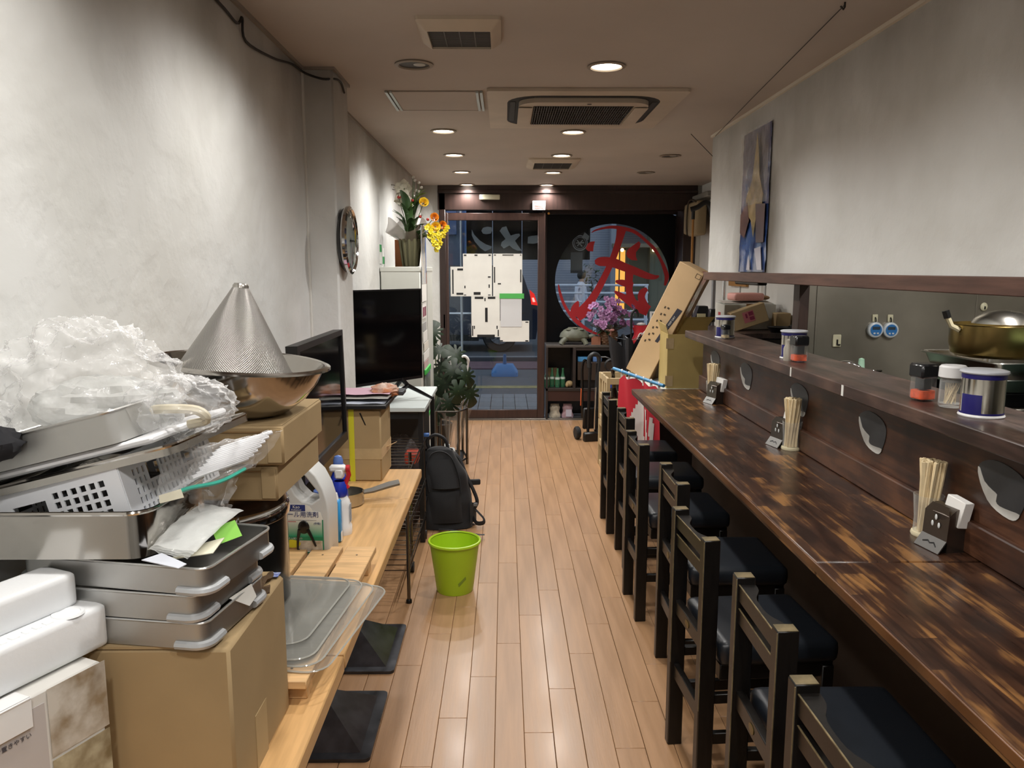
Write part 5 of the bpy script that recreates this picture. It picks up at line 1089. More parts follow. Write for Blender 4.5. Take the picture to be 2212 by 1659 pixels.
table(.45, 1.655, 'light wooden wall table under the foam box and the product carton', (.75, 1.4))
table(1.66, 2.866, 'light wooden wall table under the detergent bottle and clear sheets', (2.497,))
table(2.87, 3.315, 'short light wooden wall table under the taped carton', (3.047,))

# slatted pine board
t = thing('duckboard', 'raw pine slatted board lying on the wall table under the clear sheets', 'board', (-.56, 1.83, TZ), -.02)
for k in range(4): ob('slat', MB().box((-.165 + k * .098 + .0, 0, .045), (.086, .76, .018), .002), PINE, t)
for y in (-.33, .0, .31): ob('batten', MB().box((-.02, y, .018), (.37, .045, .036), .002), PINE, t)
nd = MB()
for y in (-.33, .31):
    for k in range(4): nd.seg((-.165 + k * .098, y, .0535), (-.165 + k * .098, y, .0548), .003, n=8)
ob('nail_heads', nd, mat('nail_grey', '#6d645a', .4, .6), t, kind='stuff')

# stack of clear acrylic partition sheets
ac = None
al = ['clear acrylic sheet at the bottom of the stack on the pine board', 'clear acrylic sheet, second from the bottom of the stack', 'clear acrylic sheet, second from the top of the stack', 'clear rounded acrylic sheet lying on top of the stack']
for k, (x, y, r, w_, d_) in enumerate(((-.51, 1.715, -.16, .36, .44), (-.535, 1.72, -.13, .36, .43), (-.56, 1.73, -.10, .36, .42), (-.585, 1.76, -.12, .35, .36))):
    t = thing('acrylic_sheet', al[k], 'acrylic sheet', (x, y, .7552 + k * .0052), r, 'clear acrylic sheets stacked on the pine board')
    ob('sheet', MB().prism(rrect(w_, d_, .045, 5), 0, .004), ACRY, t); o_ = rrect(w_, d_, .045, 5); ob('polished_edge', MB().tube([(x_, y_, .002) for x_, y_ in o_ + o_[:1]], .0022, 5, False), film('acrylic_edge', '#b5b4ac', .35, .1), t)

# big kraft carton with torn lid
t = thing('kraft_carton', 'large kraft carton with a torn lid edge on the wall table', 'carton', (-.615, 1.30, TZ), -.005)
BX, BY, BZ = .366, .30, .275
ob('carton_body', MB().box((0, 0, BZ / 2), (BX, BY, BZ), .005), CARD, t)
ob('lid_flap', MB().plate([(-BX / 2, -BY / 2, BZ), (BX / 2 - .035, -BY / 2, BZ + .001), (BX / 2 - .02, BY / 2, BZ + .003), (-BX / 2, BY / 2, BZ)], .004), CARD, t)
tw = MB(); e = []
for k in range(15):
    y = -BY / 2 + .012 + k * (BY - .02) / 14; e.append((BX / 2 - .036 + .016 * k / 14 + RD.uniform(-.004, .004), y, BZ + .005 + RD.uniform(0, .007)))
tw.tube(e, [RD.uniform(.004, .0075) for _ in e], 5)
ob('torn_edge', tw, mat('torn_fibre', '#54402a', .9, bump=(60, .6)), t)
ob('torn_flap', MB().plate([(BX / 2 - .03, .02, BZ + .006), (BX / 2 + .008, .035, BZ + .012), (BX / 2 + .002, .06, BZ + .016), (BX / 2 - .025, .05, BZ + .01)], .003), mat('torn_fibre', '#6d5233'), t)
ob('side_tape', MB().box((BX / 2 + .0006, -.02, .05), (.001, .06, .1)), mat('tan_tape', '#a8926c', .45), t)
ob('blue_print', MB().box((BX / 2 - .03, BY / 2 - .012, BZ + .0055), (.05, .022, .001)), mat('blue_pattern', '#2c4fae', .5, var=(120, .6), col2='#c9d0e4'), t)

# aluminium trays with corner guards
GU = mat('grey_corner_guard', '#b4b7ba', .35, .3)
def alutray(w_, d_, h_, r=.02):
    mb = MB(); o_ = rrect(w_, d_, r, 5); i_ = rrect(w_ - .003, d_ - .003, r - .0015, 5); n = len(o_)
    v = [(x, y, 0) for x, y in o_] + [(x, y, h_) for x, y in o_] + [(x * 1.012, y * 1.012, h_ + .0015) for x, y in o_] + [(x, y, h_) for x, y in i_] + [(x, y, .002) for x, y in i_]
    mb.add(v, [tuple(reversed(range(n)))] + [(q * n + k, q * n + (k + 1) % n, (q + 1) * n + (k + 1) % n, (q + 1) * n + k) for q in range(4) for k in range(n)] + [tuple(range(4 * n, 5 * n))]); return mb, o_
ta = None; TRW, TRD, TRH = .33, .205, .042
trl = ['aluminium tray with grey corner guards, lowest of three on the kraft carton', 'aluminium tray with grey corner guards, middle of three on the kraft carton', 'aluminium tray full of papers, topmost of three on the kraft carton']
# near aisle corner of the stack
for k, (cx_, cy_, r) in enumerate(((-.462, 1.135, -.15), (-.470, 1.133, -.17), (-.452, 1.128, -.20))):
    z = .981 + k * .0455; c_, s_ = math.cos(r), math.sin(r); lx, ly = -TRW / 2, TRD / 2
    loc = (cx_ + lx * c_ - ly * s_, cy_ + lx * s_ + ly * c_, z)
    if ta is None:
        ta = thing('aluminium_tray', trl[0], 'tray', loc, r, 'three aluminium trays stacked on the kraft carton'); mb, o_ = alutray(TRW, TRD, TRH)
        ob('tray_body', mb, ALU, ta); ob('rim', MB().tube([(x, y, TRH) for x, y in o_ + o_[:1]], .0022, 6, False), mat('tray_rim', '#c4c5c4', .3, .8), ta)
        for sx in (1, -1):
            for sy in (1, -1):
                pts = [(sx * (TRW / 2 - .05), sy * (TRD / 2 + .001), .006)] + [(sx * (TRW / 2 - .02 + .0215 * math.cos(a)), sy * (TRD / 2 - .02 + .0215 * math.sin(a)), .006) for a in [PI / 2 - i * PI / 10 for i in range(6)]] + [(sx * (TRW / 2 + .001), sy * (TRD / 2 - .05), .006)]
                ob('corner_guard', MB().tube(pts, .0068, 8), GU, ta)
    else: dup(ta, loc, r, trl[k])
# papers in the top tray
def paper(name, label, cat, pts, m_, th=.0012, group=None): return tag(ob(name, MB().plate(pts, th), m_), label, cat, group)
paper('green_card', 'lime green card standing in the top aluminium tray', 'card', [(-.470, 1.225, 1.118), (-.445, 1.268, 1.118), (-.462, 1.285, 1.14), (-.487, 1.243, 1.14)], mat('lime_card', '#7fc043', .6))
paper('paper_slip', 'cream folded slip lying in the top aluminium tray', 'paper', [(-.52, 1.15, 1.1212), (-.455, 1.165, 1.1262), (-.462, 1.235, 1.1262), (-.50, 1.215, 1.1212)], mat('cream_slip', '#d6d2bd', .7))
paper('paper_slip', 'bluish white slip hanging over the rim of the top aluminium tray', 'paper', [(-.545, 1.12, 1.1325), (-.485, 1.108, 1.124), (-.478, 1.12, 1.126), (-.53, 1.155, 1.130)], mat('blue_slip', '#c4c8d2', .7))
paper('white_slip', 'white receipt caught between the two lower aluminium trays', 'paper', [(-.452, 1.215, 1.03), (-.437, 1.28, 1.028), (-.432, 1.288, 1.002), (-.436, 1.262, .996)], PAPER)
def quad(p, q, r, s_, nu=10, nv=8, wob=.006, sd=0.0):        # soft sheet through four corners
    return MB().sheet(lambda u, v: (p + (q - p) * u) * (1 - v) + (s_ + (r - s_) * u) * v + V((0, 0, wob * NZ.noise(V((u * 4, v * 4, sd))) + wob * math.sin(PI * v))), nu, nv)
for k in range(4):
    tag(ob('plastic_sleeve', quad(at(318 + 4 * k, 1188 - 3 * k, 1.16), at(405 + 6 * k, 1208 - 5 * k, 1.14), at(500 + 9 * k, 1112 - 3 * k, 1.31), at(425 + 4 * k, 1098 - 4 * k, 1.31), sd=k), BAG2), ['lowest', 'second lowest', 'second highest', 'uppermost'][k] + ' milky plastic sleeve of the fan in the top aluminium tray', 'plastic sleeve', 'milky sleeves in the top tray')
tag(ob('clear_folder', quad(at(285, 1150, 1.20), at(318, 1192, 1.17), at(435, 1105, 1.32), at(395, 1058, 1.32), wob=.012), film('glossy_folder', '#b5b2a8', .45, .1, (5, .4))), 'glossy clear folder leaning beside the sleeves in the top tray', 'folder')

# foam box on printed product carton
FOAM = mat('white_foam', '#e6e8ea', .6, bump=(120, .12, .003))
RZ = -.43
t = thing('foam_box', 'white polystyrene box with a raised lid on the printed product carton', 'foam box', (-.735, 1.056, .980), RZ)
ob('lid_rim', _soft((0, 0, .0345), (.12, .28, .069), .010), FOAM, t)
ob('raised_lid', _soft((-.012, .0, .095), (.072, .24, .054), .010), FOAM, t)
mb = MB()
for k in range(6): mb.box((.042, -.03 + k * .017, .0692), (.012, .006 + .003 * (k % 3), .002), .0008)
mb.lathe([(.016, -.001), (.018, .0015), (.022, .0015), (.024, -.001)], 24, c=(.038, .09, .069), m=None)
ob('moulded_marks', mb, FOAM, t)
t = thing('product_carton', 'white printed product carton with tank pictures under the foam box', 'carton', (-.727, 1.0, TZ), RZ)
PW, PD, PH = .11, .30, .276
WCARD = mat('white_print_card', '#d3d1cc', .55, var=(4, .03))
ob('carton_body', MB().box((0, 0, PH / 2), (PW, PD, PH), .003), WCARD, t)
F = PW / 2 + .0004
lp = ob('side_print', MB().box((F, -.045, .133), (.0006, .205, .25)), mat('lilac_print', '#b9b3b1', .5, var=(3, .05)), t)
def onface(u0, v0, u1, v1, d=.0008): return MB().box((F + d, (u0 + u1) / 2, (v0 + v1) / 2), (.0006, u1 - u0, v1 - v0))
ob('photo_print', onface(.062, .17, .155, .275), mat('photo_print_a', '#8d7b62', .4, var=(26, .5), col2='#c9c4bb'), t)
ob('photo_print', onface(.062, .085, .155, .165), mat('photo_print_b', '#77684c', .4, var=(30, .5), col2='#b5ac92'), t)
ob('photo_print', onface(.062, -.0, .155, .078), mat('photo_print_c', '#4e453b', .4, var=(30, .5), col2='#a59a90'), t)
ob('printed_line', onface(-.13, .085, .05, .088).box((F + .0008, -.05, .16), (.0006, .003, .11)).box((F + .0008, -.043, .165), (.0006, .002, .10)).box((F + .0008, -.07, .125), (.0006, .035, .05)).box((F + .0008, -.015, .125), (.0006, .035, .05)), mat('print_grey', '#8d8f99', .5), lp)
ob('printed_tank', MB().lathe([(.0, 0), (.03, .0005)], 24, m=M.Translation((F + .001, -.115, .16)) @ M.Rotation(PI / 2, 4, 'Y') @ M.Diagonal((1.5, .8, 1, 1))), mat('print_beige', '#a79b93', .5), lp)
lf = MB()
for k in range(4): leaf(lf, (F + .001, -.14 + .02 * k, .235 + .004 * k), (F + .001, -.12 + .02 * k, .25 + .004 * k), .006, 0, 3)
ob('printed_leaf', lf, mat('print_green', '#6f9a72', .5), lp)
ob('caption', text_mesh('お好みのサイズで置きやすい', .0085, mat('print_ink', '#4b4a52', .6), .0002), None, lp, loc=(F + .0012, -.02, .222), rot=facing((1, 0, 0)))
ob('clip_tab', MB().box((F + .003, .0, PH - .02), (.003, .075, .045), .001).box((F - .012, .0, PH + .001), (.035, .075, .003), .001), WHITEP, t)
ob('top_print', MB().box((.06, -.1, PH + .0004), (.07, .03, .0006)), mat('print_grey', '#8d8f99'), t)

# polished steel tray, leaning white basket, shallow trays
def mtx(loc, rz, ry=0.0, rx=0.0): return (rx, ry, rz)
t = thing('deep_steel_tray', 'deep polished steel tray spanning the foam box and aluminium trays', 'tray', (-.692, 1.27, 1.122), (0, -.012, -.03))
mb, o_ = alutray(.30, .235, .075, .035)
ob('tray_body', mb, STEELD, t); ob('rim', MB().tube([(x, y, .072) for x, y in o_ + o_[:1]], .0035, 6, False), STEELD, t)
def perforated(w_, h_, holes, th=.003):          # plate in local xz, cells removed for holes
    xs_ = sorted({0, w_} | {h[0] for h in holes} | {h[2] for h in holes}); zs_ = sorted({0, h_} | {h[1] for h in holes} | {h[3] for h in holes}); mb = MB(); idx = {}
    for i, x in enumerate(xs_):
        for j, z in enumerate(zs_): idx[i, j] = len(mb.v); mb.v.append((x, 0, z))
    for i in range(len(xs_) - 1):
        for j in range(len(zs_) - 1):
            cx_, cz_ = (xs_[i] + xs_[i + 1]) / 2, (zs_[j] + zs_[j + 1]) / 2
            if not any(h[0] < cx_ < h[2] and h[1] < cz_ < h[3] for h in holes): mb.f.append((idx[i, j], idx[i + 1, j], idx[i + 1, j + 1], idx[i, j + 1]))
    return mb
BASK = mat('white_basket', '#e3e6ec', .4)
# local frame: corner at origin, -x along the long face, +y along the short face, tilted about y
t = thing('white_basket', 'white plastic storage basket with square holes leaning in the steel tray', 'basket', (-.578, 1.175, 1.176), (0, -.27, -.13))
BL, BS, BH = .25, .27, .10
hol = []
for r in range(4):
    for c in range(6): hol.append((BL - .028 - c * .0165 - .0105, BH - .026 - r * .0155 - .010, BL - .028 - c * .0165, BH - .026 - r * .0155))
hol2 = [h for h in hol]; hol2.append((.055, .040, .115, .066)); hol2 += [(.03, .05, .04, .06), (.03, .034, .04, .044), (.012, .05, .022, .06)]
def wall(name, mb, loc, rot):
    o = ob(name, mb, BASK, t, loc=loc, rot=rot, smooth=0); s_ = o.modifiers.new('thickness', 'SOLIDIFY'); s_.thickness = .0028; s_.offset = 0; return o
wall('long_side', perforated(BL, BH, hol2), (-BL, 0, 0), (0, 0, 0)); wall('long_side', perforated(BL, BH, hol2), (-BL, BS, 0), (0, 0, 0))
sl = []
for r in range(5):
    for c in range(18):
        x0 = .03 + c * .0128
        if r < 2 and (3 <= c <= 5 or 11 <= c <= 13): continue
        sl.append((x0, BH - .024 - r * .0155 - .0105, x0 + .0055, BH - .024 - r * .0155))
sl += [(.03 + 3 * .0128, BH - .05, .03 + 5 * .0128 + .008, BH - .022), (.03 + 11 * .0128, BH - .05, .03 + 13 * .0128 + .008, BH - .022)]
wall('short_side', perforated(BS, BH, sl), (0, 0, 0), (0, 0, PI / 2)); wall('short_side', perforated(BS, BH, sl), (-BL, 0, 0), (0, 0, PI / 2))
ob('basket_floor', MB().box((-BL / 2, BS / 2, .002), (BL, BS, .004)), BASK, t)
ob('rim', MB().tube([(0, 0, BH), (-BL, 0, BH), (-BL, BS, BH), (0, BS, BH), (0, 0, BH)], .004, 6, False), BASK, t)
tag(ob('grey_cloth', MB().sheet(lambda u, v: (-.80 + .20 * u, 1.22 + .17 * v, 1.215 + .07 * u + .02 * math.sin(7 * u + 3) * math.sin(6 * v)), 14, 10), mat('grey_cloth', '#8c8a82', .9, bump=(60, .3))), 'grey cloth bundled inside the white basket', 'cloth')
t = thing('wide_steel_tray', 'wide shallow steel tray wrapped in film on top of the white basket', 'tray', (-.655, 1.32, 1.243), (0, -.25, -.10))
mb, o_ = alutray(.34, .28, .014, .02); ob('tray_body', mb, STEEL, t); ob('rim', MB().tube([(x, y, .014) for x, y in o_ + o_[:1]], .0032, 6, False), STEELD, t)
tag(ob('foam_sheet', MB().box((0, 0, .008), (.30, .255, .012), .004), mat('white_film_sheet', '#dcdde0', .35, bump=(14, .3)), loc=(-.672, 1.315, 1.261), rot=(0, -.25, -.10)), 'white wrapped sheet lying inside the wide steel tray', 'sheet')
t = thing('inner_tray', 'dull aluminium tray holding the crumpled clear bags', 'tray', (-.71, 1.29, 1.268), (0, -.25, -.10))
mb, o_ = alutray(.27, .21, .05, .02); ob('tray_body', mb, mat('matt_aluminium', '#bdbdba', .5, .85, var=(5, .06)), t); ob('rim', MB().tube([(x, y, .05) for x, y in o_ + o_[:1]], .0025, 6, False), ALU, t)

# crumpled clear plastic bags
def crumple(c_, r_, seed, n=56, k=34, amp=.35, flat=0.0):
    mb = MB(); v = []
    for j in range(k + 1):
        th_ = PI * j / k
        for i in range(n):
            a = 2 * PI * i / n; d_ = V((math.sin(th_) * math.cos(a), math.sin(th_) * math.sin(a), math.cos(th_)))
            q = d_ * 2.1 + V((seed, seed * .7, 0)); f1 = abs(NZ.noise(q)); f2 = abs(NZ.noise(q * 2.6)); f3 = abs(NZ.noise(q * 6))
            s_ = 1 + amp * (.5 - f1 * 1.3) - amp * .5 * f2 - amp * .22 * f3
            p = V((c_[0] + d_.x * r_[0] * s_, c_[1] + d_.y * r_[1] * s_, c_[2] + d_.z * r_[2] * s_))
            if p.z < flat: p.z = flat + (p.z - flat) * .12
            v.append(p)
    f = [(j * n + i, (j + 1) * n + i, (j + 1) * n + (i + 1) % n, j * n + (i + 1) % n) for j in range(k) for i in range(n)]
    return mb.add(v, f)
t = thing('clear_bag', 'large crumpled clear plastic bag heaped in the dull aluminium tray', 'plastic bag', (0, 0, 0))
ob('bag_film', crumple((-.70, 1.29, 1.36), (.15, .10, .115), 3.1, 110, 66, amp=.34), BAG, t, smooth=180)
ob('milky_bundle', crumple((-.68, 1.32, 1.33), (.12, .06, .05), 9.4, 30, 18, .4), BAG2, t, smooth=30)
t = thing('clear_bag', 'clear plastic bag spilling over the tray edge towards the steel bowl', 'plastic bag', (0, 0, 0))
ob('bag_film', crumple((-.55, 1.30, 1.335), (.085, .08, .05), 5.7, 80, 46, .34), BAG, t, smooth=180)
ob('rope_handle', MB().tube(smoothline([(-.58, 1.27, 1.335), (-.54, 1.25, 1.34), (-.50, 1.25, 1.337), (-.49, 1.26, 1.32), (-.52, 1.26, 1.312)], 4), .008, 7), mat('cream_rope', '#cfc6ae', .6), t)
tag(ob('black_cloth', crumple((-.79, 1.16, 1.30), (.05, .05, .03), 1.3, 24, 14, .3), mat('black_cloth', '#17171c', .9)), 'black cloth poking out beside the crumpled bag', 'cloth')
# zip bag with straws
t = thing('zip_bag', 'clear zip bag of white straws with a teal seal over the tray edge', 'plastic bag', (0, 0, 0))
pa_, pb_ = at(335, 1085, 1.17), at(545, 1010, 1.36)
tq0, tq1 = at(425, 985, 1.30), at(612, 930, 1.42)
def zipf(off, sd):
    def fn(u, v):
        q = pa_ + (pb_ - pa_) * u; q = q + (tq0 + (tq1 - tq0) * u - q) * v; b = math.sin(PI * min(1, max(0, v))); return V((q.x, q.y - off * .5 * b, q.z + off * (1 - u * .4) * b + .007 * NZ.noise(V((u * 9, v * 7, sd)))))
    return fn
ob('bag_film', MB().sheet(zipf(.045, 2), 26, 14).sheet(zipf(-.012, 5), 26, 14), BAG, t, smooth=180)
ob('zip_seal', MB().tube([pa_ + (pb_ - pa_) * (.08 + .84 * k / 14) + V((0, -.002, .004 * math.sin(k * .5))) for k in range(15)], .0035, 6), mat('teal_seal', '#35a893', .4), t)
ob('seal_tab', MB().plate([pa_ + V((.01, -.006, .0)), pa_ + V((.04, .012, .004)), pa_ + V((.036, .012, .018)), pa_ + V((.008, -.004, .012))], .001), mat('cream_slip', '#d6d2bd'), t)
for k in range(12):
    u0 = .30 + .02 * (k % 3); f_ = .12 + .06 * k; q0 = (pa_ + (pb_ - pa_) * u0) * (1 - f_) + (tq0 + (tq1 - tq0) * u0) * f_ + V((0, 0, .012)); q1 = (pa_ + (pb_ - pa_) * (.90 + .04 * (k % 2))) * (1 - f_) + (tq0 + (tq1 - tq0) * (.90 + .04 * (k % 2))) * f_ + V((0, 0, .014)); ob('straw', MB().seg(q0, q1, .0042, n=8), mat('white_straw', '#e4e6ea', .4), t)
t = thing('clear_bag', 'small limp clear bag hanging down in front of the flat cartons', 'plastic bag', (0, 0, 0)); lb0, lb1, lb2, lb3 = at(395, 1050, 1.30), at(515, 1030, 1.37), at(440, 1128, 1.29), at(490, 1118, 1.33)
ob('bag_film', MB().sheet(lambda u, v: (lb0 + (lb1 - lb0) * u) * (1 - v) + (lb2 + (lb3 - lb2) * u) * v + V((0, .05 * NZ.noise(V((u * 5, v * 4, 1))), .015 * math.sin(9 * u) * v)), 24, 24), BAG, t, smooth=25)

# stock pot, flat cartons, steel bowl and strainer
t = thing('stock_pot', 'tall black stock pot with chrome band under the flat cartons', 'stock pot', (-.675, 1.805, TZ + .0555))
ob('pot_body', MB().lathe([(.0005, .0), (.14, 0), (.148, .01), (.148, .232), (.0005, .233)], 48), mat('pot_black', '#151413', .22, coat=.5), t)
ob('chrome_band', MB().lathe([(.1485, .225), (.154, .23), (.155, .242), (.153, .257), (.149, .261)], 48), CHROME, t)
ob('steel_collar', MB().lathe([(.149, .261), (.146, .275), (.146, .318), (.15, .33), (.0005, .331)], 48), mat('brown_steel', '#5d5248', .22, .9), t)
ob('clip', MB().box((.06, -.142, .245), (.05, .02, .045), .004), CHROME, t)
def flat(name, label, loc, d_, r, open_=True):
    t = thing('flat_carton', label, 'carton', loc, r, 'flat kraft cartons on the stock pot')
    ob('carton_body', MB().box((0, 0, d_[2] / 2), d_, .004), CARD, t); ob('lid_seam', MB().box((0, -d_[1] / 2 - .001, d_[2] - .012), (d_[0] - .02, .002, .003)), CARDIN, t)
    ob('corner_tuck', MB().box((d_[0] / 2 - .018, -d_[1] / 2 - .0015, d_[2] / 2), (.03, .003, d_[2] - .012), .001), CARD, t); ob('top_flap', MB().box((0, .0, d_[2] + .001), (d_[0] - .006, d_[1] - .008, .002), .0008), CARD, t)
flat('flat_carton', 'lower flat kraft carton resting on the stock pot', (-.647, 1.735, 1.0875), (.36, .33, .076), -.02)
flat('flat_carton', 'upper flat kraft carton under the steel bowl', (-.637, 1.725, 1.166), (.37, .335, .082), .0)
t = thing('steel_bowl', 'wide polished steel mixing bowl on the flat cartons', 'bowl', (-.578, 1.675, 1.2535), (0, .09, 0))
prof = [(.0005, .003), (.075, .0), (.105, .014), (.138, .043), (.161, .078), (.174, .112)]
ob('bowl', MB().lathe(prof + [(.178, .114)] + [(r - .003 if r > .01 else r, z + .003) for r, z in reversed(prof)], 72), STEELD, t)
ob('rim', MB().lathe([(.173, .113), (.178, .117), (.187, .114), (.188, .110), (.179, .110)], 72), STEELD, t)
CONE = bpy.data.materials.new('pierced_steel'); CONE.use_nodes = True; nt = CONE.node_tree; b_ = nt.nodes['Principled BSDF']; b_.inputs['Metallic'].default_value = .9; b_.inputs['Roughness'].default_value = .3
tc = nt.nodes.new('ShaderNodeTexCoord'); gr = nt.nodes.new('ShaderNodeTexGradient'); gr.gradient_type = 'RADIAL'; nt.links.new(tc.outputs['Object'], gr.inputs[0]); sp = nt.nodes.new('ShaderNodeSeparateXYZ'); nt.links.new(tc.outputs['Object'], sp.inputs[0])
def _mth(op, a, c):
    k = nt.nodes.new('ShaderNodeMath'); k.operation = op
    for i, q in enumerate((a, c)):
        if q is None: continue
        if hasattr(q, 'links'): nt.links.new(q, k.inputs[i])
        else: k.inputs[i].default_value = q
    return k.outputs[0]
dots = _mth('MULTIPLY', _mth('SINE', _mth('MULTIPLY', gr.outputs['Fac'], 2 * PI * 130), None), _mth('SINE', _mth('MULTIPLY', sp.outputs[2], 2 * PI / .0042), None))
rp = nt.nodes.new('ShaderNodeValToRGB'); rp.color_ramp.elements[0].position = .25; rp.color_ramp.elements[1].position = .5; rp.color_ramp.elements[0].color = lin('#aeaba7'); rp.color_ramp.elements[1].color = lin('#77746f'); nt.links.new(dots, rp.inputs[0]); nt.links.new(rp.outputs[0], b_.inputs['Base Color'])
bp = nt.nodes.new('ShaderNodeBump'); bp.invert = True; bp.inputs['Strength'].default_value = .5; bp.inputs['Distance'].default_value = .001; nt.links.new(dots, bp.inputs['Height']); nt.links.new(bp.outputs[0], b_.inputs['Normal'])
t = thing('cone_strainer', 'pierced steel cone strainer standing upside down in the bowl', 'strainer', (-.583, 1.675, 1.342), (0, .11, 0))
ob('cone', MB().lathe([(.120, 0), (.117, .01), (.016, .186)], 64), CONE, t); ob('tip_cap', MB().lathe([(.017, .18), (.0165, .189), (.013, .194), (.0005, .195)], 28), STEEL, t); ob('rim_band', MB().lathe([(.121, -.006), (.123, 0), (.119, .008)], 64), STEEL, t)

# detergent bottle and cleaners
t = thing('detergent_bottle', 'large translucent detergent bottle with a green label and loop handle', 'bottle', (-.592, 2.235, TZ), -.06)
JUG = mat('milky_bottle', '#dcdddb', .35, trans=.2)
pl_ = [(-.082, .01), (-.07, 0), (.07, 0), (.082, .012), (.084, .16), (.08, .20), (.07, .235), (.05, .275), (.02, .305), (.0, .303), (-.02, .285), (-.045, .255), (-.06, .245), (-.075, .235), (-.082, .22)]
ho = [(.058, .208), (.035, .192), (.008, .198), (-.014, .22), (-.028, .25), (-.018, .276), (.0, .285), (.018, .274), (.036, .250), (.055, .225)]
def bridge_plate(outer, inner, y0, y1):
    import mathutils
    bm = bmesh.new()
    for lp_ in (outer, inner):
        vs_ = [bm.verts.new((x, y0, z)) for x, z in lp_]
        for i in range(len(vs_)): bm.edges.new((vs_[i], vs_[(i + 1) % len(vs_)]))
    bmesh.ops.triangle_fill(bm, use_beauty=True, edges=bm.edges[:])
    r_ = bmesh.ops.extrude_face_region(bm, geom=bm.faces[:]); bmesh.ops.translate(bm, vec=(0, y1 - y0, 0), verts=[g for g in r_['geom'] if isinstance(g, bmesh.types.BMVert)])
    bm.verts.index_update(); mb = MB().add([v.co.copy() for v in bm.verts], [tuple(v.index for v in f.verts) for f in bm.faces]); bm.free(); return mb
o = ob('bottle_body', bridge_plate(pl_, ho, -.05, .05), JUG, t, smooth=60); bv = o.modifiers.new('round', 'BEVEL'); bv.width = .014; bv.segments = 3; bv.limit_method = 'ANGLE'; bv.angle_limit = math.radians(50)
ob('cap', MB().seg((-.058, 0, .235), (-.068, 0, .262), .022, .02, n=20), WHITEP, t)
LY = -.0508
lbp = [(-.08, .02), (.045, .028), (.058, .035), (.06, .06), (.06, .125), (.052, .148), (.03, .152), (.02, .166), (-.0, .172), (-.08, .172)]
fxz = M(((1, 0, 0, 0), (0, 0, 1, LY), (0, 1, 0, 0), (0, 0, 0, 1)))
lb = ob('label', MB().prism(lbp, -.0006, 0, fxz), PAPER, t, loc=(.008, 0, .02))
GN = bpy.data.materials.new('label_green'); GN.use_nodes = True; nt = GN.node_tree; b_ = nt.nodes['Principled BSDF']; b_.inputs['Roughness'].default_value = .45; tc = nt.nodes.new('ShaderNodeTexCoord'); sp = nt.nodes.new('ShaderNodeSeparateXYZ'); mr = nt.nodes.new('ShaderNodeMapRange'); mr.inputs[1].default_value = .075; mr.inputs[2].default_value = .125; rp = nt.nodes.new('ShaderNodeValToRGB'); rp.color_ramp.elements[0].color = lin('#2da27c'); rp.color_ramp.elements[1].color = lin('#e3e2dc')
nt.links.new(tc.outputs['Object'], sp.inputs[0]); nt.links.new(sp.outputs[2], mr.inputs[0]); nt.links.new(mr.outputs[0], rp.inputs[0]); nt.links.new(rp.outputs[0], b_.inputs['Base Color'])
def lab_(name, x0, z0, x1, z1, m_, d=.001): return ob(name, MB().box(((x0 + x1) / 2, LY - d, (z0 + z1) / 2), (x1 - x0, .0005, z1 - z0)), m_, lb)
lab_('green_fade', -.08, .072, .058, .125, GN); lab_('green_band', -.08, .062, .058, .073, mat('band_green', '#17825c', .45), .0014); lab_('green_border', .0565, .03, .06, .125, mat('band_green', '#17825c'), .0016); lab_('green_border', -.08, .0235, .05, .027, mat('band_green', '#17825c'), .0016)
lab_('photo_print', -.02, .03, .055, .06, mat('label_photo', '#a89a86', .5, var=(60, .5), col2='#d2cdc2')); lab_('photo_print', -.08, .03, -.022, .046, mat('label_photo2', '#a07a4c', .5, var=(70, .4)))
ob('yellow_burst', MB().lathe([(.0, .0005), (.022, 0)], 12, m=M.Translation((-.035, LY - .0016, .052)) @ M.Rotation(PI / 2, 4, 'X') @ M.Diagonal((1.2, .6, 1, 1))), mat('burst_yellow', '#d6cf2c', .5), lb)
NV2 = mat('label_navy2', '#1d2f73', .5)
lab_('brand_panel', -.05, .150, .008, .169, NV2); ob('brand_letters', text_mesh('Kao', .013, PAPER, .0002), None, lb, loc=(-.018, LY - .0018, .1625), rot=facing((0, -1, 0))); ob('brand_letters', text_mesh('Professional', .006, PAPER, .0002), None, lb, loc=(-.018, LY - .0018, .154), rot=facing((0, -1, 0)))
ob('lettering', text_mesh('オール用洗剤', .0185, NV2, .0002), None, lb, loc=(-.008, LY - .0016, .139), rot=facing((0, -1, 0))); lab_('fine_print', -.075, .122, .04, .1235, mat('fine_ink', '#8d8f98', .6)); lab_('fine_print', -.075, .117, -.02, .1195, mat('fine_red', '#c06a70', .6))
ob('seal_mark', text_mesh('(中性)', .008, NV2, .0002), None, lb, loc=(.042, LY - .0018, .113), rot=facing((0, -1, 0))); ob('lettering', text_mesh('かんたん拭き取り', .007, PAPER, .0002), None, lb, loc=(-.03, LY - .0022, .0672), rot=facing((0, -1, 0)))
bs = MB().m_at(M.Translation((.022, 0, 0))).ball((-.02, LY - .002, .102), (.017, .004, .02), 12, 8).tube([(-.032, LY - .002, .095), (-.038, LY - .002, .065), (-.04, LY - .002, .035)], [.006, .004, .003], 6).tube([(-.008, LY - .002, .095), (.004, LY - .002, .07), (.014, LY - .002, .045)], [.006, .004, .003], 6).tube([(-.04, LY - .002, .035), (-.031, LY - .002, .027)], .004, 6)
ob('burnt_stain', bs, mat('burnt_black', '#12100e', .3), lb)
SQ = mat('blue_cap', '#6f8fd8', .25, trans=.3); RB = mat('royal_blue', '#1f35a8', .35)
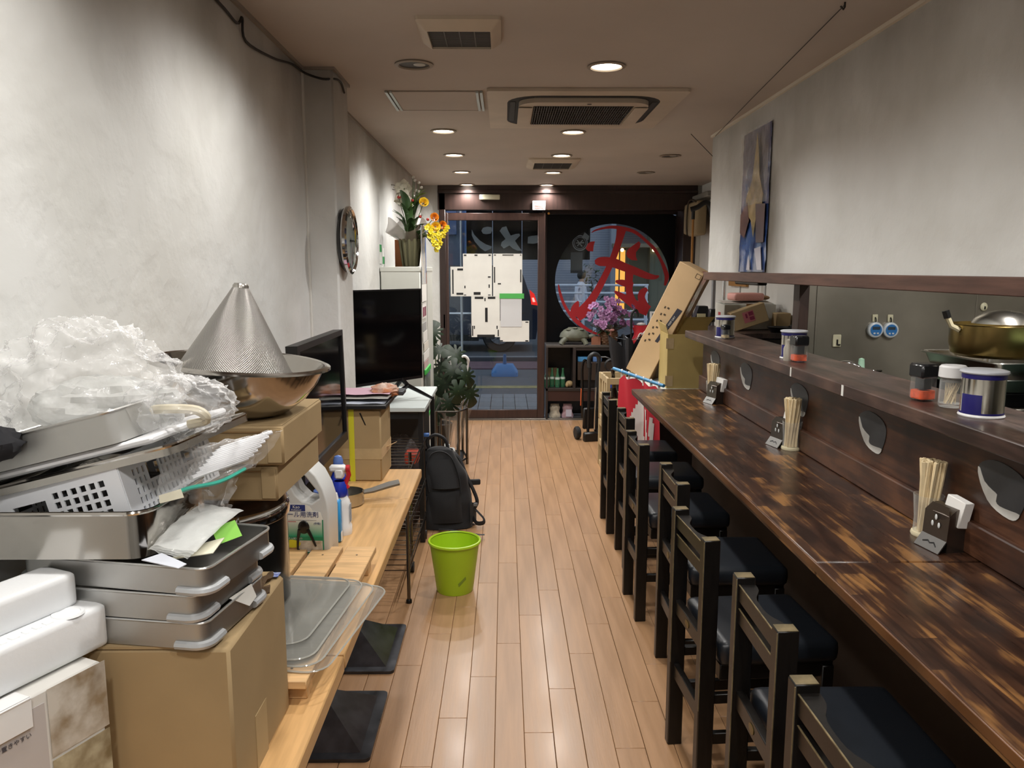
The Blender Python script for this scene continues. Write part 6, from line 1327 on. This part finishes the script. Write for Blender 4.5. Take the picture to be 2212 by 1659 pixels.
for k, (x, y, z, lab) in enumerate(((-.602, 2.47, 0, 'blue capped squeeze bottle seen through the detergent bottle handle'), (-.575, 2.62, .045, 'blue capped squeeze bottle standing behind the red trigger spray'))):
    t = thing('squeeze_bottle', lab, 'bottle', (x, y, TZ), .1 * k, 'blue capped squeeze bottles'); ob('bottle_body', MB().lathe([(.0005, 0), (.03, 0), (.032, .01), (.03, .10 + z), (.02, .125 + z), (.017, .13 + z), (.0005, .131 + z)], 24), RB, t)
    ob('cap', MB().lathe([(.02, .128 + z), (.024, .135 + z), (.024, .15 + z), (.017, .155 + z), (.017, .168 + z), (.012, .182 + z), (.0005, .186 + z)], 24), SQ, t)
t = thing('trigger_spray', 'white spray bottle with red trigger beside the detergent bottle', 'spray bottle', (-.540, 2.475, TZ), .0)
ob('bottle_body', MB().lathe([(.0005, 0), (.034, 0), (.036, .008), (.036, .03), (.033, .036), (.033, .10), (.030, .115), (.022, .13)], 28, m=M.Diagonal((1, .75, 1, 1))), WHITEP, t); ob('blue_shoulder', MB().lathe([(.022, .13), (.026, .14), (.024, .165), (.018, .18)], 24), RB, t)
ob('spray_head', MB().box((.0, 0, .205), (.03, .028, .035), .006).box((-.005, 0, .222), (.055, .024, .022), .006), WHITEP, t); ob('trigger', MB().tube([(.026, 0, .222), (.03, 0, .2), (.018, 0, .17), (.026, 0, .155)], .008, 8), mat('trigger_red', '#c0242c', .35), t); ob('nozzle', MB().seg((.022, 0, .222), (.034, 0, .222), .011, n=14), mat('trigger_red', '#c0242c'), t)
ob('print_lines', MB().box((.034, -.005, .075), (.001, .02, .06)), mat('spray_print', '#9aa0a8', .6), t)
t = thing('blue_bottle', 'slim sky blue bottle tucked behind the detergent bottle edge', 'bottle', (-.545, 2.40, TZ)); ob('bottle_body', MB().box((0, 0, .07), (.045, .03, .14), .006), mat('sky_blue', '#2f8bc8', .35), t); ob('shoulder', MB().lathe([(.016, .14), (.012, .16), (.0005, .162)], 16), WHITEP, t); ob('barcode_label', MB().box((.0228, -.004, .02), (.0006, .02, .03)), PAPER, t)
t = thing('saucepan', 'small steel saucepan with a flat grey handle behind the spray bottle', 'saucepan', (-.59, 2.80, TZ), .35); ob('pan_body', MB().lathe([(.0005, 0), (.06, 0), (.066, .006), (.067, .05), (.064, .05), (.062, .008), (.0005, .006)], 32), STEEL, t)
ob('handle', MB().tube([(.062, -.0, .04), (.10, .0, .044), (.16, .0, .058), (.2, .0, .064)], [.009, .011, .013, .012], 8, sx=1.3), mat('grey_handle', '#77746e', .5), t)

# taped carton, papers
t = thing('taped_carton', 'kraft carton with a bright yellow band on the short table', 'carton', (-.668, 3.235, TZ), -.02)
ob('carton_body', MB().box((0, 0, .15), (.33, .235, .30), .006), CARD, t); ob('yellow_band', MB().box((.045, -.1185, .15), (.022, .001, .30)).box((.045, 0, .3008), (.022, .235, .001)), mat('band_yellow', '#c9c42e', .45), t); ob('clear_tape', MB().box((0, -.1182, .115), (.33, .001, .045)).box((.1654, 0, .115), (.001, .235, .045)), TAPE, t)
ob('torn_flap', MB().plate([(.165, .0, .12), (.165, .05, .11), (.205, .03, .135)], .002), CARD2, t); ob('ink_mark', MB().plate([(.078, -.1185, .285), (.084, -.1185, .287), (.105, -.1185, .235), (.1, -.1185, .236)], .0006), BLACKP, t)
tag(ob('black_folder', MB().box((-.665, 3.22, 1.012), (.37, .25, .018), .003), mat('black_folder', '#15171a', .4)), 'black folder lying on the taped carton', 'folder')
for k, (z, w_, d_, c_, lab) in enumerate(((1.0225, .34, .22, '#b9c0cf', 'blue and white plastic packet on the black folder'), (1.034, .36, .20, '#9a9a94', 'grey paper wad under the pink sheet on the taped carton'), (1.043, .36, .18, '#c9a2b4', 'pink sheet lying on top of the papers on the taped carton'))):
    tag(ob('paper_stack', MB().sheet(lambda u, v: (-.66 + (u - .5) * w_ + .02 * k * 0, 3.23 + (v - .5) * d_ + .03 * k, z + .006 * NZ.noise(V((u * 4, v * 4, k))) + .003 * k), 10, 8), mat('paper_%d' % k, c_, .5)), lab, 'paper')
t = thing('crumpled_leaflet', 'crumpled colourful leaflet poking past the taped carton', 'leaflet', (-.515, 3.30, 1.02)); ob('sheet', crumple((0, 0, .03), (.06, .05, .028), 7.7, 20, 12, .5), mat('leaflet', '#c9b2a4', .5, var=(25, .5), col2='#b4652e'), t); ob('dark_sleeve', MB().box((.045, .05, .016), (.07, .09, .02), .004), mat('sleeve_dark', '#3a3d42', .4), t)

# televisions
t = thing('television', 'older black television standing sideways behind the flat cartons', 'television', (-.632, 2.83, .905), (0, -.02, 0))
TY0, TY1, TH = -.50, .16, .43
ob('bezel', ring_poly(MB(), [(TY0, 0), (TY1, 0), (TY1, TH), (TY0, TH)], [(TY0 + .03, .035), (TY1 - .02, .035), (TY1 - .02, TH - .02), (TY0 + .03, TH - .02)], -.018, .018), BLACKP, t, rot=(PI / 2, 0, PI / 2))
ob('screen', MB().box((.004, (TY0 + TY1) / 2, TH / 2), (.012, TY1 - TY0 - .02, TH - .03)), BLACKG, t); ob('back_shell', _soft((-.045, (TY0 + TY1) / 2 - .04, TH / 2 - .01), (.06, TY1 - TY0 - .14, TH - .1), .02), BLACKP, t)
ob('stand_neck', MB().box((-.05, -.17, -.07), (.05, .12, .16), .006), BLACKP, t); ob('stand_foot', MB().box((-.085, -.17, -.195), (.13, .34, .018), .006), BLACKP, t)
TVL, TVR = V((-.838, 4.27, 0)), V((-.505, 4.665, 0)); dv = TVR - TVL; ang = math.atan2(dv.y, dv.x); TW = dv.length
t = thing('television', 'flat black television on angled feet on the white desk', 'television', ((TVL.x + TVR.x) / 2, (TVL.y + TVR.y) / 2, .915), (0, 0, ang))
ob('bezel', ring_poly(MB(), [(-TW / 2, 0), (TW / 2, 0), (TW / 2, .535), (-TW / 2, .535)], [(-TW / 2 + .009, .016), (TW / 2 - .009, .016), (TW / 2 - .009, .526), (-TW / 2 + .009, .526)], -.012, .012), BLACKP, t, rot=(PI / 2, 0, 0))
ob('screen', MB().box((0, -.004, .267), (TW - .01, .01, .52)), BLACKG, t); ob('back_shell', _soft((0, .03, .2), (TW * .7, .05, .3), .015), BLACKP, t); ob('maker_badge', MB().box((.06, -.0125, .008), (.04, .001, .006)), CHROME, t)
ob('foot', MB().tube([(.10, 0, .01), (.12, -.03, -.03), (.21, -.15, -.107)], [.014, .014, .008], 8), BLACKG, t); ob('foot', MB().tube([(.1, 0, .01), (.09, .05, -.05), (.10, .14, -.107)], [.014, .014, .008], 8), BLACKG, t)
ob('foot', MB().tube([(.12, -.03, -.03), (.02, -.05, -.06), (-.02, -.02, -.107)], [.013, .012, .008], 8), BLACKG, t)

# white desk
t = thing('white_desk', 'white topped desk with black steel legs beyond the wall tables', 'desk', (0, 0, 0))
ob('desktop', MB().box((-.646, 4.675, .787), (.402, .79, .026), .003), WHITEL, t)
for x in (-.475, -.82):
    for y in (4.33, 5.03): ob('leg', MB().box((x, y, .388), (.028, .028, .775), .002), BLACKM, t)
ob('stretcher', MB().box((-.645, 4.33, .74), (.34, .02, .03), .002), BLACKM, t); ob('stretcher', MB().box((-.475, 4.68, .2), (.02, .7, .03), .002), BLACKM, t); ob('side_panel', MB().box((-.665, 5.0, .45), (.34, .012, .62)), mat('desk_back', '#4b4745', .6), t)
t = thing('bubble_wrap_roll', 'dark bundle wrapped in bubble film under the white desk', 'bundle', (-.62, 4.55, 0)); ob('roll', crumple((0, 0, .29), (.14, .11, .29), 2.2, 30, 20, .15), mat('dark_bundle', '#3a3232', .4, bump=(90, .5)), t)

# wire rack trolley beyond the tables
t = thing('wire_trolley', 'narrow chrome wire trolley on castors past the end of the wall tables', 'trolley', (-.56, 3.93, 0))
DCH = mat('dark_chrome', '#6f6a64', .25, 1.0)
for (x, y) in ((.105, -.43), (-.12, -.43), (.09, .46), (-.12, .46), (.075, -.05)):
    ob('post', MB().seg((x, y, .05 if y != -.43 else .0), (x, y, .64), .0085, n=10), DCH, t)
    if y != -.43: ob('castor', MB().seg((x - .012, y, .028), (x + .012, y, .028), .027, n=18), BLACKP, t)
    else: ob('rubber_foot', MB().lathe([(.014, 0), (.014, .014), (.0095, .02)], 14, c=(x, y, 0)), BLACKP, t)
for z in (.16, .36, .6):
    mb = MB()
    for k in range(14): mb.seg((-.12, -.43 + k * .0685, z), (.10, -.43 + k * .0685, z), .0025, n=5)
    for x in (-.12, .1): mb.seg((x, -.43, z), (x, .46, z), .004, n=6).seg((x, -.43, z - .03), (x, .46, z - .03), .003, n=6)
    ob('wire_shelf', mb, DCH, t)
ob('blue_clip', MB().box((.10, .46, .62), (.05, .03, .02), .004), mat('clip_blue', '#3c66a8', .4), t)
tag(ob('red_packet', MB().box((-.50, 4.10, .565), (.07, .12, .06), .008), mat('packet_red', '#a83a26', .5)), 'orange red packet on the wire trolley top beside the table end', 'packet')

# tall ivory cabinet with notes, cards and flowers
t = thing('ivory_cabinet', 'tall ivory steel cabinet with papers stuck on its side', 'cabinet', (-.708, 5.78, 0))
ob('carcass', MB().box((0, 0, .79), (.27, .88, 1.58), .006), CABM, t); ob('top_panel', MB().box((0, 0, 1.563), (.276, .886, .034), .004), CABM, t); ob('door_gap', MB().box((.1362, 0, .8), (.001, .004, 1.5)), mat('gap_dark', '#4a4a46', .7), t)
fxc = .1365
def note(name, label, y0, y1, z0, z1, m_, cat='note', off=.002):
    return tag(ob(name, MB().box((-.5715 + off, (y0 + y1) / 2, (z0 + z1) / 2), (.002, y1 - y0, z1 - z0)), m_), label, cat)
pm_ = mat('photo_poster', '#c9b594', .25, var=(9, .4), col2='#7a8fa8', coat=.4)
t = thing('hanging_calendar', 'glossy photo calendar hung at the top of the ivory cabinet side', 'calendar', (-.566, 5.52, 1.66)); ob('sheet', MB().box((0, 0, 0), (.003, .30, .40)), pm_, t); ob('lower_sheet', MB().box((0, 0, -.26), (.0025, .30, .12)), PAPER, t); ob('blue_edge', MB().box((.001, .13, .03), (.003, .03, .3)), mat('calendar_blue', '#3461b4', .4), t); ob('red_edge', MB().box((.001, .14, -.15), (.003, .015, .1)), mat('calendar_red', '#a83040', .4), t)
note('photo_card', 'card with two maroon pictures on the cabinet side below the calendar', 5.40, 5.66, 1.22, 1.33, PAPER); 
for k in range(2): note('maroon_picture', ('maroon picture nearer the camera on the cabinet side card', 'maroon picture farther along the cabinet side card')[k], 5.43 + .12 * k, 5.51 + .12 * k, 1.235, 1.30, mat('maroon_pic', '#7c3048', .5, var=(20, .4)), 'picture', .0045)
nlab = ['small grey note, highest of the notes on the cabinet side', 'white note with a dark edge under the grey note', 'cream note in the middle of the cabinet side', 'white note overlapping the cream note', 'pinkish note lowest above the green band']
for k, (y0, y1, z0, z1, c_) in enumerate(((5.42, 5.66, 1.13, 1.19, '#9a9a98'), (5.42, 5.72, 1.05, 1.125, '#d5d4cf'), (5.46, 5.76, .985, 1.045, '#cfcbc0'), (5.42, 5.80, .92, .98, '#dadad6'), (5.42, 5.7, .86, .915, '#b79a9c'))): note('cabinet_note', nlab[k], y0, y1, z0, z1, mat('note_%d' % k, c_, .7), 'note', .002 + .0012 * k)
t = thing('clear_pouch', 'clear hanging pouch with green edges on the cabinet side', 'pouch', (-.564, 5.6, .68)); ob('pouch_film', MB().box((.004, 0, 0), (.01, .34, .30), .004), film('pouch_film', '#8d938f', .5, .1), t); ob('green_edge', MB().box((.006, 0, .165), (.014, .36, .04), .004), mat('edge_green', '#3fae4d', .4), t); ob('green_edge', MB().box((.006, 0, -.165), (.014, .36, .03), .004), mat('edge_green', '#3fae4d'), t); ob('contents', MB().box((.001, -.05, 0), (.004, .12, .28)), BLACKP, t)
CT3 = 1.5802
tag(ob('orange_board', MB().box((-.735, 5.62, CT3 + .095), (.09, .012, .19), .002), mat('orange_board', '#a8602c', .5, var=(5, .15)), rot=(0, 0, 0)), 'orange wooden board standing behind the flower pot on the cabinet', 'board')
for k, (y, z, lab) in enumerate(((5.40, 1.665, 'small white card with a green top stuck on the plaster wall'), (5.52, 1.645, 'white card with a green lower band stuck on the plaster wall by the board'))):
    t = thing('wall_card', lab, 'card', (-.848, y, z), 0, 'green and white cards by the flower pot'); ob('card', MB().box((0, 0, 0), (.002, .085, .13)), PAPER, t); ob('green_print', MB().box((.0014, 0, .04 if k == 0 else -.02), (.001, .085, .05)), mat('card_green', '#3f9a5a', .6), t)
t = thing('flower_pot', 'wrapped pot of yellow roses and white orchids on the ivory cabinet', 'flower pot', (-.655, 5.50, CT3))
ob('pot', MB().lathe([(.0005, 0), (.05, 0), (.062, .1), (.072, .19), (.064, .19), (.0005, .18)], 28), mat('olive_pot', '#55523a', .6), t)
for k in range(12):
    a = k * PI / 6; ob('pleat', MB().tube([(.052 * math.cos(a), .052 * math.sin(a), .004), (.066 * math.cos(a), .066 * math.sin(a), .12), (.074 * math.cos(a), .074 * math.sin(a), .19)], [.008, .010, .011], 6), mat('olive_pot2', '#625e44', .6), t)
ob('paper_wrap', MB().sheet(lambda u, v: ((.062 + .075 * v) * math.cos(2 * PI * u) * (1 + .1 * math.sin(5 * 2 * PI * u) * v) - .03 * v, (.062 + .07 * v) * math.sin(2 * PI * u), .165 + .12 * v + .05 * v * math.sin(3 * 2 * PI * u + 2.4)), 40, 6), film('wrap_paper', '#8a7b6c', .35, .35), t)
LEAFB = mat('green_leaf', '#39552c', .42, var=(9, .35), rnd=.25)
for k in range(34):
    a = RD.uniform(0, 2 * PI); r = RD.uniform(.05, .15); z = RD.uniform(.22, .44); b = V((r * .3 * math.cos(a), r * .3 * math.sin(a), z - .08)); e_ = V((r * math.cos(a), r * math.sin(a), z + RD.uniform(-.03, .08))); ob('leaf', leaf(MB(), b, e_, RD.uniform(.018, .032)), LEAFB, t)
st_ = MB()
def rose(r):
    mb = MB()
    for ring, n, tilt in ((.25, 3, .9), (.55, 5, .6), (.85, 6, .35)):
        for k in range(n):
            a = 2 * PI * k / n + ring * 3
            mb.sheet(lambda u, v: (r * ((ring * (.35 + .65 * v)) * math.cos(a + (u - .5) * 1.5)), r * ((ring * (.35 + .65 * v)) * math.sin(a + (u - .5) * 1.5)), r * (v * (.9 - ring * .45) - .25 * ring + .12 * math.cos((u - .5) * 3))), 4, 4)
    return mb
YR = mat('yellow_rose', '#d9a514', .5, var=(30, .2), col2='#e8c93a', rnd=.1); OR_ = mat('orange_rose', '#cf7a1a', .5, var=(30, .25), rnd=.1); YO = mat('yellow_orchid', '#cdb81a', .5, var=(40, .25), rnd=.15); WO = mat('white_orchid', '#d9d5c3', .5, var=(30, .08), rnd=.06)
rs = mesh('rose', rose(.04), YR); rs2 = mesh('rose', rose(.036), OR_); yo = mesh('small_orchid', petal_flower(.021), YO); wo = mesh('white_orchid', petal_flower(.038), WO); be = mesh('berry', MB().ball((0, 0, 0), .011, 8, 6), mat('white_berry', '#cfc9c0', .4)); rb_ = mesh('red_berry', MB().ball((0, 0, 0), .011, 8, 6), mat('red_berry', '#a02a22', .4))
def put(me, px, py, y, nm, up=(0, -1, .3), rz=0.0, stem=True):
    q = at(px, py, y); l_ = q - V((-.655, 5.50, CT3)); o = ob(nm, me, None, t, loc=l_, rot=facing(up)); o.rotation_euler.rotate_axis('Z', rz + RD.uniform(-1, 1))
    if stem: st_.tube([(.0, 0, .17), (l_.x * .55, l_.y * .5, max(.22, l_.z * .75)), l_], .0028, 5)
put(rs, 915, 438, 5.46, 'rose', (.3, -1, .4)); put(rs2, 938, 470, 5.44, 'rose', (.3, -1, .3)); put(rs2, 955, 487, 5.45, 'rose', (.6, -1, .2)); put(rs, 941, 490, 5.42, 'rose', (.2, -1, .0))
for px, py in ((925, 488), (931, 500), (938, 508), (945, 512), (936, 520), (930, 495), (922, 492), (948, 505), (957, 505), (963, 497), (966, 492), (958, 509), (949, 514), (943, 525), (938, 528), (951, 525), (946, 534), (943, 540), (935, 512), (928, 510)): put(yo, px, py, 5.40 + RD.uniform(-.04, .04), 'orchid', (.3, -1, RD.uniform(-.3, .4)), 0, RD.random() < .4)
for px, py in ((862, 405), (872, 398), (880, 408), (874, 420), (866, 415), (879, 432), (871, 440), (862, 432), (884, 442)): put(wo, px, py, 5.52 + RD.uniform(-.05, .05), 'orchid', (-.1, -1, RD.uniform(0, .6)))
for px, py in ((893, 383), (896, 390), (905, 395), (910, 405), (904, 414), (900, 412), (892, 418), (893, 424)): put(be, px, py, 5.55, 'berry', (0, -1, 0), 0, True)
for px, py in ((861, 426), (866, 425), (891, 433), (924, 474), (927, 503), (908, 468)): put(rb_, px, py, 5.47, 'berry', (0, -1, 0), 0, False)
ob('stem', st_, mat('green_stem', '#4b5a33'), t, kind='stuff')
for px, py in ((905, 430), (912, 420), (900, 440)):
    q = at(px, py, 5.48) - V((-.655, 5.50, CT3))
    for k in range(3): ob('leaf', leaf(MB(), (q.x - .03, q.y, q.z - .03), (q.x + RD.uniform(-.03, .05), q.y, q.z + RD.uniform(.0, .04)), .016), mat('light_leaf', '#7d9a3a', .45, rnd=.2), t)

# ================================================================ by the door on the wall side: monstera, jugs, umbrella stand, backpack, bin
t = thing('monstera_plant', 'tall potted monstera with split dark leaves beside the glass door', 'potted plant', (-.60, 6.85, 0))
ob('pot', MB().lathe([(.0005, 0), (.1, 0), (.125, .16), (.13, .2), (.118, .2), (.11, .17), (.0005, .165)], 28), mat('dark_pot', '#201c1a', .5), t)
MG = mat('monstera_leaf', '#1a2918', .45, var=(6, .35), rnd=.25, spec=.3); MG2 = mat('monstera_stem', '#3f4d2c', .5)
def monstera(r):
    def rad(a):                                # heart outline with deep lobes
        q = abs(a) / PI; base = r * (1.0 - .22 * q + .12 * math.exp(-((q - .85) / .12) ** 2)); cut = 0
        for c in (.22, .38, .54, .70): cut = max(cut, .62 * math.exp(-((q - c) / .034) ** 2))
        if q > .95: base *= .5
        return base * (1 - cut)
    n = 72; mb = MB(); v = [(0, 0, 0)]
    for s_ in (.35, .7, 1.0):
        for k in range(n):
            a = -PI + 2 * PI * k / n; R_ = rad(a); R_ = min(R_, r * s_) if s_ < 1 else R_; R_ = R_ if s_ == 1 else R_ * 1.0; x = R_ * math.cos(a); y = R_ * math.sin(a) * .9; v.append((x, y, -.35 * (x * x + y * y) / r + .12 * abs(y)))
    f = [(0, 1 + k, 1 + (k + 1) % n) for k in range(n)] + [(1 + q * n + k, 1 + (q + 1) * n + k, 1 + (q + 1) * n + (k + 1) % n, 1 + q * n + (k + 1) % n) for q in range(2) for k in range(n)]
    return mb.add(v, f)
lm = [mesh('leaf', monstera(.125), MG), mesh('leaf', monstera(.105), MG)]
stm = MB().tube([(0, 0, .1), (.0, .02, .4), (.03, 0, .7)], [.035, .03, .02], 9)
for k, (px, py, y, nx, nz, rz) in enumerate(((935, 717, 6.8, .3, .4, 1.2), (948, 757, 6.5, .1, .8, .4), (985, 765, 6.2, .5, .7, -.6), (955, 790, 6.5, -.3, .5, 1.0), (980, 800, 6.1, .1, .4, -1.2), (1008, 812, 6.05, .6, .2, -1.0), (962, 828, 6.2, -.2, .3, -2.2), (990, 845, 5.98, .4, .1, -1.7), (1015, 850, 6.1, .7, .1, -1.2), (972, 872, 6.1, .0, .2, -1.5), (942, 885, 6.4, -.3, .3, -2.2), (938, 820, 6.7, -.5, .4, 2.4), (925, 745, 6.9, -.3, .5, 2.0))):
    q = at(px, py, y) - V((-.60, 6.85, 0)); o = ob('leaf', lm[k % 2], None, t, loc=q, rot=facing((nx, -1, nz))); o.rotation_euler.rotate_axis('Z', rz); stm.tube(smoothline([(.02, 0, .35), (q.x * .5, q.y * .4, q.z * .55 + .25), (q.x, q.y, q.z)], 3), .006, 6)
ob('stem', stm, MG2, t)
t = thing('plastic_jug', 'white plastic jug with handle on the floor behind the backpack', 'jug', (-.45, 5.86, 0)); ob('jug_body', _soft((0, 0, .095), (.13, .17, .19), .025), mat('jug_white', '#cfd2cf', .4, trans=.1), t); ob('handle', MB().tube(smoothline([(.0, -.05, .18), (.0, -.05, .225), (.0, .03, .235), (.0, .05, .19)], 3), .013, 8), mat('jug_white', '#cfd2cf'), t); ob('cap', MB().seg((0, .06, .18), (0, .06, .215), .022), mat('jug_cap', '#c9cccb', .4), t); ob('label', MB().box((.0, -.0856, .08), (.08, .001, .06)), mat('jug_label', '#4aa0a8', .5), t)
t = thing('plastic_jug', 'second white jug half hidden behind the desk leg', 'jug', (-.565, 5.9, 0)); ob('jug_body', _soft((0, 0, .095), (.09, .17, .19), .025), mat('jug_white', '#cfd2cf'), t); ob('cap', MB().seg((0, 0, .185), (0, 0, .22), .022), mat('jug_cap', '#c9cccb'), t)
t = thing('umbrella_stand', 'dark steel umbrella stand with clear umbrellas by the glass door', 'umbrella stand', (-.40, 6.25, 0))
for (x, y) in ((.035, -.24), (.095, -.10), (.045, .17), (-.14, -.24), (-.14, .17)): ob('post', MB().seg((x, y, 0), (x, y, .46), .011, n=10), DCH, t)
for z in (.05, .455): ob('ring_frame', MB().tube([(.035, -.24, z), (.095, -.10, z), (.045, .17, z), (-.14, .17, z), (-.14, -.24, z), (.035, -.24, z)], .008, 7, False), DCH, t)
ob('drip_tray', MB().box((-.04, -.03, .03), (.2, .42, .03), .005), BLACKP, t)
UM = film('clear_umbrella_film', '#b5aea4', .86, .12, (20, .4))
cu_ = None
for k, (x, y, rx, ry) in enumerate(((-.40, 6.28, .04, .13), (-.47, 6.36, .0, .08))):
    lab = ['clear folded umbrella with white hooked handle in the stand', 'second clear folded umbrella behind the leaves in the stand'][k]
    if cu_ is None:
        cu_ = thing('clear_umbrella', lab, 'umbrella', (x, y, .05), (rx, ry, 0), 'clear umbrellas in the steel stand'); ob('canopy', MB().sheet(lambda u, v: ((.012 + .07 * v) * (1 + .35 * math.cos(8 * 2 * PI * u)) * math.cos(2 * PI * u), (.012 + .07 * v) * (1 + .35 * math.cos(8 * 2 * PI * u)) * math.sin(2 * PI * u), .06 + .5 * v), 80, 8), UM, cu_, smooth=60); ob('shaft', MB().seg((0, 0, 0), (0, 0, .74), .006), CHROME, cu_); ob('handle', MB().tube(smoothline([(0, 0, .68), (0, 0, .76), (.0, -.01, .80), (-.03, -.02, .825), (-.065, -.02, .80), (-.07, -.02, .76)], 4), .0125, 8), WHITEP, cu_)
    else: dup(cu_, (x, y, .05), (rx, ry, 1.0), lab)

# backpack
PKZ = .88
PK = mat('backpack_nylon', '#141519', .75, bump=(260, .25, .002), var=(9, .25), sheen=.2); PK2 = mat('backpack_webbing', '#1d1e22', .7, bump=(400, .2, .001))
t = thing('backpack', 'black backpack sagging on the floor beside the wall tables', 'backpack', (-.35, 4.62, 0), (-.06, .0, .12))
def pack(u, v):
    th_ = 2 * PI * u; z = .47 * v; w_ = (.155 + .02 * math.sin(PI * v)) * (1 - .55 * max(0, v - .72) ** 1.0 * 2.2) * (1 - .12 * v); d_ = .085 * (1 - .5 * max(0, v - .7) * 1.9) * (1.1 - .25 * v); c_, s_ = math.cos(th_), math.sin(th_)
    e = .62; q = V((math.copysign(abs(c_) ** e, c_) * w_ - .055 * v + .0, math.copysign(abs(s_) ** e, s_) * d_ + .03 * v, z)); n_ = NZ.noise(q * 9) * .012 * (1 - v * .3); return q + V((c_, s_, 0)) * n_
ob('pack_body', MB().sheet(pack, 48, 26).ball((-.05, .03, .462), (.075, .045, .03), 20, 8).ball((0, 0, .012), (.15, .085, .012), 24, 6), PK, t, smooth=70)
ob('front_pocket', MB().sheet(lambda u, v: (-.105 + .19 * u - .01 * v, -.085 - .035 * math.sin(PI * u) ** .6 * math.sin(PI * (v * .85 + .1)) ** .6 + .02 * v, .04 + .19 * v), 16, 12), PK, t, smooth=70)
ob('front_flap', MB().sheet(lambda u, v: (-.10 + .17 * u - .03 * v, -.068 - .03 * math.sin(PI * u) ** .6 * (1 - v) + .03 * v, .25 + .17 * v), 14, 8), PK, t, smooth=70)
ob('zip', MB().tube(smoothline([(-.115, -.07, .23), (-.13, -.06, .36), (-.10, -.03, .45), (-.03, -.02, .465), (.03, -.04, .42), (.07, -.07, .3), (.075, -.09, .22)], 4), .0045, 6), PK2, t)
ob('top_handle', MB().tube(smoothline([(-.09, .05, .45), (-.12, .05, .52), (-.07, .05, .56), (-.01, .05, .53), (.01, .05, .46)], 4), .011, 7, sx=1.4), PK2, t)
ob('shoulder_strap', MB().tube(smoothline([(.0, .04, .47), (.07, .03, .42), (.12, .01, .30), (.165, .0, .2), (.18, -.01, .14), (.155, -.02, .10)], 4), .011, 8, sx=2.6), PK2, t)
ob('buckle', MB().box((.165, -.04, .135), (.03, .012, .022), .003), mat('grey_buckle', '#77797c', .35), t)
ob('webbing', MB().tube(smoothline([(.15, -.03, .12), (.19, -.05, .08), (.215, -.06, .05), (.21, -.08, .03), (.17, -.08, .03), (.15, -.05, .06)], 4), .0035, 6, sx=4), PK2, t)
ob('webbing', MB().tube(smoothline([(-.06, -.12, .012), (.0, -.16, .018), (.08, -.2, .012), (.16, -.26, .01), (.20, -.27, .01)], 4), .003, 6, sx=4), PK2, t)
ob('side_pouch', MB().sheet(lambda u, v: (.13 + .045 * math.sin(PI * u), -.07 + .13 * u, .02 + .12 * v + .01 * math.sin(6 * u)), 10, 6), PK, t, smooth=70)
tag(ob('strap_tab', MB().box((-.185, 4.60, .24), (.06, .03, .04), .008), PK2, rot=(0, .0, 0)), 'black strap tab sticking out of the backpack side', 'strap') if False else ob('strap_tab', MB().box((.17, .03, .26), (.07, .02, .035), .006), PK2, t)

# lime waste bin
t = thing('waste_bin', 'lime green plastic waste bin standing alone on the plank floor', 'bin', (-.247, 3.655, 0))
LIME = mat('lime_plastic', '#b6dc2a', .38, trans=.05, var=(4, .05))
ob('bin_body', MB().lathe([(.0005, .003), (.082, .003), (.087, .0), (.09, .006), (.1215, .248), (.1195, .248), (.087, .012), (.0005, .012)], 56), LIME, t); ob('rolled_rim', MB().lathe([(.12, .245), (.1265, .242), (.13, .248), (.128, .256), (.122, .258), (.118, .252)], 56), LIME, t)
def onbin(a, z):
    r = .0905 + .0315 * z / .245 + .0012; return V((r * math.sin(a), -r * math.cos(a), z))
ob('label_residue', MB().plate([onbin(.26, .05), onbin(.62, .085), onbin(.58, .10), onbin(.22, .066)][::-1], .0012), mat('label_residue', '#7f9a2e', .6), t)
